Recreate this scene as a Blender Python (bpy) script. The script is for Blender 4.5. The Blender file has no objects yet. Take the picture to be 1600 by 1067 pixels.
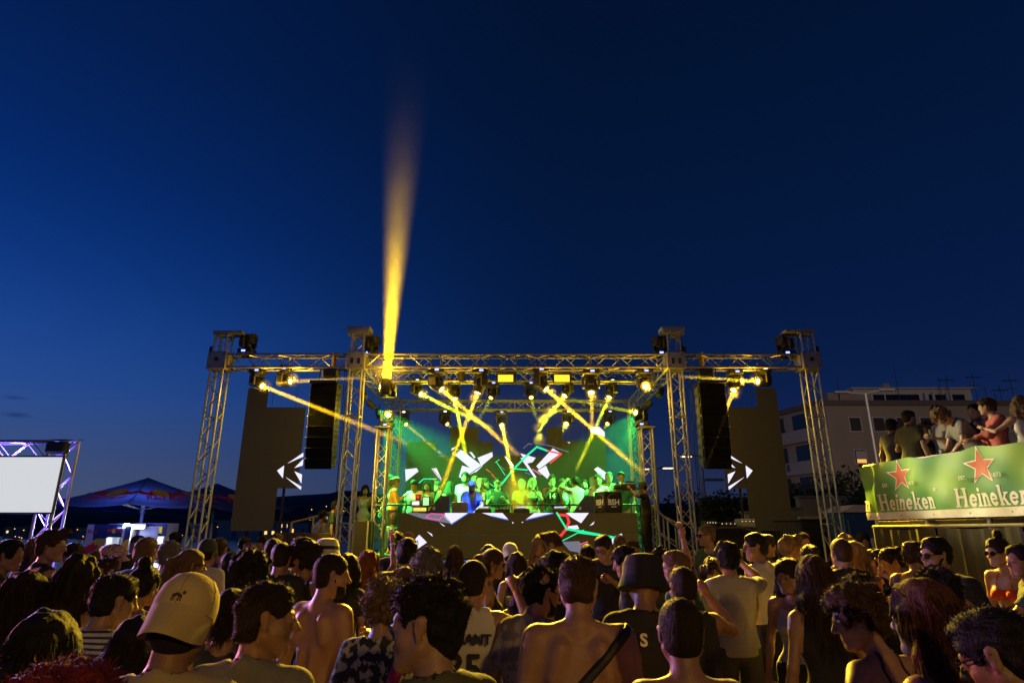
import bpy, bmesh, math, random
import numpy as np
from mathutils import Vector, Matrix, Euler, Quaternion

random.seed(7); rng = np.random.default_rng(7)
scene = bpy.context.scene
COL = scene.collection
R = math.radians

# ------------------------------------------------------------------ camera
CAM_H, PITCH, F = 1.95, R(17.1), 972.0
cam_d = bpy.data.cameras.new('camera'); cam = bpy.data.objects.new('camera', cam_d); COL.objects.link(cam)
cam.location = (0, 0, CAM_H); cam.rotation_euler = (R(90) + PITCH, 0, 0)
cam_d.sensor_width = 36; cam_d.lens = 36 * F / 1600; cam_d.clip_start = 0.05; cam_d.clip_end = 30000
cam_d.dof.use_dof = True; cam_d.dof.focus_distance = 11.0; cam_d.dof.aperture_fstop = 7.0
scene.camera = cam

# ------------------------------------------------------------------ sky after sunset
world = bpy.data.worlds.new('World'); scene.world = world; world.use_nodes = True
nt = world.node_tree; nt.nodes.clear()
out = nt.nodes.new('ShaderNodeOutputWorld'); bg = nt.nodes.new('ShaderNodeBackground')
sky = nt.nodes.new('ShaderNodeTexSky'); sky.sky_type = 'NISHITA'; sky.sun_disc = False
sky.sun_elevation = R(-2.0); sky.sun_rotation = R(-75); sky.air_density = 1.0; sky.dust_density = 0.4; sky.ozone_density = 6.0
bg.inputs['Strength'].default_value = 1.0
def _n(t, **kw):
    n = nt.nodes.new(t)
    for k_, v_ in kw.items(): setattr(n, k_, v_)
    return n
def lin(r, g, b): return tuple(((c / 255 + .055) / 1.055) ** 2.4 if c > 10 else c / 255 / 12.92 for c in (r, g, b)) + (1,)
_tc = _n('ShaderNodeTexCoord'); _sep = _n('ShaderNodeSeparateXYZ'); nt.links.new(_tc.outputs['Generated'], _sep.inputs[0])
def _ramp(stops):
    r = _n('ShaderNodeValToRGB'); r.color_ramp.interpolation = 'B_SPLINE'; e = r.color_ramp.elements
    e[0].position, e[0].color = stops[0][0], lin(*stops[0][1]); e[1].position, e[1].color = stops[-1][0], lin(*stops[-1][1])
    for p_, c_ in stops[1:-1]: q = e.new(p_); q.color = lin(*c_)
    nt.links.new(_sep.outputs['Z'], r.inputs[0]); return r
_west = _ramp([(0, (72, 82, 108)), (.05, (66, 80, 114)), (.11, (56, 76, 122)), (.19, (34, 76, 148)), (.32, (10, 54, 128)), (.45, (3, 38, 102)), (.60, (2, 30, 80)), (1, (1, 18, 50))])
_east = _ramp([(0, (40, 46, 72)), (.06, (34, 44, 76)), (.13, (18, 36, 76)), (.22, (6, 27, 66)), (.36, (3, 24, 60)), (.5, (2, 22, 54)), (.7, (1, 17, 44)), (1, (1, 13, 36))])
_mr = _n('ShaderNodeMapRange', interpolation_type='SMOOTHSTEP'); _mr.inputs['From Min'].default_value = .15; _mr.inputs['From Max'].default_value = -.75
nt.links.new(_sep.outputs['X'], _mr.inputs['Value'])
_mx = _n('ShaderNodeMix', data_type='RGBA'); nt.links.new(_mr.outputs[0], _mx.inputs[0]); nt.links.new(_east.outputs[0], _mx.inputs[6]); nt.links.new(_west.outputs[0], _mx.inputs[7])
_sc = _n('ShaderNodeMix', data_type='RGBA', blend_type='ADD'); _sc.inputs[0].default_value = .05      # the physical sky adds a little of its own gradient
nt.links.new(_mx.outputs[2], _sc.inputs[6]); nt.links.new(sky.outputs[0], _sc.inputs[7])
nt.links.new(_sc.outputs[2], bg.inputs[0]); nt.links.new(bg.outputs[0], out.inputs[0])

scene.view_settings.view_transform = 'Standard'; scene.view_settings.look = 'None'
scene.view_settings.exposure = 0; scene.view_settings.gamma = 1; scene.view_settings.use_curve_mapping = False
cy = scene.cycles
cy.use_denoising = True; cy.max_bounces = 5; cy.diffuse_bounces = 2; cy.glossy_bounces = 2; cy.transmission_bounces = 4
cy.volume_bounces = 0; cy.transparent_max_bounces = 12; cy.sample_clamp_indirect = 3; cy.sample_clamp_direct = 0
cy.caustics_reflective = False; cy.caustics_refractive = False; cy.use_light_tree = True; cy.volume_step_rate = .6; cy.volume_max_steps = 128
scene.render.film_transparent = False

# ------------------------------------------------------------------ helpers
def P(px, py, D):
    """point seen at photograph pixel (px, py) at horizontal distance D"""
    dx, dy = px - 800.0, 533.5 - py
    k = D / (F * math.cos(PITCH) - dy * math.sin(PITCH))
    return Vector((k * dx, D, CAM_H + k * (F * math.sin(PITCH) + dy * math.cos(PITCH))))
def PZ(px, py, z):
    dx, dy = px - 800.0, 533.5 - py
    k = (z - CAM_H) / (F * math.sin(PITCH) + dy * math.cos(PITCH))
    return Vector((k * dx, k * (F * math.cos(PITCH) - dy * math.sin(PITCH)), z))

def tag(o, label=None, cat=None, group=None, kind=None):
    if label: o['label'] = label
    if cat: o['category'] = cat
    if group: o['group'] = group
    if kind: o['kind'] = kind
    return o
def link(name, data, parent=None, M=None):
    o = bpy.data.objects.new(name, data); COL.objects.link(o)
    if parent is not None: o.parent = parent
    if M is not None: o.matrix_local = M
    return o
def empty(name, loc=(0, 0, 0), rz=0, parent=None):
    o = bpy.data.objects.new(name, None); COL.objects.link(o); o.location = loc; o.rotation_euler = (0, 0, rz)
    o.empty_display_size = 0.1
    if parent is not None: o.parent = parent
    return o
def copy_tree(o, parent=None):
    c = o.copy(); COL.objects.link(c)
    if parent is not None: c.parent = parent
    for ch in list(o.children): copy_tree(ch, c)
    return c

_mats = {}
def mat(name, col=(0.5, 0.5, 0.5), rough=0.6, metal=0.0, var=0.25, vs=8.0, bump=0.0, bs=60.0, emit=None, es=0.0, stretch=None, spec=0.5, sheen=0.0):
    if name in _mats: return _mats[name]
    m = bpy.data.materials.new(name); m.use_nodes = True; _mats[name] = m
    t = m.node_tree; b = t.nodes['Principled BSDF']
    b.inputs['Roughness'].default_value = rough; b.inputs['Metallic'].default_value = metal
    b.inputs['Specular IOR Level'].default_value = spec
    if sheen: b.inputs['Sheen Weight'].default_value = sheen
    tc = t.nodes.new('ShaderNodeTexCoord'); src = tc.outputs['Object']
    if stretch:
        mp = t.nodes.new('ShaderNodeMapping'); mp.inputs['Scale'].default_value = stretch
        t.links.new(src, mp.inputs[0]); src = mp.outputs[0]
    n = t.nodes.new('ShaderNodeTexNoise'); n.inputs['Scale'].default_value = vs; n.inputs['Detail'].default_value = 5
    t.links.new(src, n.inputs['Vector'])
    mx = t.nodes.new('ShaderNodeMix'); mx.data_type = 'RGBA'
    mx.inputs[6].default_value = (*[c * (1 - var) for c in col], 1); mx.inputs[7].default_value = (*[min(1, c * (1 + var)) for c in col], 1)
    t.links.new(n.outputs['Fac'], mx.inputs[0]); t.links.new(mx.outputs[2], b.inputs['Base Color'])
    if bump:
        n2 = t.nodes.new('ShaderNodeTexNoise'); n2.inputs['Scale'].default_value = bs; n2.inputs['Detail'].default_value = 4
        t.links.new(src, n2.inputs['Vector'])
        bp = t.nodes.new('ShaderNodeBump'); bp.inputs['Strength'].default_value = bump; bp.inputs['Distance'].default_value = 0.01
        t.links.new(n2.outputs['Fac'], bp.inputs['Height']); t.links.new(bp.outputs[0], b.inputs['Normal'])
    if emit:
        b.inputs['Emission Color'].default_value = (*emit, 1); b.inputs['Emission Strength'].default_value = es; m.cycles.emission_sampling = 'NONE'
    return m
def two_tone(name, c1, c2, kind='noise', scale=20, thr=0.5, rough=0.8, z_only=False):
    """a printed or woven pattern of two colours"""
    if name in _mats: return _mats[name]
    m = bpy.data.materials.new(name); m.use_nodes = True; _mats[name] = m
    t = m.node_tree; b = t.nodes['Principled BSDF']; b.inputs['Roughness'].default_value = rough
    tc = t.nodes.new('ShaderNodeTexCoord')
    mx = t.nodes.new('ShaderNodeMix'); mx.data_type = 'RGBA'
    mx.inputs[6].default_value = (*c1, 1); mx.inputs[7].default_value = (*c2, 1)
    if kind == 'checker':
        n = t.nodes.new('ShaderNodeTexChecker'); n.inputs['Scale'].default_value = scale
        t.links.new(tc.outputs['Object'], n.inputs['Vector']); t.links.new(n.outputs['Fac'], mx.inputs[0])
    else:
        if kind == 'stripe':
            n = t.nodes.new('ShaderNodeTexWave'); n.wave_type = 'BANDS'; n.bands_direction = 'Z'
            n.inputs['Scale'].default_value = scale; n.inputs['Distortion'].default_value = 0.6
        else:
            n = t.nodes.new('ShaderNodeTexNoise'); n.inputs['Scale'].default_value = scale; n.inputs['Detail'].default_value = 3
        t.links.new(tc.outputs['Object'], n.inputs['Vector'])
        rp = t.nodes.new('ShaderNodeValToRGB'); rp.color_ramp.elements[0].position = thr - 0.03; rp.color_ramp.elements[1].position = thr + 0.03
        t.links.new(n.outputs['Fac'], rp.inputs[0]); t.links.new(rp.outputs[0], mx.inputs[0])
    t.links.new(mx.outputs[2], b.inputs['Base Color'])
    return m
def glow(name, col, s):
    if name in _mats: return _mats[name]
    m = bpy.data.materials.new(name); m.use_nodes = True; _mats[name] = m
    t = m.node_tree; t.nodes.clear()
    o = t.nodes.new('ShaderNodeOutputMaterial'); e = t.nodes.new('ShaderNodeEmission')
    e.inputs[0].default_value = (*col, 1); e.inputs[1].default_value = s
    if not name.startswith(('projection', 'fridge_glow', 'strip', 'box_', 'panel_amber')): m.cycles.emission_sampling = 'NONE'    # small lit faces: found by chance, not sampled as lamps
    t.links.new(e.outputs[0], o.inputs[0]); return m
def fog(name, density, blue=0.0, fade=None, lump=0.0, ball=0.0, tint=(1.0, .95, .0)):
    """thin smoke; blue > 0: golden smoke that swallows blue light; fade: thins out along local Z (start, end, power); lump: uneven drift"""
    if name in _mats: return _mats[name]
    m = bpy.data.materials.new(name); m.use_nodes = True; _mats[name] = m
    t = m.node_tree; t.nodes.clear()
    o = t.nodes.new('ShaderNodeOutputMaterial'); v = t.nodes.new('ShaderNodeVolumeScatter'); v.inputs['Density'].default_value = density
    sh = v.outputs[0]; ab = None
    if blue:
        ab = t.nodes.new('ShaderNodeVolumeAbsorption'); ab.inputs['Color'].default_value = (*tint, 1); ab.inputs['Density'].default_value = blue
        ad = t.nodes.new('ShaderNodeAddShader'); t.links.new(v.outputs[0], ad.inputs[0]); t.links.new(ab.outputs[0], ad.inputs[1]); sh = ad.outputs[0]
    if fade or lump or ball:
        tc = t.nodes.new('ShaderNodeTexCoord'); fac = None
        if fade:
            sp = t.nodes.new('ShaderNodeSeparateXYZ'); t.links.new(tc.outputs['Object'], sp.inputs[0])
            mr = t.nodes.new('ShaderNodeMapRange'); mr.inputs['From Min'].default_value = fade[0]; mr.inputs['From Max'].default_value = fade[1]; mr.inputs['To Min'].default_value = 1; mr.inputs['To Max'].default_value = 0
            t.links.new(sp.outputs['Z'], mr.inputs['Value']); pw = t.nodes.new('ShaderNodeMath'); pw.operation = 'POWER'; pw.inputs[1].default_value = fade[2]; t.links.new(mr.outputs[0], pw.inputs[0]); fac = pw.outputs[0]
        if lump:
            nz = t.nodes.new('ShaderNodeTexNoise'); nz.inputs['Scale'].default_value = lump; nz.inputs['Detail'].default_value = 2; t.links.new(tc.outputs['Object'], nz.inputs['Vector'])
            mr = t.nodes.new('ShaderNodeMapRange'); mr.inputs['From Min'].default_value = .32; mr.inputs['From Max'].default_value = .68; mr.inputs['To Min'].default_value = .35 if ball else .75; mr.inputs['To Max'].default_value = 1.6 if ball else 1.25; t.links.new(nz.outputs['Fac'], mr.inputs['Value'])
            if fac is None: fac = mr.outputs[0]
            else:
                mm = t.nodes.new('ShaderNodeMath'); mm.operation = 'MULTIPLY'; t.links.new(fac, mm.inputs[0]); t.links.new(mr.outputs[0], mm.inputs[1]); fac = mm.outputs[0]
        if ball:
            mp = t.nodes.new('ShaderNodeMapping'); mp.inputs['Scale'].default_value = (1 / ball,) * 3; t.links.new(tc.outputs['Object'], mp.inputs[0])
            gr = t.nodes.new('ShaderNodeTexGradient'); gr.gradient_type = 'SPHERICAL'; t.links.new(mp.outputs[0], gr.inputs[0])
            pw = t.nodes.new('ShaderNodeMath'); pw.operation = 'POWER'; pw.inputs[1].default_value = 1.6; t.links.new(gr.outputs['Fac'], pw.inputs[0])
            if fac is None: fac = pw.outputs[0]
            else:
                mm = t.nodes.new('ShaderNodeMath'); mm.operation = 'MULTIPLY'; t.links.new(fac, mm.inputs[0]); t.links.new(pw.outputs[0], mm.inputs[1]); fac = mm.outputs[0]
        for node, d in ((v, density), (ab, blue)):
            if node is None: continue
            mm = t.nodes.new('ShaderNodeMath'); mm.operation = 'MULTIPLY'; mm.inputs[1].default_value = d; t.links.new(fac, mm.inputs[0]); t.links.new(mm.outputs[0], node.inputs['Density'])
    t.links.new(sh, o.inputs['Volume']); return m

class MB:
    """collects boxes, tubes, lathes and prisms into one mesh"""
    def __init__(self): self.v = []; self.f = []
    def add(self, vs, fs):
        o = len(self.v); self.v += [tuple(a) for a in vs]; self.f += [tuple(i + o for i in f) for f in fs]; return self
    def box(self, c, s, M=None, bev=0.0):
        x, y, z = [a / 2 for a in s]
        if bev:
            b = min(bev, x * .9, y * .9, z * .9); vs = []
            # chamfered box: 24 vertices
            bm = bmesh.new(); bmesh.ops.create_cube(bm, size=1)
            for v in bm.verts: v.co = Vector((v.co.x * 2 * x, v.co.y * 2 * y, v.co.z * 2 * z))
            bmesh.ops.bevel(bm, geom=list(bm.edges), offset=b, segments=1, affect='EDGES')
            bm.verts.index_update()
            vs = [v.co.copy() for v in bm.verts]; fs = [[v.index for v in f.verts] for f in bm.faces]; bm.free()
        else:
            vs = [Vector((i * x, j * y, k * z)) for i in (-1, 1) for j in (-1, 1) for k in (-1, 1)]
            fs = [(0, 1, 3, 2), (4, 6, 7, 5), (0, 4, 5, 1), (2, 3, 7, 6), (0, 2, 6, 4), (1, 5, 7, 3)]
        c = Vector(c)
        vs = [(M @ v if M else v) + c for v in vs]
        return self.add(vs, fs)
    def tube(self, pts, rad, n=8, caps=True):
        pts = [Vector(p) for p in pts]
        if not hasattr(rad, '__len__'): rad = [rad] * len(pts)
        o = len(self.v); vs = []; fs = []
        up = Vector((0, 0, 1))
        for i, p in enumerate(pts):
            d = (pts[min(i + 1, len(pts) - 1)] - pts[max(i - 1, 0)])
            if d.length < 1e-9: d = Vector((0, 0, 1))
            d.normalize()
            a = d.cross(up if abs(d.z) < .95 else Vector((0, 1, 0))).normalized(); b = d.cross(a)
            for k in range(n):
                t = 2 * math.pi * k / n; vs.append(p + (a * math.cos(t) + b * math.sin(t)) * rad[i])
        for i in range(len(pts) - 1):
            for k in range(n):
                k2 = (k + 1) % n; fs.append((i * n + k, i * n + k2, (i + 1) * n + k2, (i + 1) * n + k))
        if caps: fs.append(tuple(range(n - 1, -1, -1))); fs.append(tuple((len(pts) - 1) * n + k for k in range(n)))
        return self.add(vs, fs)
    def lathe(self, prof, n=20, M=None):
        vs = []; fs = []
        for r, z in prof:
            for k in range(n):
                t = 2 * math.pi * k / n; v = Vector((r * math.cos(t), r * math.sin(t), z)); vs.append(M @ v if M else v)
        for i in range(len(prof) - 1):
            for k in range(n):
                k2 = (k + 1) % n; fs.append((i * n + k, i * n + k2, (i + 1) * n + k2, (i + 1) * n + k))
        if prof[0][0] > 1e-6: fs.append(tuple(range(n - 1, -1, -1)))
        if prof[-1][0] > 1e-6: fs.append(tuple((len(prof) - 1) * n + k for k in range(n)))
        return self.add(vs, fs)
    def prism(self, pts, y0, y1, M=None):
        """outline in (x, z), extruded from y0 to y1"""
        n = len(pts)
        vs = [Vector((x, y0, z)) for x, z in pts] + [Vector((x, y1, z)) for x, z in pts]
        fs = [tuple(range(n)), tuple(range(2 * n - 1, n - 1, -1))] + [(i, i + n, (i + 1) % n + n, (i + 1) % n) for i in range(n)]
        if M: vs = [M @ v for v in vs]
        return self.add(vs, fs)
    def mesh(self, name, smooth=False):
        me = bpy.data.meshes.new(name); me.from_pydata([tuple(v) for v in self.v], [], self.f); me.update()
        bm = bmesh.new(); bm.from_mesh(me); bmesh.ops.recalc_face_normals(bm, faces=bm.faces); bm.to_mesh(me); bm.free()
        if smooth:
            for p in me.polygons: p.use_smooth = True
            try: me.set_sharp_from_angle(angle=R(40))
            except Exception: pass
        return me
    def build(self, name, m, parent=None, M=None, smooth=False):
        me = self.mesh(name, smooth); me.materials.append(m)
        return link(name, me, parent, M)

def text(name, body, size, M, m, parent=None, extrude=0.002, shear=0.0, align='CENTER', offset=0.0, sx=1.0):
    c = bpy.data.curves.new(name, 'FONT'); c.body = body; c.size = size; c.extrude = extrude; c.shear = shear
    c.align_x = align; c.align_y = 'CENTER'; c.offset = offset; c.resolution_u = 3; c.materials.append(m)
    o = link(name, c, parent, M @ Matrix.Diagonal((sx, 1, 1, 1))); TEXTS.append(o); return o
TEXTS = []
def texts_to_meshes():
    bpy.context.view_layer.update(); dg = bpy.context.evaluated_depsgraph_get()
    for o in TEXTS:
        me = bpy.data.meshes.new_from_object(o.evaluated_get(dg)); nm = o.name; cu = o.data
        n = bpy.data.objects.new(nm.split('.')[0], me); COL.objects.link(n); n.parent = o.parent; n.matrix_local = o.matrix_local.copy()
        bpy.data.objects.remove(o); bpy.data.curves.remove(cu)
def frame(o, x, y):
    """matrix with origin o, x axis x, y axis y"""
    x = Vector(x).normalized(); y = Vector(y); z = x.cross(y).normalized(); y = z.cross(x)
    return Matrix(((x.x, y.x, z.x, o[0]), (x.y, y.y, z.y, o[1]), (x.z, y.z, z.z, o[2]), (0, 0, 0, 1)))
def aim(o, d, up=(0, 0, 1)):
    """matrix at o whose -Z axis looks along d"""
    q = Vector(d).to_track_quat('-Z', 'Y'); return Matrix.Translation(o) @ q.to_matrix().to_4x4()
# ------------------------------------------------------------------ people: one continuous surface per body
def _smin(a, b, k):
    h = np.clip(.5 + .5 * (b - a) / k, 0, 1); return b * (1 - h) + a * h - k * h * (1 - h)
def _waves(seed, freq, n=7, stretch=(1, 1, 1)):
    r = np.random.default_rng(seed); d = r.normal(size=(n, 3)); d /= np.linalg.norm(d, axis=1)[:, None]
    return d * freq * r.uniform(.6, 1.5, (n, 1)) * np.array(stretch), r.uniform(0, 6.28, n)
def _noise(w, X, Y, Z):
    s = 0
    for (a, b, c), ph in zip(*w): s = s + np.sin(a * X + b * Y + c * Z + ph)
    return s / math.sqrt(len(w[1]))
def axis(lo, hi, v, flo=None, fhi=None, fv=None):
    if flo is None: return np.arange(lo, hi + v, v)
    out = [lo]
    while out[-1] < hi:
        x = out[-1]; out.append(x + (fv if flo <= x <= fhi else v))
    return np.array(out)
class Field:
    def __init__(s, xs, ys, zs):
        s.ax = (xs, ys, zs); s.val = np.full((len(xs), len(ys), len(zs)), .2, dtype=np.float32)
    def block(s, lo, hi):
        sl = []
        for a, l, h in zip(s.ax, lo, hi):
            i, j = np.searchsorted(a, l), np.searchsorted(a, h); sl.append(slice(max(0, i - 1), min(len(a), j + 1)))
        sl = tuple(sl); X, Y, Z = [a[q].astype(np.float32) for a, q in zip(s.ax, sl)]
        return sl, X[:, None, None], Y[None, :, None], Z[None, None, :]
    def cap(s, a, b, ra, rb=None, k=.03, Rm=None, sq=(1, 1, 1), cut=None, sub=False, infl=0.0):
        a = np.asarray(a, float); b = np.asarray(b, float); rb = ra if rb is None else rb
        m = max(ra, rb) + .06 + infl
        sl, X, Y, Z = s.block(np.minimum(a, b) - m, np.maximum(a, b) + m)
        if 0 in s.val[sl].shape: return
        q = [X - a[0], Y - a[1], Z - a[2]]; d = b - a
        if Rm is not None:
            q = [q[0] * Rm[0][i] + q[1] * Rm[1][i] + q[2] * Rm[2][i] for i in range(3)]; d = d @ Rm
        q = [q[i] / sq[i] for i in range(3)]; d = d / np.array(sq)
        dd = float(d @ d) + 1e-12
        t = np.clip((q[0] * d[0] + q[1] * d[1] + q[2] * d[2]) / dd, 0, 1)
        D = np.sqrt((q[0] - t * d[0]) ** 2 + (q[1] - t * d[1]) ** 2 + (q[2] - t * d[2]) ** 2) - (ra + (rb - ra) * t) - infl
        if cut is not None:
            for pt, nn in cut: D = np.maximum(D, (X - pt[0]) * nn[0] + (Y - pt[1]) * nn[1] + (Z - pt[2]) * nn[2])
        if sub: s.val[sl] = -_smin(-s.val[sl], D, k)
        else: s.val[sl] = _smin(s.val[sl], D, k)
    def plane(s, pt, nn):
        X, Y, Z = s.ax
        s.val = np.maximum(s.val, (X[:, None, None] - pt[0]) * nn[0] + (Y[None, :, None] - pt[1]) * nn[1] + (Z[None, None, :] - pt[2]) * nn[2])
    def noise(s, w, amp):
        X, Y, Z = s.ax
        near = np.abs(s.val) < .06
        n = _noise(w, X[:, None, None], Y[None, :, None], Z[None, None, :])
        s.val = np.where(near, s.val + amp * n, s.val)
    def net(s):
        v = s.val.copy()
        v[0] = v[-1] = .1; v[:, 0] = v[:, -1] = .1; v[:, :, 0] = v[:, :, -1] = .1
        sg = v < 0; n = v.shape
        c = [sg[i:n[0] - 1 + i, j:n[1] - 1 + j, k:n[2] - 1 + k] for i in (0, 1) for j in (0, 1) for k in (0, 1)]
        cnt = sum(x.astype(np.int8) for x in c); mask = (cnt > 0) & (cnt < 8)
        idx = np.full(mask.shape, -1, np.int32); cells = np.argwhere(mask); idx[mask] = np.arange(len(cells))
        pos = np.zeros((len(cells), 3)); num = np.zeros(len(cells))
        C = [(i, j, k) for i in (0, 1) for j in (0, 1) for k in (0, 1)]
        for o1 in C:
            for ax in range(3):
                if o1[ax]: continue
                o2 = list(o1); o2[ax] = 1
                p1 = cells + o1; p2 = cells + o2
                v1 = v[p1[:, 0], p1[:, 1], p1[:, 2]]; v2 = v[p2[:, 0], p2[:, 1], p2[:, 2]]
                x = (v1 < 0) != (v2 < 0); t = np.where(x, v1 / np.where(v1 == v2, 1, v1 - v2), 0)
                pp = np.array(o1, float) + t[:, None] * (np.array(o2) - np.array(o1))
                pos[x] += pp[x]; num[x] += 1
        pos = cells + pos / np.maximum(num, 1)[:, None]
        V = np.stack([np.interp(pos[:, i], np.arange(n[i]), s.ax[i]) for i in range(3)], 1)
        Q = []
        for ax in range(3):
            sh = [slice(1, n[0] - 1), slice(1, n[1] - 1), slice(1, n[2] - 1)]
            sa = list(sh); sb = list(sh); sa[ax] = slice(0, n[ax] - 1); sb[ax] = slice(1, n[ax])
            A = sg[tuple(sa)]; B = sg[tuple(sb)]; e = np.argwhere(A != B)
            if not len(e): continue
            flip = A[e[:, 0], e[:, 1], e[:, 2]]
            for i in range(3):
                if i != ax: e[:, i] += 1
            u, w = (ax + 1) % 3, (ax + 2) % 3
            def g(du, dw):
                q = e.copy(); q[:, u] -= du; q[:, w] -= dw; return idx[q[:, 0], q[:, 1], q[:, 2]]
            q = np.stack([g(1, 1), g(0, 1), g(0, 0), g(1, 0)], 1)
            q[~flip] = q[~flip][:, ::-1]; Q.append(q)
        Q = np.concatenate(Q) if Q else np.zeros((0, 4), int)
        Q = Q[(Q >= 0).all(1)]
        return V, Q
def np_mesh(name, V, Q, m, T=None):
    """quads Q and triangles T"""
    me = bpy.data.meshes.new(name); nq = len(Q); ntri = 0 if T is None else len(T)
    me.vertices.add(len(V)); me.vertices.foreach_set('co', np.asarray(V, np.float32).ravel())
    loops = Q.ravel() if T is None else np.concatenate([Q.ravel(), T.ravel()])
    me.loops.add(len(loops)); me.loops.foreach_set('vertex_index', loops.astype(np.int32))
    me.polygons.add(nq + ntri)
    st = np.concatenate([np.arange(nq) * 4, nq * 4 + np.arange(ntri) * 3]).astype(np.int32)
    me.polygons.foreach_set('loop_start', st)
    me.polygons.foreach_set('use_smooth', np.ones(nq + ntri, bool))
    me.update(calc_edges=True); me.validate()
    me.materials.append(m); return me
def rotm(yaw=0, pitch=0, roll=0):
    """pitch > 0 bends forward (facing +y), roll > 0 tips to the right, yaw > 0 turns left"""
    return np.array(Euler((-pitch, roll, yaw), 'XYZ').to_matrix())

ARMS = {  # elbow and wrist from the right shoulder (x outwards, y forward, z up), finger curl
    'down': ((.07, -.03, -.28), (.10, .05, -.53), .4), 'hold': ((.08, .0, -.28), (-.01, .22, -.16), .75),
    'phone': ((.07, .06, -.27), (-.10, .27, -.11), .7), 'up': ((.13, .10, .22), (.10, .13, .48), .1),
    'fist': ((.19, .16, -.06), (.07, .24, .17), 1.0), 'hip': ((.26, -.13, -.16), (.06, -.03, -.36), .5),
    'mouth': ((.10, .17, -.20), (-.10, .19, .03), .8), 'rail': ((.06, .20, -.20), (-.06, .42, -.27), .5),
    'cross': ((.07, .06, -.27), (-.20, .19, -.19), .4), 'side': ((.22, .06, -.16), (.34, .24, -.06), .3),
    'head': ((.24, .10, .10), (.06, .10, .24), .3), 'cup': ((.12, .10, -.24), (.06, .30, -.05), .75),
    'lift': ((.17, .19, .02), (.05, .33, .2), .6), 'back': ((.10, -.10, -.26), (-.05, -.19, -.40), .5)}
SKIN = {'a': (.30, .17, .11), 'b': (.24, .13, .08), 'c': (.36, .22, .155)}
HAIRC = {'black': (.012, .010, .010), 'dark': (.022, .014, .010), 'brown': (.05, .028, .016), 'light': (.13, .08, .045),
         'blond': (.26, .17, .08), 'red': (.14, .04, .016), 'grey': (.12, .11, .10), 'pink': (.17, .02, .035), 'auburn': (.075, .028, .014)}  # pink: dark hair with pink lamplight put into its colour
def skin_mat(k): return mat('skin_' + k, SKIN[k], .46, var=.22, vs=22, bump=.22, bs=150, spec=.40)
def hair_mat(k): return mat('hair_' + k, HAIRC[k], .62, var=.6, vs=45, bump=1.0, bs=60, stretch=(3, 3, .5), spec=.16)

def hand(V, T, wrist, d, pn, sc, curl, mirror):
    """palm and five fingers appended as tapered tubes; d forearm direction, pn palm normal"""
    d = Vector(d).normalized(); pn = Vector(pn); pn = (pn - d * pn.dot(d)).normalized(); sd = d.cross(pn) * (1 if mirror else -1)
    w = Vector(wrist); mb = MB()
    mb.tube([w - d * .02 * sc, w + d * .02 * sc, w + d * .06 * sc, w + d * .09 * sc], [.024 * sc, .030 * sc, .034 * sc, .030 * sc], 7)
    for i, (o, L, r) in enumerate(((-.028, .068, .0085), (-.010, .078, .009), (.010, .074, .009), (.027, .058, .008))):
        p = w + d * .085 * sc + sd * o * sc; dd = d.copy(); pts = [p - dd * .02 * sc]; rad = [r * sc]; ang = 0
        for j in range(3):
            ang += curl * R(62) * (1, 1.1, .8)[j] + R(4)
            dv = d * math.cos(ang) + pn * math.sin(ang) + sd * o * (1 - curl) * 1.5; pts.append(pts[-1] + dv.normalized() * L * sc * (.5, .3, .24)[j] * 1.05 + (d * .02 * sc if j == 0 else d * 0)); rad.append(r * sc * (.95, .85, .6)[j])
        mb.tube(pts, rad, 5)
    p = w + d * .03 * sc - sd * .025 * sc
    mb.tube([p, p + (d * .03 - sd * .022 + pn * .012) * sc, p + (d * .06 - sd * (.026 - .02 * curl) + pn * (.012 + .03 * curl)) * sc, p + (d * .078 - sd * (.02 - .035 * curl) + pn * (.012 + .04 * curl)) * sc], [.015 * sc, .012 * sc, .010 * sc, .007 * sc], 5)
    o = len(V); V += [tuple(v) for v in mb.v]
    for f in mb.f:
        for j in range(1, len(f) - 1): T.append((f[0] + o, f[j] + o, f[j + 1] + o))

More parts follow.
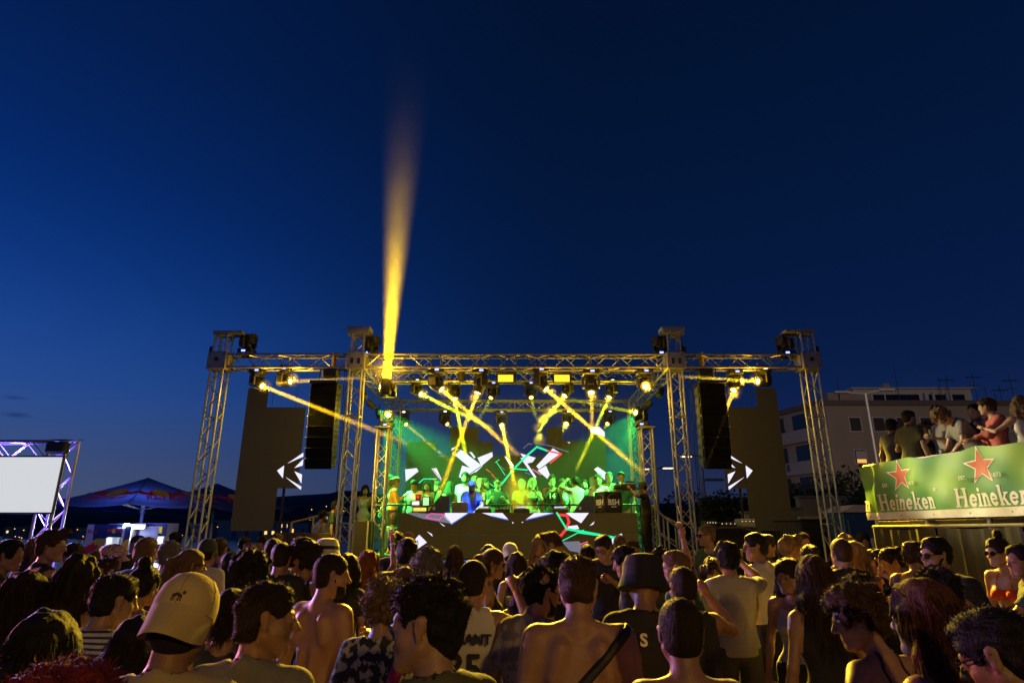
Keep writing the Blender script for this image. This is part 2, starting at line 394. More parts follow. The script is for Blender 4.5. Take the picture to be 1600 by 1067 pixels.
PEOPLE = []; capmat = {}
def person(label, at=None, pos=None, hd=0, H=None, hy=0, hp=4, hr=0, lean=2, tilt=0, sex='m', arms=('down', 'down'), top='tee', tm=None, bot='shorts', bm_=None,
           hair='short', hc='dark', skin='a', ex=(), group=None, floor=0.0, wide=1.0, beard=None, strands=None, Hr=(1.55, 1.95), seed=None, cat='person', hairdrop=.42, legs=None):
    idx = len(PEOPLE); seed = idx * 13 + 5 if seed is None else seed
    if at is not None:
        p = P(*at); D = at[2]
        extra = {'afro': .05, 'curly': .035, 'crop': .03, 'quiff': .035, 'buzz': .0, 'bald': .0, 'bucket': .03, 'cap': .02, 'topbun': .06}.get(hair, .015)
        H = float(np.clip(p.z - floor - extra, *Hr)) if H is None else H
        loc = Vector((p.x, p.y, floor))
    else:
        loc = Vector(pos); D = loc.y; H = H or 1.75
    s = H / 1.75
    v = .0115 if D < 2.4 else .013 if D < 3.6 else .017 if D < 5.5 else .021 if D < 8 else .028
    fv = v * (.55 if D < 4 else .62 if D < 9 else .75)
    fem = sex == 'f'
    Rt = rotm(0, R(lean), R(tilt)); Rh = Rt @ rotm(R(hy), R(hp), R(hr))
    pel = np.array((0, 0, .95)) * s
    def T_(p): p = np.array(p, float) * s; return pel + Rt @ (p - pel)          # torso joint
    shx = (.150 if fem else .170) * wide
    neck = T_((0, -.012, 1.475)); hcn = T_((0, .0, 1.475)) + Rh @ (np.array((0, .022, .155)) * s)
    # keep the feet under the weight: shift so that the head lands on the requested spot
    off = np.array((hcn[0], hcn[1], 0)) if at is not None else np.zeros(3)
    sh = {-1: T_((-shx, -.005, 1.405)), 1: T_((shx, -.005, 1.405))}
    A = {}
    asc = s * (.94 if fem else 1.0)
    for sd, nm in zip((-1, 1), arms):
        e, w, cu = ARMS[nm]
        fx = np.array((sd, 1, 1)); RR = Rt
        A[sd] = (sh[sd] + RR @ (np.array(e) * fx * asc), sh[sd] + RR @ (np.array(w) * fx * asc), cu)
    lx = .092 * s
    hip = {d: np.array((d * lx, 0, .92 * s)) for d in (-1, 1)}
    st = {-1: (-.02, .03), 1: (.015, -.03)}
    knee = {d: np.array((d * (lx + .012), st[d][1] + .03, .50 * s)) for d in (-1, 1)}
    ank = {d: np.array((d * (lx + .02), st[d][1] - .015, .085 * s)) for d in (-1, 1)}
    shoulders = [sh[-1], sh[1], A[-1][0], A[1][0], A[-1][1], A[1][1], hcn, pel]
    lo = np.min(shoulders, 0) - .17; hi = np.max(shoulders, 0) + .17
    lo[2] = -.03; hi[2] = max(hcn[2] + .17 * s, hi[2] - .05)
    lo[:2] = np.minimum(lo[:2], (-.2 * s, -.2)); hi[:2] = np.maximum(hi[:2], (.2 * s, .24))
    hs = .115 * s
    xs = axis(lo[0], hi[0], v, hcn[0] - hs, hcn[0] + hs, fv); ys = axis(lo[1], hi[1], v, hcn[1] - hs - .01, hcn[1] + hs + .02, fv)
    def zax(v_, fine):
        z = [lo[2]]; kz = neck[2] - .02
        while z[-1] < hi[2]:
            x = z[-1]; z.append(x + (v_ * 2.2 if x < .86 * s and x > .14 else v_ if x < kz or not fine else fv))
        return np.array(z)
    zs = zax(v, True)
    B = Field(xs, ys, zs)
    sqm = (1, .68, 1) if fem else (1, .66, 1)
    def torso(F_, e=0.0, waist=1.0):
        b = 1.0 * s
        F_.cap(T_((-.075, 0, .95)), T_((.075, 0, .95)), (.105 if fem else .092) * s, k=.05, Rm=Rt, sq=(1, .95, 1), infl=e)
        F_.cap(T_((0, .0, 1.0)), T_((0, .004, 1.20)), (.116 if fem else .128) * s * waist * wide, (.112 if fem else .134) * s * waist * wide, k=.06, Rm=Rt, sq=sqm, infl=e)
        cx = (.060 if fem else .076) * wide
        F_.cap(T_((-cx, .0, 1.27)), T_((cx, .0, 1.27)), (.092 if fem else .101) * s, k=.06, Rm=Rt, sq=(1, .92, 1.05), infl=e)
        F_.cap(T_((-cx * 1.1, -.012, 1.355)), T_((cx * 1.1, -.012, 1.355)), (.072 if fem else .082) * s, k=.05, Rm=Rt, sq=(1, .95, 1), infl=e)
        for d in (-1, 1):
            F_.cap(T_((0, -.022, 1.462)), T_((d * shx * .86, -.012, 1.412)), (.038 if fem else .046) * s, (.040 if fem else .048) * s, k=.03, infl=e)
            if fem: F_.cap(T_((d * .07, .068, 1.255)), T_((d * .07, .085, 1.24)), .052 * s, k=.03, infl=e)
    torso(B)
    for d in (-1, 1):
        ar = (.040 if fem else .050) * s * (1 + (wide - 1) * .5)
        B.cap(sh[d], sh[d] + (A[d][0] - sh[d]) * .25, ar * 1.2, ar * 1.08, k=.045)
        B.cap(sh[d], A[d][0], ar * 1.0, ar * .80, k=.03)
        f = A[d][1] - A[d][0]
        B.cap(A[d][0], A[d][0] + f * .4, ar * .80, ar * .82, k=.02)
        B.cap(A[d][0] + f * .3, A[d][1], ar * .80, ar * .52, k=.02)
        B.cap(hip[d], knee[d], (.088 if fem else .085) * s, .056 * s, k=.03)
        B.cap(knee[d], ank[d], .054 * s, .036 * s, k=.02)
        B.cap(knee[d] + (ank[d] - knee[d]) * .28 + np.array((0, -.018, 0)), knee[d] + (ank[d] - knee[d]) * .45, .046 * s, .04 * s, k=.03)
        B.cap(ank[d] * (1, 1, 0) + (0, -.02, .035), ank[d] * (1, 1, 0) + (d * .025, .14, .03), .04, .032, k=.03)
    if top == 'none' and not fem:   # bare back: spine furrow, shoulder blades
        B.cap(T_((0, -.128, 1.06)), T_((0, -.125, 1.36)), .010, .008, k=.045, sub=True)
        for d in (-1, 1):
            B.cap(T_((d * .085, -.082, 1.38)), T_((d * .115, -.085, 1.27)), .034, .024, k=.04)
            B.cap(T_((d * .045, -.088, 1.05)), T_((d * .05, -.085, 1.2)), .028, .028, k=.04)
    B.cap(T_((0, -.016, 1.43)), hcn + Rh @ (np.array((0, -.022, -.06)) * s), (.048 if fem else .058) * s, (.045 if fem else .055) * s, k=.025)
    # head
    hk = s * 1.07
    def hc_(p): return hcn + Rh @ (np.array(p, float) * hk)
    def ell(F_, c, r, k=.02, sub=False, e=0.0):
        m = max(r); F_.cap(hc_(c), hc_(c) + 1e-6, m * hk, k=k, Rm=Rh, sq=tuple(q / m for q in r), sub=sub, infl=e)
    ell(B, (0, -.014, .030), (.0755, .096, .086), .03)
    ell(B, (0, .026, -.035), (.060, .062, .076), .035)
    B.cap(hc_((-.018, .068, -.094)), hc_((.018, .068, -.094)), .019 * s, k=.03)
    for d in (-1, 1): B.cap(hc_((d * .056, .0, -.05)), hc_((d * .026, .06, -.092)), .020 * s, .018 * s, k=.03)
    if D < 10:
        B.cap(hc_((0, .088, .010)), hc_((0, .108, -.024)), .0075 * s, .0125 * s, k=.012)
        for d in (-1, 1):
            B.cap(hc_((d * .012, .099, -.028)), hc_((d * .010, .096, -.028)), .008 * s, k=.008)
            B.cap(hc_((d * .012, .082, .021)), hc_((d * .042, .070, .020)), .010 * s, k=.012)
            B.cap(hc_((d * .033, .094, .003)), hc_((d * .036, .094, .003)), .0125 * s, k=.010, sub=True)
            B.cap(hc_((d * .035, .076, .002)), hc_((d * .035, .0761, .002)), .0135 * s, k=.004)
            ell(B, (d * .046, .052, -.03), (.02, .02, .02), .03)
        B.cap(hc_((-.020, .083, -.056)), hc_((.020, .083, -.056)), .007 * s, k=.006)
        B.cap(hc_((-.016, .083, -.068)), hc_((.016, .083, -.068)), .008 * s, k=.006)
        B.cap(hc_((-.022, .098, -.062)), hc_((.022, .098, -.062)), .006 * s, k=.004, sub=True)
    if D < 16:
        for d in (-1, 1):
            q = Rh @ rotm(R(d * -18), 0, 0)
            B.cap(hc_((d * .079, -.010, .012)), hc_((d * .076, -.002, -.026)), .019 * s, .013 * s, k=.006, Rm=q, sq=(.42, 1, 1))
            if D < 4: B.cap(hc_((d * .088, -.004, .004)), hc_((d * .086, -.002, -.012)), .010 * s, .007 * s, k=.004, Rm=q, sq=(.5, 1, 1), sub=True)
    V, Q = B.net(); V = [tuple(x) for x in V]; T = []
    for d in (-1, 1):
        f = A[d][1] - A[d][0]; pn = Rt @ np.array((-d, .25, .1)) if abs(f[2]) > .12 else Rt @ np.array((-.3 * d, .1, -.9 if arms[0 if d < 0 else 1] in ('rail', 'cross') else .1))
        if arms[0 if d < 0 else 1] in ('hold', 'cup', 'phone', 'lift'): pn = Rt @ np.array((-d, -.1, .0))
        if arms[0 if d < 0 else 1] in ('up', 'fist'): pn = Rt @ np.array((-.3 * d, .9, 0.))
        hand(V, T, A[d][1], f, pn, s * (.92 if fem else 1.02), A[d][2], d > 0)
    root = empty('person', loc)
    root.rotation_euler = (0, 0, R(hd))
    rz = Matrix.Rotation(R(hd), 4, 'Z'); root.location = loc - (rz @ Vector(off))
    tag(root, label, cat, group)
    PEOPLE.append((root, D))
    np_me = np_mesh('body', np.array(V), Q, skin_mat(skin), np.array(T))
    link('body', np_me, root)
    # ------------------------------------------------ clothing
    cx_, cy_, cz_ = axis(lo[0], hi[0], v), axis(lo[1], hi[1], v), zax(v, False)
    seam = _waves(seed + 1, 26); seam2 = _waves(seed + 2, 60)
    dn = Rt @ np.array((0, 0, -1.0)); upv = -dn
    def finish(F_, nm, m, amp=.0035):
        if amp:
            F_.noise(seam, amp)
            if D < 6: F_.noise(seam2, amp * .35)
        v_, q_ = F_.net()
        if len(q_) < 4: return None
        return link(nm, np_mesh(nm, v_, q_, m), root)
    if top in ('tee', 'long', 'tank', 'jersey', 'crop', 'polo', 'dress'):
        C = Field(cx_, cy_, cz_); loose = {'tee': .016, 'long': .016, 'polo': .016, 'tank': .008 if fem else .013, 'jersey': .018, 'crop': .008, 'dress': .012}[top]
        torso(C, loose, 1.10 if (not fem and top != 'tank') else 1.02)
        if top in ('tee', 'jersey', 'long', 'polo') and not fem: C.cap(T_((0, 0, .90)), T_((0, 0, 1.2)), .166 * s * wide, .138 * s * wide, k=.05, Rm=Rt, sq=(1, .78, 1))
        if top == 'dress': C.cap(T_((0, 0, .62)), T_((0, 0, .95)), .20 * s, .14 * s, k=.05, Rm=Rt, sq=(1, .85, 1))
        if top in ('tee', 'polo', 'long'):
            fr = .64 if top != 'long' else 1.0
            for d in (-1, 1):
                u = A[d][0] - sh[d]; end = sh[d] + u * fr; un = u / np.linalg.norm(u); ar = (.052 if fem else .065) * s
                C.cap(sh[d] + upv * .002, end + un * .04, ar, ar * .98, k=.03, cut=[(end, un)] if top != 'long' else None)
                if top == 'long':
                    g = A[d][1] - A[d][0]; gn = g / np.linalg.norm(g); e2 = A[d][0] + g * .80
                    C.cap(A[d][0], e2 + gn * .03, ar * .88, ar * .72, k=.03, cut=[(e2, gn)])
        # neckline
        nk = T_((0, .012, 1.492)); rr = {'tank': .115, 'jersey': .10, 'crop': .12, 'dress': .12}.get(top, .083) * s
        C.cap(nk, nk + 1e-6, rr, k=.008, Rm=Rt, sq=(1, .95, .80 if top in ('tee', 'long', 'polo') else 1.15), sub=True)
        if top in ('tank', 'jersey', 'crop', 'dress'):
            for d in (-1, 1): C.cap(T_((d * (shx + .035), 0, 1.47)), T_((d * (shx + .045), 0, 1.30)), .085 * s, .062 * s, k=.012, sub=True)
        hem = {'crop': 1.14, 'dress': .62}.get(top, .90 if not fem else .95)
        C.plane(T_((0, 0, hem)), dn)
        o = finish(C, {'tank': 'tank_top', 'jersey': 'jersey', 'crop': 'crop_top', 'dress': 'dress'}.get(top, 'shirt'), tm)
    elif top in ('bikini', 'halter', 'strapless'):
        C = Field(cx_, cy_, cz_); torso(C, .006)
        z0, z1 = (1.20, 1.235) if top == 'bikini' else (1.10, 1.27)
        C.plane(T_((0, 0, z0)), dn); C.plane(T_((0, 0, z1 if top != 'bikini' else 1.30)), upv)
        if top == 'bikini':   # narrow at the back, two cups in front
            C2 = Field(cx_, cy_, cz_); torso(C2, .006); C2.plane(T_((0, 0, 1.205)), dn); C2.plane(T_((0, 0, 1.232)), upv)
            C.plane(T_((0, .03, 1.2)), Rt @ np.array((0, -1., 0))); C.val = np.minimum(C.val, C2.val)
        o = finish(C, 'bikini_top' if top == 'bikini' else 'halter_top', tm, 0)
        S = Field(cx_, cy_, cz_); torso(S, .007)
        for d in (-1, 1): pass
        Sx = Field(cx_, cy_, cz_); torso(Sx, .0085)
        for_straps = []
        q = Sx.val
        X, Y, Z = cx_[:, None, None], cy_[None, :, None], cz_[None, None, :]
        lx_ = (X - pel[0]) * Rt[0][0] + (Y - pel[1]) * Rt[1][0] + (Z - pel[2]) * Rt[2][0]
        lz_ = (X - pel[0]) * Rt[0][2] + (Y - pel[1]) * Rt[1][2] + (Z - pel[2]) * Rt[2][2] + pel[2]
        Sx.val = np.maximum(q, np.maximum(np.abs(np.abs(lx_) - (.05 + (1.5 * s - lz_) * .12)) - max(.008, v * .55), np.maximum(1.22 * s - lz_, lz_ - 1.52 * s)))
        finish(Sx, 'strap', tm, 0)
    if 'strap' in ex:     # cross-body bag strap
        S = Field(cx_, cy_, cz_); torso(S, .036 if top == 'none' else .034)
        n_ = Rt @ np.array((.70, 0, -.71)); c0 = T_((.0, 0, 1.245))
        S.plane(c0 + n_ * .021, n_); S.plane(c0 - n_ * .021, -n_); S.plane(T_((0, 0, .93)), dn)
        finish(S, 'bag_strap', mat('strap_black', (.012, .012, .013), .6), 0)
    if bot in ('shorts', 'pants', 'skirt'):
        C = Field(cx_, cy_, cz_); e = .016
        C.cap(T_((-.07, 0, .95)), T_((.07, 0, .95)), (.105 if fem else .10) * s, k=.05, sq=(1, .98, 1), infl=e)
        for d in (-1, 1):
            if bot == 'skirt': C.cap(np.array((0, 0, .95)) * s, np.array((0, 0, .60)) * s, .15 * s, .19 * s, k=.03, sq=(1, .8, 1)); break
            C.cap(hip[d], knee[d], .096 * s, .082 * s, k=.02)
            if bot == 'pants': C.cap(knee[d], ank[d], .078 * s, .06 * s, k=.03)
        C.plane(T_((0, 0, 1.005)), upv); C.plane((0, 0, {'shorts': .47 if not fem else .70, 'pants': .09, 'skirt': .62}[bot] * s), (0, 0, -1.))
        finish(C, {'shorts': 'shorts', 'pants': 'trousers', 'skirt': 'skirt'}[bot], bm_ or mat('cloth_black', (.014, .014, .016), .85, bump=.2))
    # ------------------------------------------------ hair
    hx = axis(hcn[0] - .26 * s, hcn[0] + .26 * s, fv * 1.1)
    drop = hairdrop * s if hair in ('long', 'wavy', 'ponytail', 'braid', 'halfup') else .15
    hy_ = axis(hcn[1] - .30, hcn[1] + .17, fv * 1.1); hz_ = axis(hcn[2] - drop - .06, hcn[2] + .24, fv * (1.1 if drop < .2 else 1.4))
    def hfield(): return Field(hx, hy_, hz_)
    hm = hair_mat(hc); hw = _waves(seed + 7, 70, 9, (1.6, 1.6, .25)); cw = _waves(seed + 8, 95, 9); bw = _waves(seed + 9, 38, 7)
    fwd = Rh @ np.array((0, 1., 0)); up_h = Rh @ np.array((0, 0, 1.)); rt_h = Rh @ np.array((1., 0, 0))
    hairobj = None; HV = None
    if hair not in ('bald', 'bucket', 'none'):
        G = hfield()
        t = {'crop': .006, 'buzz': .004, 'fade': .006, 'short': .014, 'quiff': .014, 'curly': .026, 'afro': .05, 'long': .014, 'wavy': .020, 'ponytail': .010, 'bun': .010, 'topbun': .010, 'braid': .010, 'cap': .004, 'halfup': .014, 'bob': .026}[hair]
        ell(G, (0, -.016, .032), (.0765 + t, .097 + t, .087 + t), .02)
        shortish = hair in ('crop', 'buzz', 'fade', 'short', 'quiff', 'cap', 'curly', 'ponytail', 'bun', 'topbun', 'braid', 'afro')
        if shortish: ell(G, (0, -.035, -.03), (.066 + t * .6, .066 + t * .7, .06), .03)
        if hair in ('short', 'quiff', 'fade'): ell(G, (0, .012, .090), (.056, .060, .024 + t * .6), .02)
        if hair == 'quiff': ell(G, (0, .06, .118), (.05, .045, .035), .02)
        if hair in ('curly', 'crop'):
            for i in range(9):
                r_ = np.random.default_rng(seed + i); ell(G, (r_.uniform(-.045, .045), r_.uniform(-.065, .05), r_.uniform(.075, .105)), (.032, .032, .026), .015)
        if hair == 'afro':
            ell(G, (0, -.02, .05), (.115, .118, .105), .03); ell(G, (0, -.05, -.02), (.10, .08, .09), .03)
        if hair in ('long', 'wavy', 'halfup', 'bob'):
            wd = {'long': .062, 'wavy': .080, 'halfup': .066, 'bob': .085}[hair]; L_ = drop if hair != 'bob' else .13
            dn_w = np.array((0, 0, -1.0)); base = hc_((0, -.055, .0))
            back = -fwd * np.array((1, 1, 0))
            mid = base + dn_w * L_ * .5 + back * .045; end = base + dn_w * L_ + back * .035
            for ox in (-.6, 0, .6):
                o = rt_h * ox * wd
                G.cap(base + o * .8, mid + o, wd * .72, wd * .74, k=.03); G.cap(mid + o, end + o * .9, wd * .70, wd * .38, k=.03)
            for d in (-1, 1):
                p0 = hc_((d * .070, .005, .03)); p1 = hc_((d * .088, -.015, -.10)); p2 = p1 + dn_w * (L_ * .62 if hair != 'bob' else .03) + rt_h * d * .012 - fwd * .02
                G.cap(p0, p1, .026 + t * .5, .03 + t * .6, k=.025); G.cap(p1, p2, .032 + t * .6, .014, k=.025)
        if hair == 'ponytail':
            p0 = hc_((0, -.105, .055)); p1 = hc_((0, -.155, .02)); p2 = p1 + np.array((0, 0, -.10)) - fwd * .01; p3 = p1 + np.array((0, 0, -drop * .75)) + fwd * .03
            G.cap(p0, p1, .024, .03, k=.01); G.cap(p1, p2, .032, .036, k=.02); G.cap(p2, p3, .036, .012, k=.02)
        if hair == 'bun': ell(G, (0, -.115, .06), (.042, .036, .042), .006)
        if hair == 'topbun': ell(G, (0, -.055, .145), (.04, .04, .042), .006)
        if hair == 'braid':
            p = hc_((0.02, -.11, -.03))
            for i in range(13):
                a = p + np.array((0, 0, -.026 * i)) + rt_h * (.010 * (1 if i % 2 else -1) + .002 * i) - fwd * (.015 if i < 6 else .01)
                G.cap(a, a + np.array((0, 0, -.012)), .027 - .0008 * i, .022 - .0008 * i, k=.006)
        # hairline: clear the face, the ears and the nape
        if hair in ('afro', 'wavy', 'bob', 'long', 'halfup'): fc, fr_ = (0, .120, -.045), (.070, .072, .105)
        else: fc, fr_ = (0, .118, -.040), (.094, .088, .108)
        ell(G, fc, fr_, .012, sub=True)
        if shortish:
            for d in (-1, 1): ell(G, (d * .094, .012, -.030), (.040, .050 if hair != 'afro' else .03, .048), .010, sub=True)
            G.plane(hc_((0, -.06, -.078)), Rh @ np.array((0, .35, -1.0)) / 1.06)
        amp = {'crop': .008, 'buzz': .0006, 'fade': .0038, 'short': .007, 'quiff': .009, 'curly': .015, 'afro': .016, 'long': .006, 'wavy': .010, 'ponytail': .003, 'bun': .003, 'topbun': .003, 'braid': .002, 'cap': .0, 'halfup': .004, 'bob': .009}[hair]
        wv = cw if hair in ('crop', 'curly', 'afro', 'short', 'quiff', 'bob', 'fade') else hw
        if amp: G.noise(wv, amp); G.noise(bw, amp * .9)
        HV, HQ = G.net()
        if len(HQ):
            TT = None
            ns = strands if strands is not None else (0 if D > 10 else 500 if D > 7 else 1400 if D > 4.6 else 3600 if D > 3 else 6000)
            if hair in ('buzz', 'cap'): ns = ns if hair == 'buzz' and D < 5 else 0
            if ns:
                # loose strands stand off the surface, so the outline frays as hair does
                r_ = np.random.default_rng(seed + 3)
                n1 = np.cross(HV[HQ[:, 1]] - HV[HQ[:, 0]], HV[HQ[:, 3]] - HV[HQ[:, 0]]); n1 /= np.linalg.norm(n1, axis=1)[:, None] + 1e-9
                ci = HV[HQ].mean(1); pick = r_.integers(0, len(HQ), ns); p0 = ci[pick] - n1[pick] * .003; nn = n1[pick]
                rd = r_.normal(size=(ns, 3)); rd /= np.linalg.norm(rd, axis=1)[:, None]
                if hair in ('long', 'wavy', 'halfup', 'ponytail', 'braid', 'bob'):
                    L0 = r_.uniform(.03, .11, (ns, 1)); flow = np.array((0, 0, -1.0)) - .35 * fwd; d1 = flow + nn * .30 + rd * .22; d2 = flow + nn * .10 + rd * .32
                elif hair in ('curly', 'afro', 'crop'):
                    L0 = r_.uniform(.012, .030, (ns, 1)) * (1.0 if hair != 'crop' else (.25 + .9 * np.clip(((p0 - hcn) @ up_h)[:, None] / .10, 0, 1))); d1 = nn + rd * .9; d2 = -nn * .1 + rd * 1.3
                elif hair == 'buzz': L0 = r_.uniform(.004, .007, (ns, 1)); d1 = nn + rd * .4; d2 = d1
                else:
                    L0 = r_.uniform(.012, .034, (ns, 1)) * ((.30 + .6 * np.clip(((p0 - hcn) @ up_h)[:, None] / .11, 0, 1)) if hair == 'fade' else .85); flow = -up_h * .5 - fwd * .25; d1 = nn * .75 + rd * .6 + flow * .6; d2 = nn * .3 + rd * .6 + flow
                m1 = p0 + d1 * L0 * .5; e1 = m1 + d2 * L0 * .5
                wv_ = np.cross(d1, rd); wv_ /= np.linalg.norm(wv_, axis=1)[:, None] + 1e-9; w_ = .0006 + .00026 * D
                b0 = len(HV); SV = np.concatenate([p0 - wv_ * w_, p0 + wv_ * w_, m1 - wv_ * w_ * .8, m1 + wv_ * w_ * .8, e1])
                i_ = np.arange(ns) + b0
                TT = np.stack([i_ + 2 * ns, i_ + 3 * ns, i_ + 4 * ns], 1); Q2 = np.stack([i_, i_ + ns, i_ + 3 * ns, i_ + 2 * ns], 1)
                HV2 = np.concatenate([HV, SV]); HQ2 = np.concatenate([HQ, Q2])
            else: HV2, HQ2 = HV, HQ
            hairobj = link('hair', np_mesh('hair', HV2, HQ2, hm, TT), root)
    if beard:
        G = hfield(); ell(G, (0, .028, -.045), (.062, .064, .072), .03)
        G.cap(hc_((-.02, .066, -.092)), hc_((.02, .066, -.092)), .026 * s, k=.03)
        for d in (-1, 1): G.cap(hc_((d * .064, .0, -.01)), hc_((d * .035, .05, -.085)), .016 * s, .024 * s, k=.02)
        G.plane(hc_((0, .05, -.036)), Rh @ np.array((0, .5, 1.)) / 1.118)
        G.cap(hc_((-.014, .092, -.060)), hc_((.014, .092, -.060)), .009 * s, k=.006, sub=True); G.noise(cw, .002)
        a, b = G.net(); link('beard', np_mesh('beard', a, b, hair_mat(beard)), root)
    # ------------------------------------------------ worn things
    HM = Matrix(((Rh[0][0], Rh[0][1], Rh[0][2], hcn[0]), (Rh[1][0], Rh[1][1], Rh[1][2], hcn[1]), (Rh[2][0], Rh[2][1], Rh[2][2], hcn[2]), (0, 0, 0, 1))) @ Matrix.Scale(hk, 4)
    n_l = 24 if D < 4 else 14
    for e in ex:
        if e in ('sunglasses', 'glasses', 'glasses_up'):
            mb = MB(); zz, yy = (.004, .098) if e != 'glasses_up' else (.095, .085)
            for d in (-1, 1):
                ring = [Vector((d * .033 + .025 * math.cos(a), yy - abs(.25 * .025 * math.cos(a)) - .002, zz + .019 * math.sin(a))) for a in np.linspace(0, 6.283, 13)]
                if e == 'sunglasses' or e == 'glasses_up': mb.add(ring[:-1], [tuple(range(12))]); mb.add([q + Vector((0, .004, 0)) for q in ring[:-1]], [tuple(range(12))])
                mb.tube(ring, .0022 if D < 3 else .003, 5, False)
                mb.tube([(d * .058, yy - .008, zz + .006), (d * .080, yy - .06, zz + .006), (d * .083, -.01, zz + (.004 if e != 'glasses_up' else -.03))], .0025, 5)
            mb.tube([(-.010, yy + .001, zz + .004), (.010, yy + .001, zz + .004)], .0025, 5)
            mb.build('sunglasses' if e != 'glasses' else 'glasses', mat('specs_black', (.012, .012, .014), .12), root, HM, True)
        if e in ('bucket', 'bucket_white'):
            m = mat('hat_black', (.012, .012, .014), .9, bump=.3) if e == 'bucket' else mat('hat_white', (.55, .52, .48), .85, bump=.2)
            mb = MB(); mb.lathe([(.132, -.050), (.134, -.045), (.107, .020), (.102, .070), (.085, .108), (.05, .121), (.0, .124)], n_l); mb.lathe([(.128, -.052), (.102, .014), (.095, .08)], n_l)
            h = mb.build('hat', m, root, HM @ Matrix.Translation((0, -.012, .012)) @ Matrix.Diagonal((1, 1.14, 1, 1)), True)
            if e == 'bucket_white': MB().lathe([(.1078, .024), (.1042, .052)], n_l).build('hat_band', mat('cloth_black', (.014, .014, .016), .85, bump=.2), h)
        if e in ('cap_back', 'cap_front', 'flatcap'):
            m = {'cap_back': capmat.get('tan' if 'tan cap worn' in label else '') or mat('cap_white', (.6, .58, .54), .85), 'cap_front': mat('cap_green', (.03, .05, .03), .85), 'flatcap': two_tone('check_red', (.55, .5, .45), (.25, .03, .03), 'checker', 70)}[e]
            CM = HM @ Matrix.Translation((0, -.014, .018)) @ Matrix.Rotation(R(-14 if e == 'cap_back' else 0), 4, 'X')
            mb = MB(); prof = [(.0885, -.008), (.089, .006), (.088, .035), (.080, .070), (.058, .100), (.030, .113), (.0, .117)]
            if e == 'flatcap': prof = [(.092, .0), (.108, .03), (.105, .055), (.07, .088), (.0, .098)]
            mb.lathe(prof, n_l * 2 if D < 3 else n_l); h = mb.build('cap', m, root, CM @ Matrix.Diagonal((1, 1.2, 1.04, 1)), True)
            sg = -1 if e == 'cap_back' else 1; bv = []; bf = []; n = 15
            for j in range(5):
                for i in range(n):
                    a = math.pi * (i / (n - 1)); u = j / 4
                    x = .0893 * math.cos(a) * (1 - .10 * u); y = .1072 * math.sin(a) + .075 * u * math.sin(a) ** .8; z = .012 * (1 - u) - .008 * u - .022 * u * math.sin(a) - .035 * u * (math.cos(a) ** 2)
                    if e == 'cap_back': z -= .046 * u * (.5 + .5 * math.sin(a)); y -= .012 * u * math.sin(a)
                    bv.append((x, sg * y, z))
            for j in range(4):
                for i in range(n - 1): bf.append((j * n + i, j * n + i + 1, (j + 1) * n + i + 1, (j + 1) * n + i))
            k = len(bv); bv2 = bv + [(x, y, z - .004) for x, y, z in bv]; bf2 = bf + [tuple(q + k for q in f[::-1]) for f in bf]
            bf2 += [(4 * n + i, 4 * n + i + 1, 4 * n + i + 1 + k, 4 * n + i + k) for i in range(n - 1)]
            MB().add(bv2, bf2).build('brim', m, h, Matrix.Diagonal((1, 1 / 1.2, 1 / 1.04, 1)), True)
            MB().tube([(.0897 * math.cos(a), sg * .0897 * math.sin(a), -.002) for a in np.linspace(.05, 3.09, 20)], .0016, 5).build('brim_seam', mat('cap_seam', (.20, .15, .07), .9), h)
            if D < 2.4 and e == 'cap_back':   # seams, button and a small embroidered animal on the back panel
                sm = mat('cap_seam', (.20, .15, .07), .9)
                for a in (20, 90, 160, 200, 270, 340):
                    MB().tube([(r_ * 1.006 * math.cos(R(a)), r_ * 1.006 * math.sin(R(a)), z_) for r_, z_ in prof[1:-1]], .0009, 4).build('seam', sm, h)
                MB().lathe([(.008, .115), (.007, .120), (0, .122)], 10).build('button', m, h)
                q = lambda a, z_: (.0895 * math.cos(R(a)), .0895 * math.sin(R(a)), z_)
                lg = MB(); lg.tube([q(-84, .030), q(-92, .034), q(-99, .029)], .0045, 6); lg.tube([q(-82, .036), q(-79, .043)], .004, 5)
                for a in (-83, -87, -95, -99): lg.tube([q(a, .030), q(a - 1, .016)], .0018, 4)
                lg.build('emblem', mat('emblem_dark', (.05, .045, .04), .9), h)
        if e == 'headband':
            MB().tube([hc_((.083 * math.cos(a), -.014, .03 + .094 * math.sin(a))) for a in np.linspace(.1, 3.04, 12)], .006, 6).build('headband', mat('band_white', (.6, .58, .55), .6), root, None, True)
        if e == 'watch':
            for d in (1,):
                w = Vector(A[d][1]); f = (Vector(A[d][1]) - Vector(A[d][0])).normalized()
                MB().tube([w - f * .03, w - f * .008], .031 * s, 12).build('bracelet', mat('band_white', (.6, .58, .55), .6), root, None, True)
        if e == 'wristband':
            w = Vector(A[-1][1]); f = (Vector(A[-1][1]) - Vector(A[-1][0])).normalized()
            MB().tube([w - f * .035, w - f * .012], .031 * s, 12).build('bracelet', mat('band_white', (.6, .58, .55), .6), root, None, True)
    root['hand_r'] = [float(x) for x in A[1][1]]; root['hand_l'] = [float(x) for x in A[-1][1]]
    root['_s'] = s; root['back'] = [float(x) for x in T_((0, -.14, 1.28))]
    # eyes where a face is turned towards the camera
    if D < 9 and math.cos(R(hd + hy)) < .55 and 'sunglasses' not in ex:
        for d in (-1, 1):
            MB().lathe([(0, -.0095), (.007, -.007), (.0098, 0), (.007, .007), (0, .0095)], 10).build('eye', mat('eye_white', (.22, .20, .18), .3), root, HM @ Matrix.Translation((d * .034, .0815, .003)), True)
            MB().lathe([(.0048, 0), (.0046, .0015), (0, .0022)], 10).build('iris', mat('iris_dark', (.015, .010, .008), .15), root, HM @ Matrix.Translation((d * .034, .0903, .003)) @ Matrix.Rotation(R(-90), 4, 'X'), True)
    return root
pass
